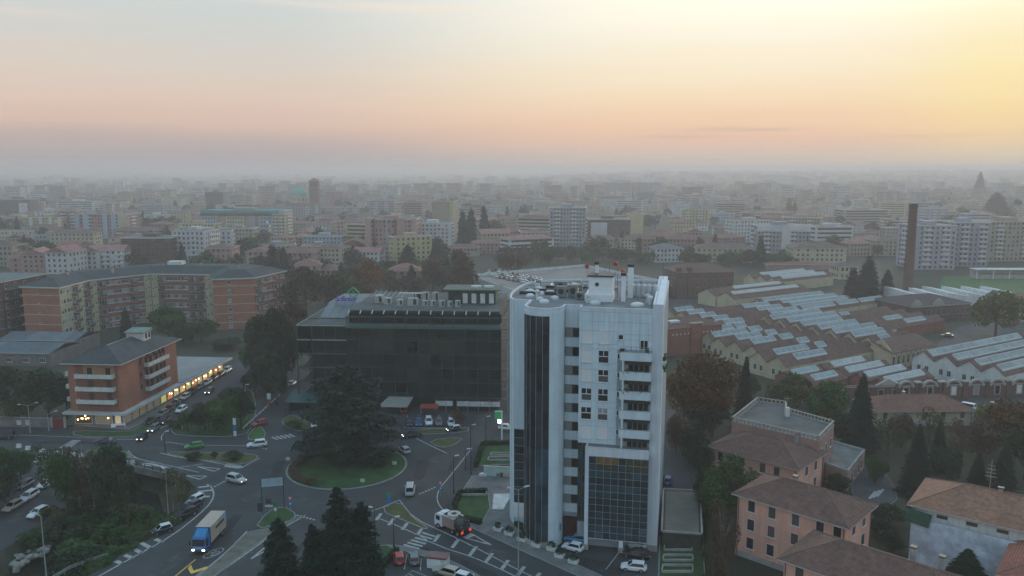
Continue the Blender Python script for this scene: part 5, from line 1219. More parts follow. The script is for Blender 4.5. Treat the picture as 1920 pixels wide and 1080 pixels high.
def strip(mb, p, q, t0, t1, z0, z1, o0, o1, mi):
    d = (q[0] - p[0], q[1] - p[1]); l = math.hypot(*d); nx, ny = d[1] / l, -d[0] / l; P = []
    for z in (z0, z1):
        for t, o in ((t0, o1), (t1, o1), (t1, o0), (t0, o0)): P.append((p[0] + d[0] * t + nx * o, p[1] + d[1] * t + ny * o, z))
    mb.add(P, [(3, 2, 1, 0), (4, 5, 6, 7), (0, 1, 5, 4), (1, 2, 6, 5), (2, 3, 7, 6), (3, 0, 4, 7)], mi)
def city_building(name, label, x, y, w, d, h, A, wall, roof='flat', roofm='grey', style='grid', rise=2.2, cat='building', group=None, fh=3.1, extra=None):
    T = thing(name, label, cat, (x, y, 0), A, group); TAKEN.append((x, y, max(w, d) * .5 + 2))
    hw = w / 2; F = ((-hw, 0), (hw, 0)); Rr = ((hw, 0), (hw, d)); Lf = ((-hw, d), (-hw, 0))
    MB().box(-hw, hw, 0, d, 0, h).build('wall', cw[wall], T)
    if roof == 'flat':
        mb = MB(); mb.box(-hw - .3, hw + .3, -.3, d + .3, h, h + .35, 0); mb.box(-hw + .4, hw - .4, .4, d - .4, h + .352, h + .42, 1)
        mb.build('roof', [cframe, rf[roofm]], T)
        if h > 9: MB().box(-hw * .3, hw * .25, d * .3, d * .7, h + .42, h + 2.6).build('lift_house', cw[wall], T)
    else:
        hip(w, d, h + .1, rise, .7, roof == 'gable', -hw, 0).build('roof', [rf[roofm], cframe], T)
        if roof == 'gable':
            mb = MB(); z = h
            if w >= d: 
                for sx in (-hw, hw): mb.add([(sx, 0, z), (sx, d, z), (sx, d / 2, z + rise)], [(0, 1, 2)])
            else:
                for sy in (0, d): mb.add([(-hw, sy, z), (hw, sy, z), (0, sy, z + rise)], [(0, 1, 2)])
            mb.build('gable', cw[wall], T)
        if rnd.random() < .7: chimney_stack(T, rnd.uniform(-.3, .3) * w, d * .5, h + rise * .9, .9, .7)
    fl = max(1, int(round(h / fh))); f = h / fl; mb = MB()
    if style in ('grid', 'balc', 'stripe'):
        st = rnd.choice((2.6, 3.0, 3.4))
        for p, q in (F, Rr, Lf): win_grid(mb, p, q, 0, fl, f, st, 1.25, f * .5, 0, .06)
    if style == 'bands':
        for p, q in (F, Rr, Lf):
            for k in range(fl): strip(mb, p, q, .05, .95, k * f + f * .38, k * f + f * .82, 0, .08, 0)
    if style == 'scaff':
        for p, q in (F, Rr, Lf):
            for k in range(fl * 2): strip(mb, p, q, 0, 1, k * f * .5 + .1, k * f * .5 + .28, .1, 1.1, 3)
            win_grid(mb, p, q, 0, fl, f, 3, 1.6, f * .5, 0)
    if mb.f: tag(mb.build('window_grid', [cglass, cshut, cframe, M('scaffold_boards', (.20, .13, .10), .9, .2, .5), M('lit_window', (.4, .3, .15), .5, emit=(1, .72, .38), estr=.3)], T), kind='stuff')
    if style == 'balc':
        mb = MB(); cols = [rnd.uniform(.06, .2), rnd.uniform(.55, .7)]; bw = min(.28, 5.0 / w)
        for k in range(1, fl):
            for c in cols: strip(mb, *F, c, c + bw, k * f + .05, k * f + 1.1, .0, 1.3, 0)
            strip(mb, *Rr, .25, .6, k * f + .05, k * f + 1.1, 0, 1.2, 0); strip(mb, *Lf, .3, .65, k * f + .05, k * f + 1.1, 0, 1.2, 0)
        tag(mb.build('balconies', cframe, T), kind='stuff')
    if style == 'stripe':
        for c in (.0, .3, .62, .9):
            wall_box(T, 'wall_strip', *F, c, c + .09, 0, h - .05, 0, .35, cframe)
    if extra: extra(T, w, d, h, F, Rr, Lf)
    return T
def B(label, px0, px1, pt, pb, d, wall, roof='flat', roofm='grey', style='grid', A=0, rise=2.4, name='apartment_block', cat='apartment block', extra=None, fh=3.1):
    x0, Y = G(px0, pb); x1, _ = G(px1, pb); h = max(3.2, HZ(pt, Y))
    return city_building(name, label, (x0 + x1) / 2, Y, abs(x1 - x0), d, h, R(A), wall, roof, roofm, style, rise, cat, None, fh, extra)
hs = dict(name='house', cat='house')
# nearest rows, left
B('white gable house with pinkish roof left of brown scaffolded block', 150, 188, 472, 506, 18, 'white', 'gable', 'pink', 'grid', 8, 3.2, **hs)
B('long white row house with pink roof adjoining white gable house', 186, 232, 470, 505, 14, 'white', 'gable', 'pink', 'balc', 4, 3, **hs)
B('pink-roofed villa with white gable behind zigzag apartments', 42, 88, 478, 512, 16, 'pink', 'gable', 'pink', 'grid', 10, 3.4, **hs)
B('white-gabled house at the right of pink-roofed villa', 86, 132, 474, 514, 18, 'white', 'gable', 'pink', 'grid', -6, 3.4, **hs)
B('brown block wrapped in horizontal scaffold boards', 230, 322, 447, 500, 24, 'brown', 'flat', 'grey', 'scaff', 0)
B('white modern apartment block right of scaffolded block', 324, 388, 434, 497, 22, 'white', 'flat', 'grey', 'balc', -5)
B('pink house with brown roof right of white modern block', 386, 436, 466, 506, 18, 'rose', 'hip', 'brown', 'grid', 4, 2.6, **hs)
B('pale pink house with windows above zigzag roof end', 462, 500, 472, 510, 16, 'pink', 'hip', 'red', 'grid', 0, 2.4, **hs)
B('grey flat house at the far left edge above dark block', -40, 24, 462, 500, 20, 'beige', 'hip', 'brown', 'grid', 6, **hs)
B('low terracotta house beside pink villas at left', 20, 52, 484, 512, 12, 'rose', 'hip', 'red', 'grid', 0, **hs)
B('long cream block with yellow ribs at left', 58, 115, 408, 434, 26, 'yellow', 'flat', 'brown', 'stripe', 4)
B('long pale block left of yellow ribbed block', 2, 56, 409, 433, 26, 'cream', 'flat', 'brown', 'grid', 3)
B('low white school building at left edge', -30, 62, 434, 450, 20, 'cream', 'flat', 'brown', 'grid', 2)
B('pink apartment block behind yellow ribbed block', 112, 146, 396, 432, 20, 'rose', 'flat', 'red', 'balc', 0)
def towers(T, w, d, h, F, Rr, Lf):
    for c in (.0, .16, .52, .68): wall_box(T, 'stair_tower', *F, c, c + .09, 0, h + 1.2, 0, 1.4, cw['blue'])
    wall_box(T, 'end_wall', *F, .8, 1.0, 0, h, 0, .5, cw['cream'])
B('pink block with pale blue stair towers and cream end', 145, 242, 402, 447, 22, 'rose', 'flat', 'grey', 'balc', 3, extra=towers)
def turq(T, w, d, h, F, Rr, Lf):
    for c0, c1, m in ((.0, .2, 'blue'), (.3, .52, 'cream'), (.58, .66, 'grey'), (.7, .9, 'blue')): wall_box(T, 'wall_bay', *F, c0, c1, 0, h * .82, 0, .8, cw[m])
    wall_box(T, 'red_band', *F, 0, 1, h * .84, h * .93, 0, .9, rf['red']); wall_box(T, 'turquoise_band', *F, 0, 1, h * .94, h + .8, 0, 1.0, rf['turq'])
    mb = MB()
    for c0, c1 in ((.0, .2), (.3, .52), (.7, .9)):
        p = (F[0][0] + w * c0, -.8); q = (F[0][0] + w * c1, -.8); win_grid(mb, p, q, 0, 6, h * .82 / 6, 2.4, 1.1, 1.5, 0, 0)
    tag(mb.build('bay_windows', [cglass, cshut, cframe, cframe, M('lit_window', (.4, .3, .15), .5, emit=(1, .72, .38), estr=.3)], T), kind='stuff')
B('long blue and cream block under turquoise roof band', 378, 535, 396, 450, 24, 'beige', 'flat', 'turq', 'none', -2, extra=turq)
B('cream end block right of turquoise-roofed block', 512, 536, 402, 452, 22, 'cream', 'flat', 'grey', 'balc', -2)
B('dark tall block left of church', 386, 420, 360, 396, 24, 'dark', 'flat', 'grey', 'grid', 0)
B('beige tall block beside dark block left of church', 421, 474, 366, 398, 26, 'beige', 'flat', 'grey', 'balc', 2)
B('yellow-green small house among trees', 315, 350, 398, 418, 16, 'yellow', 'hip', 'brown', 'grid', 4, **hs)
B('pink house with red roof left of turquoise block', 280, 314, 420, 440, 16, 'rose', 'hip', 'red', 'grid', -6, **hs)
B('dark brick block at far left with white end panel', 0, 56, 374, 408, 24, 'dark', 'flat', 'grey', 'grid', 3, extra=lambda T, w, d, h, F, Rr, Lf: wall_box(T, 'white_panel', *F, .66, .94, 0, h * .8, 0, .4, cw['white']))
B('white terraced block behind the pink apartment block', 108, 176, 378, 402, 24, 'white', 'flat', 'grey', 'bands', 2)
B('yellow-brown slab behind blue stair towers', 176, 232, 382, 400, 20, 'yellow', 'flat', 'brown', 'stripe', -2)
# centre
B('pinkish tower block with brown bands behind the cedar', 686, 782, 412, 478, 26, 'rose', 'flat', 'grey', 'grid', 0, extra=lambda T, w, d, h, F, Rr, Lf: [wall_box(T, 'brown_band', *F, a, b, 0, h + .8, 0, 1.0, cw[m]) for a, b, m in ((0, .12, 'pink'), (.16, .19, 'dark'), (.4, .44, 'grey'), (.57, .6, 'dark'), (.62, .78, 'pink'), (.92, 1, 'pink'))])
B('pale pink block left of pinkish tower block', 630, 686, 416, 450, 24, 'pink', 'hip', 'brown', 'grid', 2, 2.0)
B('white block with deep balconies right of pinkish tower', 772, 846, 420, 470, 22, 'white', 'flat', 'grey', 'balc', -3)
B('tall slab with beige face and yellow edge behind white balcony block', 810, 851, 378, 455, 18, 'beige', 'flat', 'brown', 'none', -8, extra=lambda T, w, d, h, F, Rr, Lf: wall_box(T, 'yellow_edge', *F, .84, 1.0, 0, h, 0, .3, cw['yellow']))
B('white gable-fronted house with red roof, centre left', 640, 688, 460, 490, 22, 'white', 'gable', 'red', 'grid', 6, 3.8, **hs)
B('long pink row house left of white gable house', 500, 590, 474, 506, 16, 'pink', 'hip', 'red', 'grid', 2, 2.4, name='row_house', cat='house')
B('cream house section joining long pink row', 588, 642, 466, 500, 18, 'cream', 'hip', 'brown', 'grid', -10, 2.6, name='row_house', cat='house')
B('ochre house with hip roof above brown trees', 555, 602, 498, 534, 16, 'beige', 'hip', 'red', 'grid', 10, 3, **hs)
B('low brown-roofed house right of ochre house', 592, 632, 506, 532, 14, 'rose', 'hip', 'brown', 'grid', -4, 2.8, **hs)
B('dusty pink villa with hip roof among dark trees', 730, 790, 508, 540, 18, 'rose', 'hip', 'red', 'grid', 5, 3.2, **hs)
B('white long low house with dark roof beside bell tower', 580, 633, 404, 418, 18, 'white', 'hip', 'slate', 'grid', 3, 2, **hs)
B('long white church hall in front of the green dome', 480, 586, 391, 404, 22, 'cream', 'hip', 'brown', 'grid', 2, 2.4, name='church_hall', cat='hall')
B('reddish low terrace left of tower in middle distance', 886, 960, 456, 476, 18, 'rose', 'hip', 'red', 'grid', 3, 2.4, name='row_house', cat='house')
# right of centre
B('tall pale apartment block with balconies above the tower roof', 1030, 1098, 390, 462, 26, 'grey', 'flat', 'grey', 'balc', -4)
B('dark building with white front block right of tall pale block', 1104, 1182, 412, 452, 26, 'brown', 'flat', 'grey', 'grid', 2, extra=lambda T, w, d, h, F, Rr, Lf: wall_box(T, 'white_block', *F, .04, .42, 0, h * .86, 0, 4, cw['white']))
B('slim yellow tower block in the middle distance', 1180, 1206, 402, 440, 14, 'yellow', 'flat', 'grey', 'none', 4)
B('long cream house with tall windows right of yellow tower', 1162, 1248, 448, 468, 16, 'cream', 'hip', 'brown', 'grid', -4, 2.8, name='row_house', cat='house')
B('white villa pair with grey roofs above brick works', 1228, 1282, 466, 492, 16, 'white', 'hip', 'grey', 'grid', 6, 3, **hs)
B('very long cream house with brown roof right of villas', 1305, 1412, 466, 492, 18, 'cream', 'hip', 'brown', 'grid', -8, 3, name='row_house', cat='house')
B('pinkish block left of tall pale apartment block', 976, 1030, 436, 466, 22, 'pink', 'flat', 'red', 'grid', 3)
B('white stepped block behind pinkish block', 1000, 1030, 372, 404, 18, 'white', 'flat', 'grey', 'balc', 0)
B('yellow house with red roof, right of centre', 1262, 1304, 416, 436, 16, 'yellow', 'hip', 'red', 'grid', 4, **hs)
for i, (a, b, l) in enumerate(((1136, 1160, 'leftmost'), (1163, 1184, 'second from left'), (1188, 1214, 'third from left'), (1220, 1240, 'rightmost'))):
    B('hazy grey tower block, %s of the four on the skyline' % l, a, b, 343, 373, 22, ('grey', 'pink', 'grey', 'lilac')[i], 'flat', 'grey', 'grid', 0)
B('white slab with tall white stair strip, right', 1418, 1516, 424, 482, 20, 'grey', 'flat', 'grey', 'balc', -4, extra=lambda T, w, d, h, F, Rr, Lf: [wall_box(T, 'white_stair_strip', *F, .46, .62, 0, h + 1, 0, 1.2, cw['white']), wall_box(T, 'white_top_band', *F, 0, 1, h * .82, h, 0, .5, cw['white'])])
B('white terraced apartment house right of white slab', 1526, 1600, 426, 466, 22, 'white', 'flat', 'grey', 'bands', 6)
B('cream villa with brown hip roof left of chimney', 1488, 1584, 466, 500, 22, 'cream', 'hip', 'brown', 'grid', -6, 3.6, **hs)
B('brown apartment block with white balcony bands', 1580, 1668, 394, 424, 26, 'beige', 'flat', 'grey', 'bands', 2)
B('cream low house directly left of chimney shaft', 1640, 1698, 452, 480, 18, 'cream', 'hip', 'brown', 'grid', 0, **hs)
B('lilac-grey apartment block with white balconies right of chimney', 1716, 1790, 424, 506, 24, 'lilac', 'flat', 'grey', 'balc', 3)
B('second lilac-grey apartment block, further right', 1784, 1850, 418, 500, 24, 'lilac', 'flat', 'grey', 'balc', -2)
B('beige apartment block at right edge', 1848, 1960, 416, 490, 26, 'beige', 'flat', 'red', 'balc', 4)
B('pale tall block on the skyline left of far hill', 1426, 1472, 328, 350, 40, 'white', 'flat', 'grey', 'grid', 0)
B('small white house in front of sports field hedge', 1572, 1610, 500, 524, 12, 'cream', 'hip', 'brown', 'grid', 5, 2.2, **hs)
B('red-roofed house at right edge above yard', 1890, 1960, 566, 604, 14, 'cream', 'hip', 'red', 'grid', 0, 2.6, **hs)
B('long low red-roofed shed along the sports field', 1440, 1560, 500, 506, 8, 'rose', 'hip', 'red', 'none', -3, 1.2, name='long_shed', cat='shed')

def church():
    x, Y = G(562, 396); T = thing('domed_church', 'church with pale green dome left of brick bell tower', 'church', (x, Y, 0), R(4)); TAKEN.append((x, Y, 30))
    MB().box(-34, 18, -4, 16, 0, 10).build('nave', cw['cream'], T); hip(52, 20, 10, 3.4, .6, x0=-34, y0=-4).build('nave_roof', [rf['brown'], cframe], T)
    mb = MB(); mb.lathe([(13, 0), (13, 23), (13.6, 23.2), (13.6, 24), (12.6, 24.2)], 24, (0, 6)); mb.build('drum', cw['cream'], T)
    r = 12.8; mb = MB(); mb.lathe([(r * math.cos(a), 24.1 + 11.5 * math.sin(a)) for a in [i * math.pi / 2 / 9 for i in range(9)]] + [(1.2, 35.6), (1.2, 38), (.1, 39.5)], 24, (0, 6)); mb.build('dome', M('copper_dome', (.09, .34, .26), .7, .15, .2), T, smooth=True)
    for i in range(12):
        a = 2 * math.pi * i / 12; put('drum_window', wmesh(2.0, 5.0, cframe, glass, 0, False), T, (13.02 * math.sin(a), 6 - 13.02 * math.cos(a), 15), a)
    x, Y = G(591, 397); T = thing('bell_tower', 'square dark brick bell tower with low pyramid roof', 'tower', (x, Y, 0), R(8)); TAKEN.append((x, Y, 12)); h = HZ(340, Y)
    MB().box(-7, 7, -7, 7, 0, h).build('shaft', cw['brown'], T)
    MB().box(-7.5, 7.5, -7.5, 7.5, h - 9.5, h - 8.8).build('string_course', cw['rose'], T); MB().box(-7.6, 7.6, -7.6, 7.6, h, h + .8).build('cornice', cw['rose'], T)
    MB().add([(-7.4, -7.4, h + .8), (7.4, -7.4, h + .8), (7.4, 7.4, h + .8), (-7.4, 7.4, h + .8), (0, 0, h + 5.5)], [(0, 1, 4), (1, 2, 4), (2, 3, 4), (3, 0, 4)]).build('roof', rf['red'], T)
    for s in (-2.6, 2.6):
        for (a, rx, ry) in ((0, s, -7.02), (math.pi / 2, 7.02, s), (-math.pi / 2, -7.02, s)): put('belfry_opening', wmesh(2.6, 5.5, cw['rose'], glass, 0, False), T, (rx, ry, h - 7.5), a)
church()
def lattice(px, pt, pb, lab, name='radio_mast', cat='mast'):
    x, Y = G(px, pb); h = HZ(pt, Y); T = thing(name, lab, cat, (x, Y, 0)); mb = MB(); mb.tube((0, 0, 0), (0, 0, h), .5, .25, 6); mb.build('pole', steel, T); MB().tube((0, 0, h * .8), (0, 0, h * .86), 1.1, n=8).build('antenna_ring', white_d, T)
lattice(696, 332, 372, 'thin hazy mast right of bell tower'); lattice(676, 340, 374, 'shorter hazy mast beside the thin mast'); lattice(462, 344, 392, 'mast behind beige tall block left of church'); lattice(354, 346, 380, 'pale slim spire at left skyline', 'spire', 'spire')

# sports stand and floodlights
x, Y = G(1830, 523); T = thing('sports_stand', 'white covered stand along the sports field', 'grandstand', (x, Y, 0), R(-1)); TAKEN.append((x + 30, Y, 30))
MB().box(0, 75, 0, 6, 0, 2.4).build('seating', concrete, T); MB().box(-.5, 75, -1, 7, 5.2, 5.6).build('roof', white_w, T); MB().box(0, 75, 6, 6.3, 0, 5.2).build('back_wall', white_w, T)
for i in range(9): MB().box(i * 9.2, i * 9.2 + .35, -.6, -.2, 0, 5.2).build('post', white_p, T)

# ---- individual houses and blocks filling the middle distance
KEEP = [  # regions (photograph pixels) kept free: factory, field, deck, near blocks
    lambda px, py: px > 1240 and py > 492, lambda px, py: 870 < px < 1260 and py > 482, lambda px, py: px < 520 and py > 503, lambda px, py: 520 <= px < 900 and py > 528]
NEAR_LM = [(-200, 'far left'), (110, 'left of the turquoise roof'), (300, 'near the turquoise roof'), (520, 'near the bell tower'), (700, 'between bell tower and white tower'), (930, 'behind the white tower'), (1200, 'right of the white tower'), (1480, 'left of the chimney'), (1690, 'right of the chimney')]
def zone(px):
    z = NEAR_LM[0][1]
    for a, n in NEAR_LM:
        if px >= a: z = n
    return z
DEP = ((486, 'front row'), (460, 'second row'), (440, 'third row'), (420, 'fourth row'), (404, 'fifth row'), (390, 'sixth row'), (0, 'hazy back row'))
cnt = {}
def fill_rows():
    for row, (pb, stepm) in enumerate(((500, 30), (484, 30), (466, 31), (450, 31), (436, 33), (422, 34), (410, 36), (400, 40), (391, 44), (384, 50))):
        Y0 = G(960, pb)[1]; ppm = PXM(Y0); px = -70 + rnd.uniform(0, 30)
        while px < 1990:
            big = rnd.random() < .42; w = rnd.uniform(20, 40) if big else rnd.uniform(12, 24); d = rnd.uniform(12, 18)
            h = rnd.choice((9.5, 12.5, 15.5, 18.5)) if big else rnd.uniform(6, 9.5)
            if pb < 420 and rnd.random() < .25 and big: h += 8
            py = pb + rnd.uniform(-4, 4); x, y = G(px, py); px += ppm * stepm * rnd.uniform(.5, 1.15)
            if any(f(px, py) for f in KEEP): continue
            if any((x - a) ** 2 + (y - b) ** 2 < (r * .86 + max(w, d) * .42) ** 2 for a, b, r in TAKEN): continue
            wall = rnd.choice(('white', 'cream', 'pink', 'grey', 'beige', 'rose', 'yellow', 'white', 'lilac', 'blue') if big else ('cream', 'rose', 'pink', 'beige', 'white', 'yellow'))
            roof, rm = (('flat', rnd.choice(('grey', 'brown', 'red'))) if big and rnd.random() < .65 else (rnd.choice(('hip', 'hip', 'gable')), rnd.choice(('red', 'brown', 'red', 'pink'))))
            fl = max(2, round(h / 3.1)); dn = next(n for a, n in DEP if py >= a)
            nm = dict(rose='rose', lilac='lilac').get(wall, wall); num = {2: 'two', 3: 'three', 4: 'four', 5: 'five', 6: 'six', 7: 'seven', 8: 'eight', 9: 'nine'}.get(fl, 'tall')
            kind = 'block' if big else 'house'
            for _t in range(12):
                nm = wall; lab = '%s %s-storey %s with %s %s roof, %s, %s' % (nm, num, kind, rm, roof, zone(px), dn)
                if lab not in LABELS: break
                wall = rnd.choice(('white', 'cream', 'pink', 'grey', 'beige', 'rose', 'yellow', 'lilac')); rm = rnd.choice(('red', 'brown', 'grey' if roof == 'flat' else 'pink'))
            lab = '%s %s-storey %s with %s %s roof, %s, %s' % (nm, num, kind, rm, roof, zone(px), dn)
            city_building('apartment_block' if big else 'house', lab, x, y, w, d, h, R(rnd.uniform(-28, 28)), wall, roof, rm, rnd.choice(('grid', 'balc', 'balc', 'bands', 'grid')) if big else 'grid', rnd.uniform(2, 3.2), 'apartment block' if big else 'house', 'city buildings, %s %s' % (zone(px), dn))
fill_rows()
# ---- low wooded rise on the right horizon
def rise(x, y):
    def ss(a, b, v): v = min(1, max(0, (v - a) / (b - a))); return v * v * (3 - 2 * v)
    return 41 * ss(2300, 5200, y) * ss(-.02, .22, x / max(y, 1)) * (.82 + .12 * math.sin(x * .0021 + 1) + .06 * math.sin(x * .0057 + y * .001))
def make_rise():
    mb = MB(); nx, ny = 40, 22; vs = []
    for j in range(ny + 1):
        y = 2250 + 7000 * (j / ny) ** 1.6
        for i in range(nx + 1): x = y * (-.05 + .95 * i / nx); vs.append((x, y, rise(x, y) - .3))
    mb.add(vs, [(j * (nx + 1) + i, j * (nx + 1) + i + 1, (j + 1) * (nx + 1) + i + 1, (j + 1) * (nx + 1) + i) for j in range(ny) for i in range(nx)])
    tag(mb.build('far_hill', M('far_hill_ground', (.04, .05, .03), .95, .3, .004)), kind='structure')
make_rise()
# ---- farther than can be told apart: one mass of roofs
def distant_city():
    mb = MB(); mats = [cw['white'], cw['cream'], cw['pink'], cw['grey'], cw['beige'], rf['red'], rf['brown'], rf['grey'], cglass]
    for pb, n in ((388, 70), (380, 150), (376, 170), (371, 180), (366, 200), (361, 210), (356, 220), (351, 230), (346, 230), (341, 230), (336, 230), (331, 230), (327, 200)):
        for _ in range(n):
            x, y = G(rnd.uniform(-120, 2040), pb + rnd.uniform(-2.5, 2.5)); big = rnd.random() < .3; w = rnd.uniform(14, 40) * (1.5 if pb < 345 else 1); d = rnd.uniform(11, 18); h = rnd.choice((12, 15, 18, 24, 30)) if big else rnd.uniform(6, 10)
            if any((x - a) ** 2 + (y - b) ** 2 < (r * .8 + w * .45) ** 2 for a, b, r in TAKEN): continue
            A = R(rnd.uniform(-30, 30)); m = rnd.randrange(5); h += rise(x, y); mb.obox((x, y), A, w, d, 0, h, m)
            mb.obox((x, y), A, w + 1, d + 1, h + .01, h + (.6 if big else 1.6), rnd.choice((7, 7, 6) if big else (5, 6, 5)))
            if pb > 350:
                f = -d / 2 - .06; ca, sa = math.cos(A), math.sin(A)
                for k in range(int(h / 3.2)): mb.obox((x - sa * f, y + ca * f), A, w * .86, .1, k * 3.2 + 1.2, k * 3.2 + 2.4, 8)
    tag(mb.build('distant_city', mats), 'far hazy mass of roofs and blocks below the horizon', 'city', kind='stuff')
distant_city()
# ---------------------------------------------------------------- trees and shrubs
def leafmat(name, c, c2, rand=.18):
    m = M(name, c, .75, .3, .55, rand=rand, c2=c2, spec=.15)
    b = m.node_tree.nodes['Principled BSDF']
    b.inputs['Subsurface Weight'].default_value = 0.0
    return m
LM = dict(dark=leafmat('leaf_dark_green', (.034, .066, .028), (.015, .034, .017)), green=leafmat('leaf_green', (.05, .115, .03), (.024, .06, .018)), olive=leafmat('leaf_olive', (.10, .112, .04), (.05, .062, .024)),
          autumn=leafmat('leaf_autumn', (.19, .082, .032), (.085, .05, .024)), brown=leafmat('leaf_brown', (.135, .082, .05), (.065, .045, .03)), yellow=leafmat('leaf_yellow', (.16, .155, .05), (.08, .09, .03)),
          conifer=leafmat('needles', (.022, .046, .028), (.010, .024, .016)), cedar=leafmat('cedar_needles', (.034, .062, .042), (.014, .03, .022), 0))
bark = M('bark', (.075, .06, .045), .95, .3, 1.5, bump=.6); barkp = M('bark_pale', (.28, .26, .22), .9, .4, 1.5)
def quads_at(P, Nn, size, rng, elong=1.0):
    n = len(P); Nn = Nn / np.maximum(np.linalg.norm(Nn, axis=1, keepdims=True), 1e-6)
    t = rng.normal(size=(n, 3)); t -= (t * Nn).sum(1, keepdims=True) * Nn; t /= np.maximum(np.linalg.norm(t, axis=1, keepdims=True), 1e-6)
    b = np.cross(Nn, t); s = (size * rng.uniform(.55, 1.35, n))[:, None]
    t = t * s * elong; b = b * s
    k = rng.uniform(.25, .55, (n, 1))
    return np.stack([P - t, P - b * k * 1.5, P + t, P + b * k * 1.5], 1)
def crown_blobs(n, nb, leaf, seed, flat=1.0, shape='round', gap=.0):
    rng = np.random.default_rng(seed); C = []; Rr = []
    while len(C) < nb:
        p = rng.uniform(-1, 1, 3); r = np.linalg.norm(p)
        if r > 1 or r < .15: continue
        if shape == 'pear': p[:2] *= (1 - .45 * max(0, p[2]))
        C.append(p * .70); Rr.append(rng.uniform(.24, .42))
    C = np.array(C); Rr = np.array(Rr); w = Rr ** 2; i = rng.choice(nb, n, p=w / w.sum())
    u = rng.normal(size=(n, 3)); u /= np.linalg.norm(u, axis=1, keepdims=True)
    u[:, 2] = np.where(rng.random(n) < .3, np.abs(u[:, 2]), u[:, 2])
    P = C[i] + u * (Rr[i] * rng.uniform(.72, 1.06, n))[:, None]
    keep = np.linalg.norm(P, axis=1) > .42; P, u = P[keep], u[keep]
    Nn = u * .9 + rng.normal(size=u.shape) * .55
    Q = quads_at(P, Nn, leaf, rng)
    return Q * np.array([1, 1, flat])                        # unit crown, centred at 0
def cone_quads(n, seed, leaf, layers=11, r0=1.0, droop=.25, power=.85):
    rng = np.random.default_rng(seed); z = 1 - np.sqrt(rng.random(n)) if power < 1 else rng.random(n)
    z = np.clip(z, 0, .995); a = rng.uniform(0, 2 * np.pi, n)
    lay = z * layers; fr = lay - np.floor(lay)
    ph = (np.floor(lay) * 2.4)[:]; nbr = 7
    lump = .80 + .20 * np.cos(nbr * a + ph) + .07 * np.cos(3 * a + ph * 1.7)
    R_ = r0 * (1 - z) ** power * (1.10 - .42 * fr) * lump + .015
    rr = R_ * rng.uniform(.55, 1.05, n)
    P = np.stack([rr * np.cos(a), rr * np.sin(a), z - droop * .12 * rr / max(r0, .1)], 1)
    o = np.stack([np.cos(a), np.sin(a), np.full(n, -.35)], 1)
    up = np.stack([np.cos(a) * .35, np.sin(a) * .35, np.ones(n)], 1) + rng.normal(size=(n, 3)) * .35
    up /= np.linalg.norm(up, axis=1, keepdims=True)
    b = np.cross(up, o); s = (leaf * rng.uniform(.6, 1.4, n))[:, None]
    return np.stack([P - o * s * .7, P - b * s * .45, P + o * s, P + b * s * .45], 1)    # unit height, radius r0
TM = {}
def tmesh(kind, var, detail):
    key = (kind, var, detail)
    if key in TM: return TM[key]
    n = {0: 300, 1: 1200, 2: 5200, 3: 12000}[detail]; lf = {0: .17, 1: .10, 2: .058, 3: .038}[detail]; sd = hash((var, detail)) % 9999 + len(kind) * 13
    if kind == 'con': Q = cone_quads(int(n * 1.5), sd, lf * .8, {0: 7, 1: 10, 2: 13, 3: 16}[detail], .32)
    elif kind == 'col': Q = cone_quads(int(n * 1.2), sd, lf * .7, 16, .17, .25, .45)
    elif kind == 'bare': Q = crown_blobs(int(n * .45), 16, lf * .8, sd)
    elif kind == 'pear': Q = crown_blobs(n, 20, lf, sd, 1, 'pear')
    else: Q = crown_blobs(n, 13 + 6 * detail, lf, sd)
    TM[key] = Q; return Q
CM = {}
def cmesh(kind, var, detail, mat):
    key = (kind, var, detail, mat)
    if key not in CM: CM[key] = quad_mesh('crown', tmesh(kind, var, detail), LM[mat])
    return CM[key]
TRM = {}
def trunk_mesh(kind, detail, pale=False):
    key = (kind, detail, pale)
    if key in TRM: return TRM[key]
    mb = MB(); r = random.Random(len(TRM) + 3)
    if kind in ('con', 'col'): mb.tube((0, 0, 0), (0, 0, .9), .028, .006, 7)
    else:
        mb.tube((0, 0, 0), (.01, .005, .42), .028, .02, 8)
        if detail > 0:
            for i in range(9):
                a = i * 2.4; e = r.uniform(.14, .3); z0 = r.uniform(.28, .42)
                m = (math.cos(a) * e * .5, math.sin(a) * e * .5, z0 + .16); t = (math.cos(a) * e, math.sin(a) * e, z0 + r.uniform(.26, .48))
                mb.tube((.01, .005, z0), m, .013, .009, 5, caps=False); mb.tube(m, t, .009, .003, 5, caps=False)
            mb.tube((.01, .005, .42), (0, 0, .85), .02, .004, 6)
    TRM[key] = mb.mesh('trunk', barkp if pale else bark); return TRM[key]
TREES = []
def tree(label, x, y, h, w, kind, mat, z=0.0, detail=2, group=None, name=None, cat='tree', low=.10, pale=False, wy=None):
    T = thing(name or {'con': 'conifer_tree', 'col': 'columnar_tree'}.get(kind, 'broadleaf_tree'), label, cat, (x, y, z), rnd.uniform(0, 6.28), group)
    var = rnd.randrange(4)
    if kind in ('con', 'col'):
        k = .32 if kind == 'con' else .17
        c = put('crown', cmesh(kind, var, detail, mat), T, (0, 0, h * .05), 0, (w / 2 / k, w / 2 / k, h * .95)); put('trunk', trunk_mesh(kind, 1), T, None, 0, h)
    else:
        w *= 1.12; ch = h * (1 - low); c = put('crown', cmesh(kind, var, detail, mat), T, (0, 0, h * low + ch / 2), 0, (w / 2 * 1.08, (wy or w) / 2 * 1.08, ch / 2 * 1.08)); put('trunk', trunk_mesh('b', min(detail, 1), pale), T, None, 0, (min(h, w * 1.1), min(h, w * 1.1), h))
    TREES.append((x, y)); return T
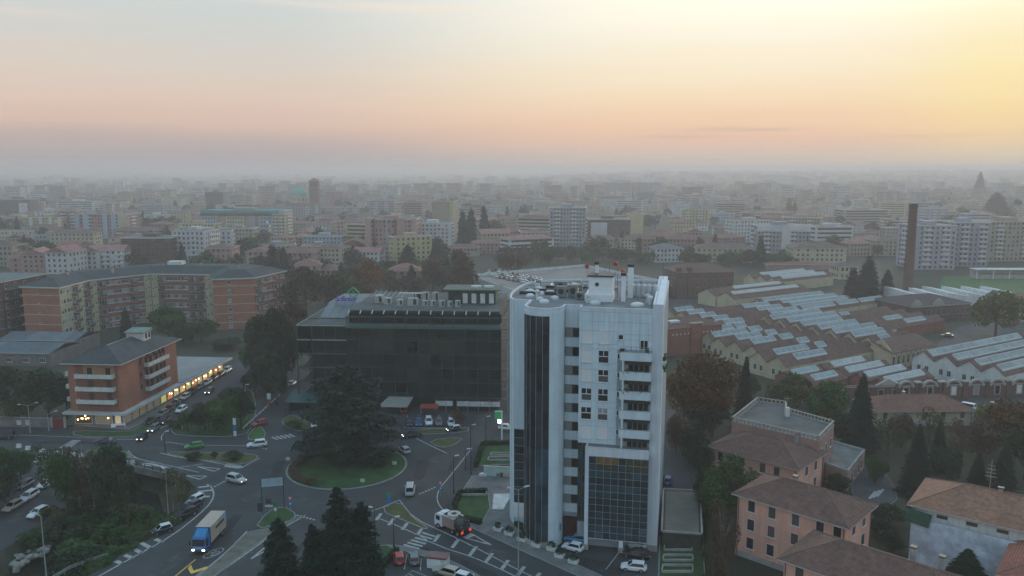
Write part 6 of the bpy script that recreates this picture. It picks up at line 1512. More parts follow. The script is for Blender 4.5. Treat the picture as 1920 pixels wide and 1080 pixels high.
def TP(label, px, pb, pt, wpx, kind='round', mat='green', detail=2, z=0.0, **k):
    x, y = G(px, pb, z); return tree(label, x, y, max(1.5, HZ(pt, y) - z), wpx / PXM(y), kind, mat, z, detail, **k)

# ---- the big cedar on the roundabout
def cedar():
    x, y = G(655, 862); T = thing('cedar_tree', 'huge dark cedar with layered boughs filling the roundabout', 'tree', (x, y, .12))
    rng = np.random.default_rng(11); H_ = HZ(684, y); Qs = []; limbs = MB()
    limbs.tube((0, 0, 0), (.2, .1, H_ * .45), .75, .5, 10); limbs.tube((.2, .1, H_ * .45), (.1, 0, H_ * .95), .5, .08, 8)
    for i in range(66):
        f = (i + .5) / 66; z = 3.2 + (H_ - 3.6) * f ** .95; a = i * 2.399 + rng.uniform(-.3, .3)
        L = (9.2 * (1 - f ** 2.1) ** .8 + 1.6) * rng.uniform(.66, 1.2)
        if math.cos(a) < -.75 and f < .25: L *= 1.12
        if math.sin(a) < -.3 and f < .4: L *= .78
        tip = np.array((math.cos(a) * L, math.sin(a) * L, z + rng.uniform(-.9, .4) - (1.2 if f < .3 else .2)))
        root = np.array((.15, .05, z + .3)); limbs.tube(root, tip * .85 + root * .15, .16 * (1.1 - f), .03, 5, caps=False)
        n = int(400 * (.45 + L / 11)); t = rng.random(n) ** .72; side = rng.normal(size=n) * (.10 + .26 * t) * L * .42
        base = root + (tip - root) * t[:, None]; pdir = np.array((-math.sin(a), math.cos(a), 0))
        P = base + pdir * side[:, None]; P[:, 2] += rng.normal(size=n) * .16 - .06 * np.abs(side) + .35 * np.sin(t * 9 + i)
        Nn = np.tile((0, 0, 1.0), (n, 1)) + rng.normal(size=(n, 3)) * .45
        Qs.append(quads_at(P, Nn, .36, rng, 1.3))
    put('crown', quad_mesh('crown', np.concatenate(Qs), LM['cedar']), T); limbs.build('trunk', bark, T)
cedar()
# ---- two foreground conifers
def big_conifer(label, px, py, pt, w, seed):
    x, y = G(px, py); h = HZ(pt, y); T = thing('conifer_tree', label, 'tree', (x, y, 0)); rng = np.random.default_rng(seed); Qs = []; limbs = MB(); limbs.tube((0, 0, 0), (0, 0, h * .97), .34, .03, 8)
    nb = 170
    for i in range(nb):
        f = (i + .3) / nb; z = .8 + (h - .9) * f; a = i * 2.399 + rng.uniform(-.2, .2); L = (w / 2) * ((1 - f) ** .62) * rng.uniform(.5, 1.15) + .15
        tip = np.array((math.cos(a) * L, math.sin(a) * L, z - .18 * L + rng.uniform(-.25, .25))); root = np.array((0, 0, z + .12))
        limbs.tube(root, tip, .05, .012, 4, caps=False)
        n = int(30 + 44 * L); t = rng.random(n) ** .8; side = rng.normal(size=n) * (.06 + .16 * t) * L * .9; pd = np.array((-math.sin(a), math.cos(a), 0))
        P = root + (tip - root) * t[:, None] + pd * side[:, None]; P[:, 2] += rng.normal(size=n) * .09 - .10 * np.abs(side)
        Nn = np.tile((math.cos(a) * .3, math.sin(a) * .3, 1.0), (n, 1)) + rng.normal(size=(n, 3)) * .5
        Qs.append(quads_at(P, Nn, .20, rng, 1.5))
    put('crown', quad_mesh('crown', np.concatenate(Qs), LM['conifer']), T); limbs.build('trunk', bark, T)
big_conifer('tall dark conifer at the bottom centre with pointed top', 640, 1150, 915, 11.5, 3)
big_conifer('second conifer crown leaning against tall one, bottom centre right', 682, 1140, 942, 8.5, 5)
big_conifer('smaller dark conifer at bottom, left of the tallest one', 530, 1165, 972, 9.0, 8)
big_conifer('dark conifer at bottom edge between the two larger ones', 592, 1175, 985, 7.5, 9)

# ---- trees one can point at
TP('large dark tree above garden wall at left edge', 15, 788, 690, 95, 'round', 'dark')
TP('dark spreading tree beside the corner building, second from left', 92, 790, 690, 85, 'round', 'dark')
TP('olive-yellow tree between two dark trees at left', 52, 792, 706, 50, 'pear', 'olive')
TP('dark tree directly left of brick corner building', 126, 786, 706, 50, 'round', 'dark')
TP('thin brownish tree above garden wall, far left', 28, 798, 738, 44, 'bare', 'olive')
TP('dark tree at the far left edge below sheds', -30, 785, 680, 90, 'round', 'dark')
for i, (px, pb, pt, w, m, l) in enumerate(((385, 806, 748, 46, 'dark', 'dark tree at left of the corner grove by shop street'), (418, 812, 738, 60, 'green', 'green tree in the middle of corner grove'), (452, 800, 726, 56, 'dark', 'dark tree at right of the corner grove'), (437, 780, 722, 50, 'dark', 'dark tree at back of the corner grove'), (352, 808, 772, 34, 'green', 'small green tree at street tip of corner grove'))):
    TP(l, px, pb, pt, w, 'round', m)
for px, pb, pt, w, m, l in ((492, 705, 592, 62, 'dark', 'tall dark tree right of zigzag apartments'), (528, 720, 575, 66, 'dark', 'tallest dark tree left of green office'), (505, 735, 640, 60, 'dark', 'dark tree overhanging the road left of office'), (552, 690, 560, 60, 'brown', 'brown tree touching green office roof corner'), (475, 700, 630, 44, 'green', 'green tree beside right brick end wall'), (520, 760, 690, 46, 'dark', 'low dark tree beside white roadside barrier'), (480, 745, 690, 50, 'dark', 'dark tree behind corner grove, left of barrier')):
    TP(l, px, pb, pt, w, 'round', m)
for px, pb, pt, w, m, l in ((575, 600, 500, 74, 'brown', 'wide brown tree behind office lettering'), (640, 590, 500, 70, 'olive', 'olive-brown tree behind middle of office roof'), (686, 575, 485, 62, 'autumn', 'reddish-brown tree right of olive-brown tree'), (610, 570, 515, 60, 'autumn', 'rusty tree between brown tree and olive tree'), (862, 560, 472, 54, 'brown', 'tall brown tree left of parking deck'), (812, 548, 484, 46, 'brown', 'round brown tree left of tall brown tree'), (745, 560, 515, 44, 'brown', 'low brown tree before dusty pink villa'), (965, 515, 455, 68, 'brown', 'brown crown above parking deck edge'), (655, 530, 495, 40, 'dark', 'small dark tree beside brown-roofed house')):
    TP(l, px, pb, pt, w, 'pear' if w < 60 else 'round', m)
for px, pb, pt, w, l in ((318, 640, 572, 66, 'green tree in the courtyard of zigzag apartments'), (378, 644, 600, 62, 'lower green tree at right of apartment courtyard'), (345, 646, 610, 40, 'small tree between the courtyard trees')): TP(l, px, pb, pt, w, 'round', 'green')
TP('slim dark cypress before the apartment courtyard', 238, 636, 578, 22, 'col', 'conifer'); TP('low dark tree at foot of right brick end wall', 425, 655, 632, 50, 'round', 'dark')
for px, pb, pt, w, l in ((512, 515, 456, 24, 'left one of two dark cypresses by pink row house'), (534, 520, 462, 26, 'right one of two dark cypresses by pink row house'), (772, 545, 495, 28, 'pointed dark conifer before dusty pink villa'), (765, 500, 458, 44, 'dark conifer below pinkish tower block'), (818, 500, 457, 40, 'dark conifer below white balcony block'), (868, 462, 392, 28, 'leftmost of three tall hazy conifers'), (884, 462, 388, 22, 'middle of three tall hazy conifers'), (908, 462, 384, 30, 'rightmost of three tall hazy conifers')):
    TP(l, px, pb, pt, w, 'con' if w > 24 else 'col', 'conifer', 1)
for px, pb, pt, w, l in ((1625, 560, 480, 56, 'big dark conifer left of the chimney'), (1598, 556, 500, 36, 'dark conifer left of the big one by the chimney'), (1662, 556, 505, 34, 'dark tree between big conifer and chimney'), (1866, 408, 360, 60, 'dark hazy conifer on the right skyline'), (1905, 410, 372, 40, 'second hazy conifer at right skyline edge'), (1835, 372, 322, 26, 'tiny pointed conifer top on right skyline')): TP(l, px, pb, pt, w, 'con', 'conifer', 1)
TP('broad rust-brown tree directly right of white tower', 1310, 812, 655, 128, 'round', 'autumn', 3)
TP('second rusty crown behind the broad rust-brown tree', 1282, 790, 680, 70, 'round', 'autumn', 2)
TP('dark pointed conifer right of rust-brown tree', 1394, 800, 668, 46, 'con', 'conifer', 3)
TP('grey-green tree in shadow under rust-brown tree', 1335, 820, 750, 60, 'round', 'dark')
TP('dark tree along lane beside tower', 1300, 870, 800, 52, 'round', 'dark')
TP('olive tree before small factory shed', 1476, 775, 698, 72, 'round', 'olive'); TP('green tree between olive tree and tall cypress', 1550, 800, 715, 80, 'round', 'green')
TP('tall dark conifer beside low pink extension', 1610, 850, 700, 70, 'con', 'conifer', 3)
TP('dark conifer in the middle of the garden', 1716, 928, 795, 66, 'con', 'conifer', 3); TP('narrow conifer behind middle garden conifer', 1757, 885, 786, 40, 'con', 'conifer', 2)
TP('short dark conifer left of roof aerial', 1832, 905, 848, 34, 'con', 'conifer'); TP('dark conifer right of roof aerial', 1880, 915, 828, 48, 'con', 'conifer')
TP('thin-leaved brown tree before low red-roofed hall', 1664, 855, 768, 56, 'bare', 'olive'); TP('brown thin tree right of garden conifers', 1800, 865, 775, 60, 'bare', 'brown')
TP('big russet tree at right edge before factory yard', 1890, 850, 752, 96, 'round', 'autumn', 2); TP('yellowing tree left of big russet tree', 1860, 820, 750, 60, 'round', 'yellow')
TP('bushy green tree against salmon house corner', 1366, 985, 858, 104, 'round', 'green', 3); TP('thin brown-leaved tree beside salmon house wall', 1352, 1076, 930, 66, 'bare', 'brown', 3, pale=True)
TP('second thin brown tree at bottom beside salmon house', 1345, 1120, 990, 60, 'bare', 'brown', 2)
TP('round clipped bush beside low pink extension', 1570, 925, 888, 50, 'round', 'dark', 2, low=.05); TP('dark evergreen at foot of netted house', 1812, 1088, 1028, 84, 'con', 'dark', 3)
TP('round yellow-green tree in factory yard at right', 1866, 634, 546, 88, 'round', 'yellow', 2, low=.02); TP('dark tree before tall factory hall', 1400, 745, 700, 46, 'round', 'dark')
TP('small dark tree before the raised factory hall', 1292, 606, 580, 22, 'con', 'conifer', 1)
for px, pb, pt, w, l in ((1665, 985, 945, 60, 'dark garden shrub left of netted house'), (1650, 1010, 970, 44, 'dark shrub below garden lane emblem'), (1672, 1035, 995, 46, 'lowest dark shrub beside netted house')): TP(l, px, pb, pt, w, 'round', 'dark', 2, low=.03, name='shrub', cat='shrub')
TP('small reddish tree in the office car park', 858, 800, 766, 24, 'round', 'brown', 1)
TP('low dark tree at left of roundabout approach', 600, 812, 770, 46, 'round', 'dark', 2)
for px, pb, pt, w, k, m, l in ((1440, 815, 745, 60, 'round', 'dark', 'dark garden tree behind the flat-roofed annex'), (1580, 835, 770, 54, 'round', 'dark', 'dark tree left of tall conifer by pink extension'), (1690, 840, 775, 50, 'round', 'brown', 'brown tree between garden conifers and low hall'), (1740, 830, 765, 54, 'bare', 'olive', 'loose olive tree before low red-roofed hall'), (1775, 905, 830, 46, 'round', 'dark', 'round dark tree right of narrow garden conifer'), (1840, 860, 780, 66, 'round', 'brown', 'brown tree in front of big russet tree'), (1920, 900, 800, 70, 'round', 'dark', 'dark tree at right edge above netted house'), (1640, 905, 850, 40, 'round', 'green', 'small green tree beside the garden path'), (1268, 850, 770, 44, 'round', 'brown', 'brown tree touching the tower side wall'), (1320, 905, 820, 44, 'round', 'dark', 'dark tree between lane and upper salmon house'), (1318, 960, 885, 36, 'round', 'dark', 'dark tree above garage roof corner'), (1500, 760, 705, 50, 'round', 'brown', 'brown tree before the arched wall, left end')): TP(l, px, pb, pt, w, k, m)
# overgrown stream: tall thin trees, then shrubs
for px, pb, pt, w, k, m, l in ((98, 930, 830, 70, 'bare', 'green', 'thin leafy tree over the parked cars by stream'), (150, 950, 812, 60, 'bare', 'brown', 'bare pale-stemmed tree on the stream bank'), (178, 960, 820, 56, 'bare', 'brown', 'second bare pale-stemmed tree on stream bank'), (210, 965, 830, 66, 'round', 'dark', 'dark leafy tree at left of the bridge opening'), (128, 965, 850, 60, 'round', 'green', 'green tree on the bank above parked cars'), (325, 962, 880, 46, 'bare', 'olive', 'slender tree before right end of bridge'), (345, 950, 890, 30, 'bare', 'olive', 'slender sapling at right bridge end'), (12, 930, 840, 60, 'round', 'green', 'green tree at left edge over parked cars'), (-10, 960, 870, 80, 'round', 'dark', 'dark tree at bottom left edge'), (40, 905, 850, 50, 'round', 'green', 'light green tree by left crossing'), (240, 985, 870, 50, 'round', 'dark', 'dark tree in front of bridge opening, left')):
    TP(l, px, pb, pt, w, k, m, 2, pale=(k == 'bare'))
sh_names = ('leafy shrub on the overgrown stream bank', 'shrubs along the stream')
for i in range(74):
    for _ in range(30):
        px, py = rnd.uniform(30, 345), rnd.uniform(925, 1085)
        lo = 1000 - (px - 60) * .62 if px > 60 else 1000; hi = 1010 - (px - 285) * .6 if px > 200 else 1085
        if py > lo + 6 and py < hi - 6 and not (232 < px < 335 and py < 960) and not (px < 128 and py > 980 and rnd.random() < .75): break
    x, y = G(px, py, -2.2); s = rnd.uniform(2.0, 4.2)
    tree(sh_names[0], x, y, s * rnd.uniform(.8, 1.15), s * 1.3, 'round', rnd.choice(('green', 'dark', 'green', 'dark', 'olive')), rnd.uniform(-3.4, -1.6), 1, sh_names[1], 'shrub', 'shrub', .05)
for i in range(46):   # verge shrubs right along the road edge
    t = rnd.random(); px = 160 + 200 * t; py = 1085 - 118 * t ** 1.1 + rnd.uniform(-16, -3)
    x, y = G(px, py, -.6); s = rnd.uniform(1.2, 2.4); tree('low shrub on the verge beside the hatched road edge', x, y, s * .8, s * 1.4, 'round', rnd.choice(('green', 'olive', 'green')), -.9, 1, 'verge shrubs by the road', 'shrub', 'shrub', .03)
# shrubs on islands and round the roundabout
for i in range(15):
    a = R(128 + i * 8.2); tree('dark red-leaved shrub on the left rim of the roundabout', RB_C[0] + (RB_R - 1.5) * math.cos(a), RB_C[1] + (RB_R - 1.5) * math.sin(a), rnd.uniform(.8, 1.3), rnd.uniform(1.6, 2.4), 'round', 'brown', .1, 1, 'rim shrubs of the roundabout', 'shrub', 'shrub', .02)
for i in range(16):
    a = rnd.uniform(0, 6.28); r = rnd.uniform(2, 7.5); tree('dark shrub under the roundabout cedar', RB_C[0] + 2 + r * math.cos(a), RB_C[1] + 2.5 + r * .7 * math.sin(a), rnd.uniform(1.2, 2.2), rnd.uniform(2, 3.4), 'round', 'dark', .1, 1, 'shrubs under the cedar', 'shrub', 'shrub', .02)
for px, py, w, l in ((363, 859, 28, 'left dark shrub on long traffic island'), (436, 860, 32, 'right dark shrub on long traffic island'), (402, 856, 12, 'small shrub between two dark island shrubs'), (330, 800, 26, 'dark shrub at tip of the corner grove'), (550, 802, 30, 'dark shrub on verge near zebra crossing')): TP(l, px, py + 3, py - w * .45, w, 'round', 'dark', 1, name='shrub', cat='shrub', low=.02)
# garden plants between tower and salmon houses
for i in range(26):
    px, py = 1322 + rnd.uniform(-4, 26), rnd.uniform(985, 1090); x, y = G(px, py); tree('brownish ground shrub beside the salmon house', x, y, rnd.uniform(.8, 1.8), rnd.uniform(1.2, 2.4), 'round', rnd.choice(('brown', 'dark', 'olive')), 0, 1, 'shrubs beside salmon house', 'shrub', 'shrub', .02)
for i in range(20):
    px, py = rnd.uniform(1262, 1330), rnd.uniform(760, 905)
    if px < 1300 and py > 800: px = rnd.uniform(1308, 1332)
    x, y = G(px, py); tree('dark shrub along the lane right of tower', x, y, rnd.uniform(1.5, 3.2), rnd.uniform(2, 4), 'round', 'dark', 0, 1, 'shrubs along the lane', 'shrub', 'shrub', .03)
for i in range(26):
    px = (985 + 21 * i) if i < 13 else (1285 + 17 * (i - 13)); py = 492 + rnd.uniform(-6, 5) if i < 13 else 499 + rnd.uniform(-5, 4)
    mt = ('green', 'brown', 'dark', 'olive')[(i * 7 + i // 3) % 4]; x, y = G(px, py)
    if any((x - a) ** 2 + (y - b) ** 2 < (r * .55) ** 2 for a, b, r in TAKEN): continue
    tree('%s tree, %s from left in the line %s' % ({'dark': 'dark green'}.get(mt, mt), (ORD + ['thirteenth'])[i % 13], 'behind the parking deck' if i < 13 else 'behind the brick works'), x, y, rnd.uniform(7, 12), rnd.uniform(9, 15), 'round', mt, 0, 1, 'tree line behind deck and brick works')
# ---- trees among the middle-distance houses
def scatter():
    KEEPT = [lambda px, py: px > 1235 and py > 494, lambda px, py: 880 < px < 1260 and py > 500, lambda px, py: px < 520 and py > 520, lambda px, py: py > 575]
    n = 0
    for k in range(2600):
        if n >= 330: break
        py = 385 + 175 * rnd.random() ** 1.5; px = rnd.uniform(-50, 1970)
        if any(f(px, py) for f in KEEPT): continue
        x, y = G(px, py)
        if any((x - a) ** 2 + (y - b) ** 2 < (r * .6 + 1.5) ** 2 for a, b, r in TAKEN): continue
        con = rnd.random() < .22; h = rnd.uniform(11, 19) if con else rnd.uniform(9, 16); w = h * (rnd.uniform(.35, .55) if con else rnd.uniform(.8, 1.25)); mt = 'conifer' if con else rnd.choice(('dark', 'dark', 'green', 'brown', 'olive', 'brown'))
        dn = next(nm for a, nm in DEP if py >= a)
        nm = {'conifer': 'pointed dark conifer', 'dark': 'dark round tree', 'green': 'green round tree', 'brown': 'brown autumn tree', 'olive': 'olive-green tree'}[mt]
        nm = ('small ' if h < 10.5 else 'tall ' if h > 13 else '') + nm
        tree('%s among the roofs %s, %s' % (nm, zone(px), dn), x, y, h, w, 'con' if con else 'round', mt, 0, 1 if py > 430 else 0, 'trees among roofs %s, %s' % (zone(px), dn), low=.12); n += 1
scatter()
def distant_wood():
    Q = []; base = [tmesh('round', v, 0)[:90] for v in range(4)] + [tmesh('con', v, 0)[:110] for v in range(2)]
    spots = []
    for pb, n, lo, hi in ((384, 50, -50, 1970), (374, 60, -50, 1970), (364, 70, -50, 1970), (354, 80, -50, 1970), (346, 90, -50, 1970), (340, 110, 900, 1970), (335, 130, 950, 1970), (331, 130, 1000, 1970), (328, 130, 1000, 1970), (372, 70, 1480, 1970), (362, 90, 1400, 1970), (352, 110, 1300, 1970), (338, 60, -50, 1000), (325, 150, 1000, 1970), (323, 150, 1020, 1970), (330, 120, 1300, 1970), (334, 120, 1450, 1970), (345, 110, 1450, 1970)):
        for _ in range(n): spots.append((rnd.uniform(lo, hi), pb + rnd.uniform(-3, 3)))
    for px, py in spots:
        x, y = G(px, py)
        if any((x - a) ** 2 + (y - b) ** 2 < (r * .7) ** 2 for a, b, r in TAKEN): continue
        k = rnd.randrange(6); h = rnd.uniform(11, 20) * (1.35 if py < 345 and px > 950 else 1); w = h * rnd.uniform(.9, 1.6) * (2.2 if py < 345 and px > 950 else 1); a = rnd.uniform(0, 6.28); b = base[k]; s = np.array([w / 2, w / 2, h / 2]) if k < 4 else np.array([w / 1.4, w / 1.4, h * 1.15]); ca, sa = math.cos(a), math.sin(a); q = b * s; z0 = h / 2 if k < 4 else 0
        Q.append(np.stack([q[..., 0] * ca - q[..., 1] * sa + x, q[..., 0] * sa + q[..., 1] * ca + y, q[..., 2] + z0 + rise(x, y)], -1))
    me = quad_mesh('distant_trees', np.concatenate(Q), LM['dark']); tag(put('distant_trees', me), 'far wooded strips fading into haze below the horizon', 'wood', kind='stuff')
distant_wood()
# hedges
def hedge(label, pts, w, h, mat='dark'):
    P = GP(*pts); T = thing('clipped_hedge', label, 'hedge', (*P[0], 0)); Qs = []; rng = np.random.default_rng(len(label)); core = MB()
    for a, b in zip(P, P[1:]):
        L = math.dist(a, b); n = int(L * 75); t = rng.random(n); d = np.array((b[0] - a[0], b[1] - a[1])) / L; nn = np.array((-d[1], d[0]))
        o = rng.uniform(-.5, .5, n) * w; z = rng.uniform(.1, 1, n) * h; face = rng.random(n); o = np.where(face < .3, -.5 * w, np.where(face < .6, .5 * w, o)); z = np.where(face > .6, h, z)
        xy = np.array(a)[None] - np.array(P[0])[None] + d[None] * (t * L)[:, None] + nn[None] * o[:, None]
        Pt = np.column_stack([xy, z + rng.normal(size=n) * .04]); Nn = rng.normal(size=(n, 3)); Nn[:, 2] += .6; Qs.append(quads_at(Pt, Nn, .14, rng))
        m = ((a[0] + b[0]) / 2 - P[0][0], (a[1] + b[1]) / 2 - P[0][1]); core.obox(m, math.atan2(d[1], d[0]), L, w * .8, 0, h * .9)
    put('foliage', quad_mesh('foliage', np.concatenate(Qs), LM[mat]), T); core.build('core', LM['dark'], T)
hedge('clipped hedge round the upper lawn left of tower', [(892, 876), (906, 835), (958, 834)], .9, 1.0); hedge('clipped hedge round the lower lawn by the vacuum truck', [(914, 924), (864, 926), (852, 950), (856, 972), (902, 984)], .9, .9)
hedge('low hedge at foot of curved glass bay', [(968, 985), (990, 1002), (1030, 1022), (1060, 1010), (1075, 988)], 1.0, .8)
hedge('hedge between garage lawn and salmon house', [(1322, 915), (1328, 1000), (1332, 1090)], 1.4, 1.8)
hedge('hedge along lower edge of corner car park', [(745, 1034), (716, 1066), (700, 1095)], .8, .9)
# ---------------------------------------------------------------- vehicles
def paintm(n, c): return M('car_' + n, c, .32, .04, 1.0, spec=.5, metal=.0)
CP = dict(white=paintm('white', (.66, .68, .70)), silver=paintm('silver', (.40, .42, .44)), grey=paintm('grey', (.14, .15, .16)), black=paintm('black', (.018, .019, .022)), blue=paintm('blue', (.03, .09, .22)), sky=paintm('sky_blue', (.05, .22, .42)), red=paintm('red', (.36, .025, .03)), green=paintm('green', (.03, .26, .05)), beige=paintm('beige', (.38, .35, .28)), navy=paintm('navy', (.02, .03, .06)))
cglas = M('car_glass', (.012, .015, .018), .08, .1, 1, spec=.6); hl_on = M('headlight_on', (1, 1, .95), .3, emit=(1, .96, .85), estr=4); hl_off = M('headlight_off', (.55, .57, .58), .2); tl_on = M('taillight_on', (.6, .02, .02), .3, emit=(1, .06, .04), estr=.6); tl_off = M('taillight_off', (.22, .015, .015), .3); rimm = M('wheel_rim', (.38, .39, .40), .4, metal=.7)
PROF = dict(hatch=(4.0, 1.72, 1.47, .93, (-1.80, .95), (-1.62, .22)), suv=(4.4, 1.84, 1.68, 1.02, (-2.0, 1.0), (-1.75, .35)), sedan=(4.5, 1.78, 1.44, .93, (-1.65, 1.0), (-1.05, .28)), estate=(4.6, 1.80, 1.50, .94, (-2.1, 1.0), (-1.85, .25)), mini=(3.55, 1.64, 1.49, .94, (-1.58, .9), (-1.40, .20)), van=(4.7, 1.88, 1.95, 1.08, (-2.2, 1.45), (-2.15, .85)))
_CAR = {}
def car_meshes(kind):
    if kind in _CAR: return _CAR[kind]
    L, Wd, H_, belt, gb, gt = PROF[kind]; s = L / 4.2; hw = Wd / 2; D = {}
    st = [(-L / 2, .46, .74, .80), (-L / 2 + .10, .30, belt - .04, .90), (-L * .30, .24, belt + .02, .985), (0, .23, belt, 1.0), (L * .24, .24, belt - .03, .99), (L * .40, .26, belt - .14, .95), (L / 2 - .08, .32, belt - .28, .85), (L / 2, .42, .62, .74)]
    vs = []; fs = []
    for x, a, b, k in st:
        w = hw * k; h = b - a
        vs += [(x, -w * .86, a), (x, -w, a + .28 * h), (x, -w, a + .72 * h), (x, -w * .86, b), (x, w * .86, b), (x, w, a + .72 * h), (x, w, a + .28 * h), (x, w * .86, a)]
    for i in range(len(st) - 1):
        for j in range(8): o = 8 * i; fs.append((o + j, o + (j + 1) % 8, o + 8 + (j + 1) % 8, o + 8 + j))
    fs += [tuple(range(7, -1, -1)), tuple(8 * (len(st) - 1) + j for j in range(8))]
    D['body'] = MB().add(vs, fs)
    b0, b1, t0, t1 = gb[0], gb[1], gt[0], gt[1]; wb, wt = hw * .87, hw * .70; zb, zt = belt - .03, H_ - .05
    c = dict(rb=(b0, zb, wb), fb=(b1, zb, wb), rt=(t0, zt, wt), ft=(t1, zt, wt))
    def P(k, s_): x, z, w = c[k]; return (x, s_ * w, z)
    def inset(q, k=.09):
        q = np.array(q); m = q.mean(0); return [tuple(m + (p - m) * (1 - k)) for p in q]
    fr = MB(); q = {}
    for n, pts in (('side_l', [P('rb', -1), P('fb', -1), P('ft', -1), P('rt', -1)]), ('side_r', [P('fb', 1), P('rb', 1), P('rt', 1), P('ft', 1)]), ('front', [P('fb', -1), P('fb', 1), P('ft', 1), P('ft', -1)]), ('rear', [P('rb', 1), P('rb', -1), P('rt', -1), P('rt', 1)])):
        fr.add(pts, [(0, 1, 2, 3)]); q[n] = pts
    fr.add([P('rt', -1), P('ft', -1), P('ft', 1), P('rt', 1), (t0 + .08, -wt * .9, H_), (t1 - .12, -wt * .9, H_), (t1 - .12, wt * .9, H_), (t0 + .08, wt * .9, H_)], [(4, 5, 6, 7), (0, 1, 5, 4), (1, 2, 6, 5), (2, 3, 7, 6), (3, 0, 4, 7)])
    D['cabin'] = fr
    for n, pts in q.items():
        p = np.array(inset(pts, .13)); nrm = np.cross(p[1] - p[0], p[3] - p[0]); nrm /= np.linalg.norm(nrm); pp = p + nrm * .012; D['g_' + n] = MB().add([tuple(v) for v in pp] + [tuple(v - nrm * .02) for v in pp], [(0, 1, 2, 3), (0, 4, 5, 1), (1, 5, 6, 2), (2, 6, 7, 3), (3, 7, 4, 0)])
    wr = .33 if kind != 'mini' else .29; w = MB(); w.tube((0, -.11, 0), (0, .11, 0), wr, n=14); w.tube((0, -.13, 0), (0, .13, 0), wr * .62, n=10, mi=1); D['wheel'] = w
    D['hl'] = MB().add([(0, -.15, 0), (0, .15, 0), (.0, .15, .13), (0, -.15, .13), (-.3, -.15, 0), (-.3, .15, 0), (-.3, .15, .13), (-.3, -.15, .13)], [(0, 1, 2, 3), (4, 0, 3, 7), (1, 5, 6, 2), (3, 2, 6, 7), (4, 5, 1, 0)]); D['bump'] = MB().box(-.06, .06, -hw * .62, hw * .62, .3, .42)
    D['mirror'] = MB().box(-.06, .06, -.1, .1, -.06, .07)
    _CAR[kind] = (D, L, hw, belt, wr); return _CAR[kind]
_CM = {}
def cmsh(kind, part, mat, mats=None):
    k = (kind, part, mat.name if mat else '')
    if k not in _CM: _CM[k] = car_meshes(kind)[0][part].mesh(part, mats or mat, smooth=False)
    return _CM[k]
def car_at(label, x, y, ang, kind, col, lit=False, brake=False, group=None, z=.03, parts=True, roofcol=None, name='car', cat='car'):
    D, L, hw, belt, wr = car_meshes(kind); T = thing(name, label, cat, (x, y, z), ang, group); m = CP[col]
    put('body', cmsh(kind, 'body', m), T); put('cabin', cmsh(kind, 'cabin', CP[roofcol] if roofcol else m), T)
    for p, n in (('g_front', 'windscreen'), ('g_rear', 'rear_window'), ('g_side_l', 'side_window'), ('g_side_r', 'side_window')): put(n, cmsh(kind, p, cglas), T)
    for sx in (-.30, .30):
        for sy in (-1, 1): put('wheel', cmsh(kind, 'wheel', None, [black, rimm]), T, (sx * L, sy * (hw - .10), wr))
    if parts:
        for sy in (-1, 1):
            put('headlight', cmsh(kind, 'hl', hl_on if lit else hl_off), T, (L / 2 - .03, sy * hw * .56, .56), sy * -.2)
            put('taillight', cmsh(kind, 'hl', tl_on if brake else tl_off), T, (-L / 2 + .02, sy * hw * .60, .62), math.pi)
            put('mirror', cmsh(kind, 'mirror', m), T, (L * .17, sy * (hw + .06), belt + .05))
        put('number_plate', cmsh(kind, 'bump', M('plate_white', (.6, .6, .58), .6)), T, (-L / 2 - .02, 0, .2), 0, (1, .4, 1)); put('bumper', cmsh(kind, 'bump', dark_metal), T, (L / 2 - .03, 0, .02))
    return T
def CAR(label, px, py, hx, hy, kind, col, **k):
    """centre seen at (px, py); nose points towards (px+hx, py+hy)"""
    zz = k.get('z', 0); a = G(px, py, zz); b = G(px + hx, py + hy, zz); return car_at(label, a[0], a[1], math.atan2(b[1] - a[1], b[0] - a[0]), kind, col, **k)
CAR('silver SUV with headlights on entering the roundabout', 443, 904, 20, 5, 'suv', 'silver', lit=True)
CAR('bright green hatchback on the upper roundabout arm', 364, 841, -20, 3, 'hatch', 'green')
CAR('white SUV right of green hatchback', 482, 838, -20, 2, 'suv', 'white')
CAR('dark sedan on the left road near the zebra crossing', 197, 832, -20, 0, 'sedan', 'navy')
CAR('dark blue van at the left edge of the road', 8, 823, -20, 1, 'van', 'navy', name='van', cat='van')
CAR('dark car with headlights waiting at shop street mouth', 267, 824, -8, 7, 'hatch', 'black', lit=True)
CAR('second dark car with headlights queuing in shop street', 288, 808, -8, 6, 'hatch', 'grey', lit=True)
CAR('third queuing car in shop street with glowing headlights', 308, 793, -8, 6, 'suv', 'black', lit=True)
CAR('white car driving down shop street', 340, 772, -10, 6, 'hatch', 'white')
for i, (px, py, c, k, l) in enumerate(((283, 793, 'black', 'sedan', 'black sedan first in parked row by shops'), (304, 780, 'grey', 'estate', 'grey estate second in parked row by shops'), (318, 770, 'black', 'hatch', 'black hatchback third in parked row by shops'), (331, 758, 'navy', 'sedan', 'navy sedan fourth in parked row by shops'), (347, 748, 'silver', 'hatch', 'silver hatchback fifth in parked row by shops'), (361, 738, 'black', 'suv', 'black SUV sixth in parked row by shops'), (375, 729, 'grey', 'hatch', 'grey hatchback seventh in parked row by shops'), (388, 721, 'silver', 'estate', 'silver estate eighth in parked row by shops'), (401, 712, 'navy', 'hatch', 'navy hatchback ninth in parked row by shops'), (413, 705, 'black', 'hatch', 'black hatchback tenth in parked row by shops'), (426, 698, 'white', 'suv', 'white SUV at far end of parked row'))): CAR(l, px, py, -8, 5.5, k, c)
CAR('dark car with headlights at the back of shop street', 393, 737, -8, 6, 'hatch', 'black', lit=True)
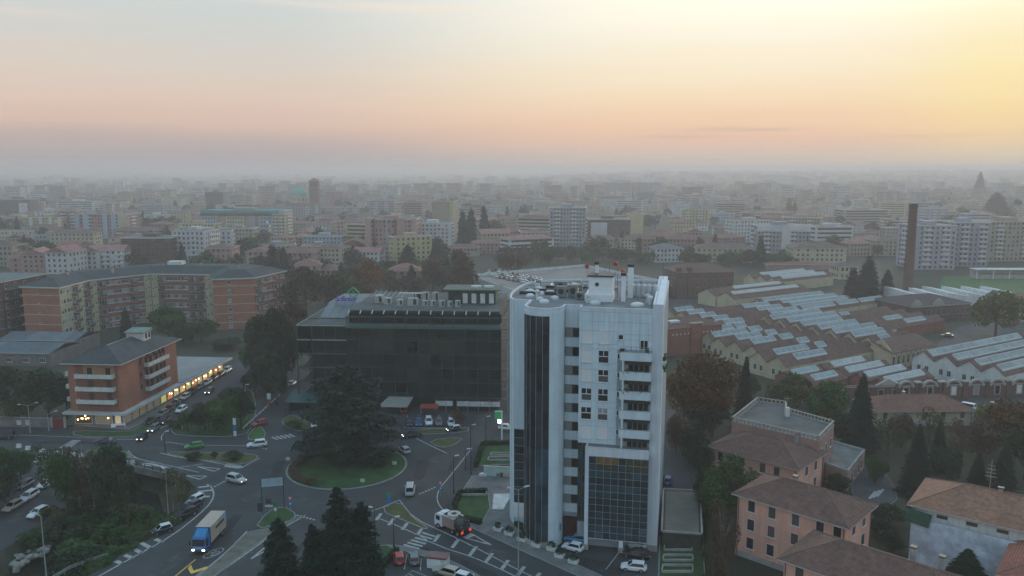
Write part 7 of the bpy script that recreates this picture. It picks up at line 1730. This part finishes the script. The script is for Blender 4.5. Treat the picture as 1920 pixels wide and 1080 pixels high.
CAR('white hatchback parked on hatched road edge by the stream', 366, 943, -16, 8, 'hatch', 'white'); CAR('dark teal car parked behind white hatchback on road edge', 360, 955, -16, 8, 'hatch', 'navy'); CAR('black estate parked on the hatched road edge', 347, 969, -16, 6, 'estate', 'black'); CAR('black mini with white roof parked on road edge', 304, 999, -18, 5, 'mini', 'black', roofcol='white')
CAR('grey hatchback first in the side road by stream', 47, 914, -12, 7, 'hatch', 'grey'); CAR('pale blue-white car beside grey hatchback', 86, 912, -12, 7, 'hatch', 'white'); CAR('white people carrier parked in left side road', 54, 936, -14, 9, 'estate', 'white'); CAR('beige car behind white people carrier at left edge', 24, 955, -14, 8, 'hatch', 'beige'); CAR('white car alone on right of the left side road', 72, 967, -14, 7, 'hatch', 'white')
CAR('silver hatchback circling right rim of the roundabout', 758, 848, -12, -9, 'hatch', 'silver'); CAR('small silver van leaving toward the roundabout', 769, 924, 1, -10, 'van', 'silver', name='van', cat='van')
CAR('black mini with white roof in office car park', 851, 809, -14, 2, 'mini', 'black', roofcol='white', lit=True); CAR('dark saloon with headlights right of the cedar', 772, 820, -16, 2, 'sedan', 'black', lit=True)
for px, py, c, k, l in ((768, 797, 'navy', 'hatch', 'navy hatchback leftmost in office bay row'), (785, 797, 'blue', 'hatch', 'blue hatchback second in office bay row'), (804, 795, 'white', 'suv', 'white SUV third in office bay row'), (823, 796, 'grey', 'hatch', 'grey hatchback fourth in office bay row'), (846, 797, 'white', 'hatch', 'white hatchback rightmost in office bay row'), (590, 801, 'white', 'hatch', 'white hatchback left behind the cedar'), (622, 802, 'white', 'hatch', 'white hatchback right behind the cedar'), (757, 772, 'red', 'hatch', 'red hatchback parked by cream awning')): CAR(l, px, py, 1, 8, k, c)
CAR('red hatchback parked in the bottom centre bay', 748, 1052, -2, -12, 'hatch', 'red'); CAR('grey hatchback parked beside red hatchback', 776, 1053, -2, -12, 'hatch', 'grey'); CAR('beige estate at the bottom edge beside white kiosk', 838, 1078, -14, -4, 'estate', 'beige'); CAR('white car roof cut by bottom edge of picture', 875, 1092, 14, 4, 'hatch', 'white')
CAR('white SUV parked by tower entrance', 1086, 1001, -16, -2, 'suv', 'white'); CAR('sky-blue hatchback parked by tower entrance', 1080, 1016, -16, -2, 'hatch', 'sky'); CAR('small white rounded car at tower forecourt', 1074, 1032, -16, -4, 'mini', 'white'); CAR('white hatchback parked under the glass box', 1190, 1026, -16, -2, 'hatch', 'white'); CAR('black estate parked beside tower wing wall', 1192, 1045, -16, -3, 'estate', 'black'); CAR('white coupe at bottom of the tower forecourt', 1188, 1069, -18, -2, 'hatch', 'white')
CAR('dark red car by roadside barrier left of office', 487, 798, -14, 4, 'hatch', 'red'); CAR('white car beyond green lit sign', 950, 806, 14, 1, 'hatch', 'white'); CAR('blue car in the lane right of tower', 1253, 905, 2, -10, 'hatch', 'blue'); CAR('white van in factory yard by arched wall', 1810, 768, -16, -3, 'van', 'white', name='van', cat='van'); CAR('dark car in upper factory yard', 1775, 632, -16, -1, 'sedan', 'black'); CAR('white car beyond office entrance on side road', 548, 722, 6, -5, 'hatch', 'white')
CAR('silver car at right end of factory yard', 1858, 764, -16, 0, 'hatch', 'silver')
for i in range(34):
    r = i % 3; t = (i // 3) / 11; px = 905 + 92 * t + r * 12; py = 514 + 20 * t - r * 3.2 + rnd.uniform(-.6, .6)
    kk, cc = rnd.choice(('hatch', 'sedan', 'suv')), rnd.choice(('white', 'silver', 'grey', 'black', 'white', 'navy'))
    CAR('%s %s, %s from left in the %s row on parking deck' % (cc, {'hatch': 'hatchback', 'suv': 'SUV'}.get(kk, kk), ORD[i // 3], ('front', 'middle', 'back')[r]), px, py, 2, -4, kk, cc, z=4.93, parts=False, group='cars on the parking deck')

def box_truck():
    f, r = G(375, 1038), G(409, 1000); a = math.atan2(f[1] - r[1], f[0] - r[0]); T = thing('box_truck', 'blue-cabbed box truck with beige roof driving down the left road', 'truck', (*r, .03), a)
    bl = M('truck_blue', (.02, .14, .34), .4, .08, 1); bs = M('truck_side_cream', (.42, .36, .27), .6, .12, .6)
    L = 8.6; o = -.6
    MB().box(o, o + 6.3, -1.25, 1.25, 1.05, 3.75).build('cargo_box', bs, T); MB().box(o - .02, o + 6.32, -1.27, 1.27, 3.75, 3.82).build('cargo_roof', M('truck_roof', (.46, .37, .31), .7, .1, .5), T)
    MB().box(o + 6.3, o + 6.36, -1.26, 1.26, 1.05, 3.8).build('cargo_front', bl, T); MB().box(o - .06, o + .0, -1.26, 1.26, 1.05, 3.8).build('rear_door', bl, T)
    for s in (-1, 1):
        MB().box(o + .9, o + 4.3, s * 1.262 - .01, s * 1.262 + .01, 2.55, 3.0).build('dark_lettering_band', dark_metal, T); MB().box(o, o + 1.6, s * 1.258 - .008, s * 1.258 + .008, 2.3, 3.7).build('blue_panel', M('truck_panel_blue', (.25, .40, .50), .6), T)
    MB().box(o, o + 6.6, -.5, .5, .55, 1.05).build('chassis', black, T)
    c0 = o + 6.45; cab = MB(); prof = [(0, .55), (2.0, .55), (2.05, 1.3), (1.95, 1.55), (1.7, 2.55), (1.3, 2.75), (0, 2.75)]
    n = len(prof); cab.add([(c0 + x, -1.15, z) for x, z in prof] + [(c0 + x, 1.15, z) for x, z in prof], [tuple(range(n)), tuple(range(2 * n - 1, n - 1, -1))] + [(i, n + i, n + (i + 1) % n, (i + 1) % n) for i in range(n)]); cab.build('cab', bl, T)
    MB().add([(c0 + 1.99, -1.0, 1.5), (c0 + 1.99, 1.0, 1.5), (c0 + 1.75, 1.0, 2.5), (c0 + 1.75, -1.0, 2.5)], [(0, 1, 2, 3)]).build('windscreen', cglas, T)
    for s in (-1, 1):
        MB().box(c0 + .7, c0 + 1.6, s * 1.155 - .01, s * 1.155 + .01, 1.55, 2.4).build('side_window', cglas, T); MB().box(c0 + 2.03, c0 + 2.1, s * .85 - .2, s * .85 + .2, .72, .95).build('headlight', hl_on, T); MB().box(c0 + 1.75, c0 + 1.9, s * 1.45 - .1, s * 1.45 + .1, 1.6, 2.3).build('mirror', black, T)
        for x in (o + 1.6, c0 + 1.1): w = MB(); w.tube((x, s * 1.18, .48), (x, s * .88, .48), .48, n=16); w.tube((x, s * 1.2, .48), (x, s * 1.0, .48), .26, n=10, mi=1); w.build('wheel', [black, rimm], T)
    d = MB(); d.add([(c0 + .1, -1.0, 2.75), (c0 + 1.4, -.9, 2.75), (c0 + 1.4, .9, 2.75), (c0 + .1, 1.0, 2.75), (c0 + .1, -.95, 3.7), (c0 + .1, .95, 3.7)], [(0, 1, 4), (1, 2, 5, 4), (2, 3, 5), (3, 0, 4, 5)]); d.build('wind_deflector', M('truck_deflector', (.04, .22, .46), .35), T)
    MB().box(c0 + 2.02, c0 + 2.12, -1.1, 1.1, .5, .68).build('bumper', M('bumper_dark', (.05, .05, .05), .6), T); MB().box(c0 + 2.0, c0 + 2.09, -.7, .7, 1.0, 1.3).build('grille', M('grille_pale', (.35, .42, .48), .5), T)
box_truck()
def vacuum_truck():
    f, r = G(824, 984), G(874, 1006); a = math.atan2(f[1] - r[1], f[0] - r[0]); L = math.dist(f, r); T = thing('vacuum_truck', 'drain-cleaning truck with round hose reel on top and red rear lights', 'truck', (*r, .03), a)
    wt = M('truck_white', (.60, .62, .64), .5, .06, 1); pk = M('truck_pink_brown', (.34, .22, .20), .6, .15, .6)
    MB().box(0, L - .2, -.5, .5, .55, 1.1).build('chassis', black, T); MB().box(1.8, L - 2.2, -1.22, 1.22, 1.0, 2.8).build('side_box', pk, T); MB().box(1.75, L - 2.1, -1.25, 1.25, 2.8, 2.9).build('box_top', M('truck_top', (.50, .47, .45), .6, .1, 1), T)
    tk = MB(); tk.tube((.1, 0, 1.95), (2.2, 0, 1.95), 1.15, n=20); tk.build('tank', M('tank_dark', (.05, .055, .06), .4, .2, 1), T)
    for i in range(8):
        t = i * math.pi / 4; MB().tube((.02, .95 * math.cos(t), 1.95 + .95 * math.sin(t)), (.12, .95 * math.cos(t), 1.95 + .95 * math.sin(t)), .14, n=6).build('hatch_clamp', steel, T)
    rl = MB(); rl.lathe([(.45, 2.95), (1.15, 2.95), (1.2, 3.1), (1.15, 3.28), (.5, 3.28), (.45, 3.1), (.45, 2.95)], 22, (2.9, 0)); rl.build('hose_reel', M('reel_pale', (.46, .43, .38), .6, .15, 2), T); MB().tube((2.9, 0, 2.9), (2.9, 0, 3.35), .4, n=12).build('reel_hub', dark_metal, T)
    MB().tube((1.9, 0, 3.25), (.0, 0, 3.1), .14, n=8).build('suction_boom', dark_metal, T)
    c0 = L - 2.0; cab = MB(); prof = [(0, .6), (1.95, .6), (2.0, 1.5), (1.8, 2.55), (1.4, 2.75), (0, 2.75)]; n = len(prof)
    cab.add([(c0 + x, -1.18, z) for x, z in prof] + [(c0 + x, 1.18, z) for x, z in prof], [tuple(range(n)), tuple(range(2 * n - 1, n - 1, -1))] + [(i, n + i, n + (i + 1) % n, (i + 1) % n) for i in range(n)]); cab.build('cab', wt, T)
    MB().add([(c0 + 2.0, -1.05, 1.55), (c0 + 2.0, 1.05, 1.55), (c0 + 1.83, 1.05, 2.48), (c0 + 1.83, -1.05, 2.48)], [(0, 1, 2, 3)]).build('windscreen', cglas, T)
    for s in (-1, 1):
        MB().box(c0 + .6, c0 + 1.6, s * 1.185 - .01, s * 1.185 + .01, 1.6, 2.4).build('side_window', cglas, T); MB().box(-.08, .02, s * .95 - .22, s * .95 + .22, .75, 1.15).build('taillight', tl_on, T); MB().box(c0 + 1.98, c0 + 2.03, s * .9 - .18, s * .9 + .18, .8, 1.0).build('headlight', hl_on, T)
        for x in (.9, 2.2, c0 + 1.0): w = MB(); w.tube((x, s * 1.2, .5), (x, s * .88, .5), .5, n=16); w.tube((x, s * 1.22, .5), (x, s * 1.0, .5), .26, n=10, mi=1); w.build('wheel', [black, rimm], T)
    MB().box(c0 - .9, c0 - .1, -.9, .9, 2.75, 3.0).build('roof_locker', black, T); MB().box(c0 + .2, c0 + 1.3, -.4, .4, 2.75, 2.9).build('beacon_bar', white_p, T)
vacuum_truck()
# ---------------------------------------------------------------- street furniture
lampm = M('lamp_post_steel', (.36, .38, .39), .55, .08, 1, metal=.4)
def lamp(label, px, pb, pt, arms=1, ang=0.0, reach=1.8, head=None, dark=False):
    x, y = G(px, pb); h = max(4, HZ(pt, y)); T = thing('street_lamp', label, 'street lamp', (x, y, .02), ang); m = dark_metal if dark else lampm
    MB().tube((0, 0, 0), (0, 0, h), .11, .06, 8).build('pole', m, T); MB().tube((0, 0, 0), (0, 0, .9), .16, .14, 8).build('pole_base', m, T)
    for i in range(arms):
        s = 1 if i == 0 else -1
        MB().tube((0, 0, h - .1), (s * reach, 0, h + .35), .045, .04, 6).build('arm', m, T)
        q = MB(); q.add([(s * reach - .1, -.14, h + .3), (s * (reach + .75), -.17, h + .42), (s * (reach + .75), .17, h + .42), (s * reach - .1, .14, h + .3), (s * reach, -.1, h + .45), (s * (reach + .6), -.12, h + .55), (s * (reach + .6), .12, h + .55), (s * reach, .1, h + .45)], [(3, 2, 1, 0), (4, 5, 6, 7), (0, 1, 5, 4), (1, 2, 6, 5), (2, 3, 7, 6), (3, 0, 4, 7)]); q.build('lamp_head', M('lamp_head', (.5, .52, .53), .5), T)
    return T
lamp('tall twin-armed street lamp on pavement before the tower', 972, 1082, 918, 2, R(12), 1.0); lamp('lamp post on the stream bank, bottom left', 88, 1092, 968, 1, R(170), .7); lamp('slender lamp post at right end of the bridge', 316, 968, 882, 1, R(160), .3)
lamp('twin-armed lamp by garden wall at left', 57, 812, 760, 2, R(25), 1.4); lamp('curved lamp left of red gate', 92, 808, 776, 1, R(30), 1.4); lamp('lamp post behind corner grove', 463, 790, 724, 1, 0, .2); lamp('thin pole at plaza edge, left one', 851, 925, 858, 1, 0, .3, dark=True); lamp('thin pole at plaza edge, right one', 883, 890, 800, 1, 0, .3, dark=True); lamp('dark pole beside foreground conifer', 704, 1030, 955, 1, R(180), .4, dark=True); lamp('slim pole left of red parked car', 739, 1028, 973, 1, 0, .3, dark=True); lamp('pole by office car park entrance', 911, 838, 784, 1, 0, .3, dark=True)
lamp('tall floodlight pole behind parking deck', 966, 520, 472, 1, 0, 1.0); lamp('tall floodlight pole left of sports field', 1295, 505, 488, 1, 0, 1.2); lamp('floodlight mast at sports field corner', 1841, 548, 505, 2, 0, 1.0); lamp('lamp post in shop street at corner', 342, 806, 752, 1, R(180), .8); lamp('lamp at the long traffic island', 310, 846, 812, 1, R(0), .3, dark=True); lamp('second thin lamp by office car park', 873, 880, 845, 1, 0, .3, dark=True)
def sign_post(label, px, pb, boards, name='road_sign', cat='road sign', ang=0.0, h=None):
    x, y = G(px, pb); T = thing(name, label, cat, (x, y, .1), ang)
    top = max(b[2] + b[3] for b in boards)
    MB().tube((0, .06, 0), (0, .06, top), .045, n=6).build('post', steel, T)
    for shape, mat, z, s, w in boards:
        if shape == 'disc': MB().tube((0, -.03, z + s / 2), (0, .02, z + s / 2), s / 2, n=16).build('sign_disc', mat, T)
        elif shape == 'tri': MB().add([(0, -.03, z), (-s * .55, -.03, z + s), (s * .55, -.03, z + s), (0, .01, z), (-s * .55, .01, z + s), (s * .55, .01, z + s)], [(0, 2, 1), (3, 4, 5), (0, 1, 4, 3), (1, 2, 5, 4), (2, 0, 3, 5)]).build('sign_triangle', mat, T)
        else: MB().box(-w / 2, w / 2, -.03, .02, z, z + s).build('sign_board', mat, T)
    return T
sblue = M('sign_blue'); sred = M('sign_red', (.4, .05, .05), .6); sgreen = M('sign_green', (.02, .20, .10), .5); swh = M('sign_white', (.62, .63, .63), .5); sback = M('sign_back', (.05, .055, .06), .6)
def gw(label, px, pb):
    T = sign_post(label, px, pb, (('disc', sblue, 1.3, .8, 0), ('tri', sred, 2.2, .9, 0)))
    MB().add([(0, -.036, 2.38), (-.3, -.036, 2.95), (.3, -.036, 2.95)], [(0, 2, 1)]).build('white_triangle', swh, T)
    q = MB(); q.add([(-.22, -.036, 1.7), (.05, -.036, 1.95), (.05, -.036, 1.78), (.24, -.036, 1.78), (.24, -.036, 1.62), (.05, -.036, 1.62), (.05, -.036, 1.45)], [(6, 5, 4, 3, 2, 1, 0)]); q.build('white_arrow', swh, T)
gw('give-way triangle over blue arrow disc on the left splitter island', 545, 962); gw('give-way triangle over blue arrow disc at plaza corner', 826, 932)
def billboard():
    a, b = G(492, 957), G(533, 953); y = (a[1] + b[1]) / 2; A = math.atan2(b[1] - a[1], b[0] - a[0]); L = math.dist(a, b); T = thing('billboard', 'pale blank billboard on two posts beside the roundabout', 'billboard', (*a, .1), A); z0 = HZ(914, y); z1 = HZ(896, y)
    for x in (0, L): MB().tube((x, .1, 0), (x, .1, z1), .08, n=8).build('post', dark_metal, T)
    MB().box(-.1, L + .1, -.02, .08, z0, z1).build('frame', M('billboard_frame', (.03, .05, .12), .6), T)
    for i in range(5): MB().box(.05 + i * (L - .1) / 5, .04 + (i + 1) * (L - .1) / 5, -.05, -.01, z0 + .1, z1 - .12).build('panel', M('billboard_sheet', (.30, .40, .44), .5, .1, .6), T)
billboard()
sign_post('dark back of tall direction sign on grassy island', 489, 972, (('box', sback, 1.2, 1.6, 1.0),)); sign_post('dark upper direction sign board on grassy island', 505, 968, (('box', sback, 2.3, .9, 1.0), ('box', swh, 1.7, .3, 1.4))); sign_post('green direction sign with white pointer on island', 517, 970, (('box', sgreen, 2.0, .9, .8), ('box', swh, 1.1, .6, .5)))
sign_post('tall blue and green totem sign at roundabout', 729, 952, (('box', M('sign_teal', (.03, .28, .24), .5), 1.9, .9, .7), ('box', sblue, .7, 1.2, .7)))
sign_post('white and blue totem sign before the corner grove', 441, 822, (('box', swh, 3.2, 1.6, .7), ('box', sblue, 1.8, 1.4, .7), ('box', swh, .5, 1.2, .7)), 'totem_sign', 'sign'); sign_post('white and red totem sign on barrier left of office', 505, 766, (('box', swh, 2.4, 1.6, 1.0), ('box', sred, .8, 1.5, .6)), 'totem_sign', 'sign')
for px, py, l in ((680, 907, 'small pale marker board at front of roundabout lawn'), (740, 874, 'small pale marker board at right of roundabout lawn'), (540, 866, 'small white marker plate left of roundabout')): sign_post(l, px, py, (('box', M('marker_pale', (.42, .52, .42), .6), .25, .7, .9),), 'marker_board', 'sign')
T = sign_post('green shop sign on tall white post with lit white square', 941, 832, (('box', white_p, .0, .1, .1),), 'green_lit_sign', 'sign'); yy = T.location[1]; zt = HZ(772, yy)
MB().box(-.18, .18, 0, .3, 0, zt).build('pylon', white_p, T); MB().box(-1.6, -.2, 0, .2, zt - 1.9, zt - .15).build('green_board', M('sign_green_lit', (.02, .22, .09), .5, emit=(.02, .5, .15), estr=.12), T); MB().box(-.95, -.2, -.02, .2, zt - 2.8, zt - 2.0).build('lit_square', M('sign_white_lit', (.9, .9, .9), .4, emit=(.85, .93, 1), estr=3.5), T); MB().box(-1.6, .2, .02, .25, zt - .12, zt + .05).build('top_bar', white_p, T)
# planters along the tower pavement
for px, py, l in ((934, 996, 'first'), (955, 1004, 'second'), (979, 1015, 'third'), (1006, 1026, 'fourth'), (1034, 1033, 'fifth'), (1049, 1046, 'sixth'), (1075, 1057, 'seventh')):
    x, y = G(px, py); T = thing('planter_box', 'concrete planter with dark shrub, %s from plaza along tower pavement' % l, 'planter', (x, y, .13), R(-26), 'planters along the tower pavement')
    MB().add([(-.75, -.4, 0), (.75, -.4, 0), (.75, .4, 0), (-.75, .4, 0), (-.85, -.48, .55), (.85, -.48, .55), (.85, .48, .55), (-.85, .48, .55)], [(3, 2, 1, 0), (4, 5, 6, 7), (0, 1, 5, 4), (1, 2, 6, 5), (2, 3, 7, 6), (3, 0, 4, 7)]).build('box', white_d, T)
    put('shrub', cmesh('round', rnd.randrange(4), 1, 'dark'), T, (0, 0, 1.0), 0, (.8, .6, .65))
# low white ring benches on the lawns
def ring_bench(label, px0, px1, py0, py1, z=.2):
    P = GP((px0, py0), (px1, py0), (px1 + 1, py1), (px0 - 2, py1)); c = P[3]; Q = [(x - c[0], y - c[1]) for x, y in P]; T = thing('low_wall_bench', label, 'bench', (*c, z))
    for i, (a, b) in enumerate(zip(Q, Q[1:] + Q[:1])): wall_box(T, 'bench_side', a, b, 0, 1, 0, .42, -.18, .0, concrete)
ring_bench('upper pale ring bench on lawn left of tower', 922, 955, 853, 857); ring_bench('lower pale ring bench on lawn left of tower', 917, 955, 861, 866); ring_bench('pale ring bench on the lawn by vacuum truck', 866, 911, 925, 931); ring_bench('top pale ring bench on garage lawn', 1248, 1296, 1024, 1034, .14); ring_bench('middle pale ring bench on garage lawn', 1246, 1297, 1045, 1054, .14); ring_bench('bottom pale ring bench on garage lawn', 1244, 1297, 1064, 1075, .14)
# painted wall by the plaza
a, b = G(898, 893), G(957, 896); T = thing('painted_wall', 'pale painted mural wall between the lawns left of tower', 'wall', (*a, .13), math.atan2(b[1] - a[1], b[0] - a[0])); L = math.dist(a, b)
MB().box(1, L, 0, .3, 0, 2.0).build('wall', M('mural_pale', (.45, .52, .47), .8, .15, .5, c2=(.30, .45, .48)), T); MB().box(1, L, -.04, .34, 2.0, 2.15).build('coping', M('mural_coping', (.48, .42, .34), .8), T)
for i, (x0, x1, z0, z1, c) in enumerate(((4.6, 5.4, .0, .9, (.08, .10, .09)), (5.6, 6.6, .1, 1.1, (.5, .36, .32)), (3.9, 4.5, .1, .7, (.12, .2, .12)))): MB().box(L * x0 / 7, L * x1 / 7, -.03 - .01 * i, -.005, z0, z1).build('painted_shape', M('mural_%d' % i, c, .8), T)
MB().prism([(0, -.3), (1.6, -.3), (1.6, .6), (.4, .6)], 0, .5).build('end_block', white_d, T)
# garden wall, gate
a, b = G(-120, 797), G(98, 803); T = thing('garden_wall', 'long grey garden wall at left with torn posters', 'wall', (*a, .13), math.atan2(b[1] - a[1], b[0] - a[0])); L = math.dist(a, b); n = 9
for i in range(n): MB().box(i * L / n + .02, (i + 1) * L / n - .02, 0, .25, 0, 2.3).build('wall_panel', M('wall_render_grey', (.20, .19, .18), .9, .2, .5, kind='streak'), T)
MB().box(0, L, -.05, .3, 2.3, 2.42).build('coping', concrete, T)
for x in (L * .70, L * .775): MB().box(x, x + 1.2, -.03, -.004, .5, 1.7).build('poster', M('poster_pale', (.5, .5, .5), .8, .3, 2), T)
p = G(100, 803); T = thing('red_gate', 'dull red garage gate between grey posts left of corner building', 'gate', (*p, .13), R(-4))
for i in range(6): MB().box(i * .44, i * .44 + .42, 0, .12, 0, 2.3).build('gate_board', M('gate_red', (.20, .03, .03), .7, .15, 1), T)
for x in (-.5, 2.7): MB().box(x, x + .4, -.05, .35, 0, 2.7).build('gate_post', concrete, T)
# red tent and kiosk
x, y = G(805, 778); T = thing('red_canopy', 'red flat canopy by the office car park', 'canopy', (x, y, .03)); MB().add([(-2.3, -1.4, 2.2), (2.3, -1.4, 2.2), (2.3, 1.4, 2.5), (-2.3, 1.4, 2.5), (-2.3, -1.4, 2.05), (2.3, -1.4, 2.05), (2.3, 1.4, 2.35), (-2.3, 1.4, 2.35)], [(0, 1, 2, 3), (7, 6, 5, 4), (0, 4, 5, 1), (1, 5, 6, 2), (2, 6, 7, 3), (3, 7, 4, 0)]).build('cover', M('tent_red', (.33, .055, .04), .8, .15, 1), T)
for sx in (-2.1, 2.1):
    for sy in (-1.2, 1.2): MB().tube((sx, sy, 0), (sx, sy, 2.2), .05, n=6).build('post', steel, T)
x, y = G(822, 1063); T = thing('site_kiosk', 'small white kiosk with brown roof in the bottom car park', 'kiosk', (x, y, .03), R(-12)); MB().box(-1.6, 1.6, -.9, .9, .1, 1.9).build('wall', white_p, T); MB().box(-1.7, 1.7, -1.0, 1.0, 1.9, 2.05).build('roof', M('kiosk_roof', (.22, .13, .12), .8, .15, 1), T); MB().box(-1.62, 1.62, -1.02, -.96, 1.75, 1.9).build('fascia', M('kiosk_red', (.25, .03, .03), .7), T); MB().box(.6, 1.3, -.93, -.89, .15, 1.7).build('door', white_d, T)
# roadside barrier left of the office
P = GP((455, 808), (487, 779), (516, 752), (546, 722)); T = thing('roadside_barrier', 'white roadside barrier climbing beside dark trees left of office', 'barrier', (*P[0], .03)); Q = [(x - P[0][0], y - P[0][1]) for x, y in P]
for a, b in zip(Q, Q[1:]):
    wall_box(T, 'rail', a, b, 0, 1, .5, .85, 0, .12, white_d)
    for i in range(5): wall_box(T, 'post', a, b, i / 5 + .02, i / 5 + .06, 0, .9, .02, .1, steel)
# guard rail bottom left
P = GP((100, 1090), (130, 1072), (165, 1058), (203, 1047)); T = thing('guard_rail', 'galvanised crash barrier at bottom left road edge', 'guard rail', (*P[0], .0)); Q = [(x - P[0][0], y - P[0][1]) for x, y in P]
for a, b in zip(Q, Q[1:]):
    for z in (.45, .75): wall_box(T, 'rail', a, b, 0, 1, z, z + .16, 0, .1, steel)
    for i in range(3): wall_box(T, 'post', a, b, i / 3 + .03, i / 3 + .06, 0, .95, -.1, 0, steel)
# boulders on the bank
bm_ = M('boulder', (.24, .235, .215), .9, .25, 1.0, bump=.4)
BOU = []
for v in range(4):
    r_ = random.Random(v); q = MB(); n = 8; vs = []
    for k, zz in enumerate((-.5, -.1, .35, .6)):
        for i in range(n):
            t = 2 * math.pi * i / n; rr = (1, 1.1, .85, .35)[k] * r_.uniform(.75, 1.15); vs.append((rr * math.cos(t), rr * .8 * math.sin(t), zz + r_.uniform(-.1, .1)))
    fs = [(k * n + i, k * n + (i + 1) % n, (k + 1) * n + (i + 1) % n, (k + 1) * n + i) for k in range(3) for i in range(n)] + [tuple(range(3 * n, 4 * n))]; q.add(vs, fs); BOU.append(q.mesh('boulder', bm_))
for i in range(46):
    t = rnd.random(); px = 20 + 105 * t + rnd.uniform(-12, 12); py = 1062 - 62 * t + rnd.uniform(-10, 12); zz = rnd.uniform(-1.9, -.6); x, y = G(px, py, zz); s = rnd.uniform(.35, .9)
    o = put('boulder', BOU[i % 4], None, (x, y, zz), rnd.uniform(0, 6), (s, s * rnd.uniform(.7, 1.1), s * rnd.uniform(.6, .9))); tag(o, 'pale boulder in the riprap on the stream bank', 'boulder', 'riprap boulders on the stream bank')
# ---------------------------------------------------------------- haze: one even box of air round everything
def make_haze():
    m = bpy.data.materials.new('haze_air'); m.use_nodes = True; nt = m.node_tree; nt.nodes.clear()
    v = nt.nodes.new('ShaderNodeVolumePrincipled'); v.inputs['Color'].default_value = (.90, .84, .825, 1); v.inputs['Density'].default_value = HAZE
    v.inputs['Anisotropy'].default_value = .25; v.inputs['Absorption Color'].default_value = (0, 0, 0, 1)
    o = nt.nodes.new('ShaderNodeOutputMaterial'); nt.links.new(v.outputs[0], o.inputs['Volume'])
    m.cycles.homogeneous_volume = True
    h = MB().box(-20500, 20500, -20500, 20500, -6.5, 84).build('haze', m); tag(h, 'thin grey evening haze over the whole city', 'haze', kind='stuff')
HAZE = 0.0004
make_haze()
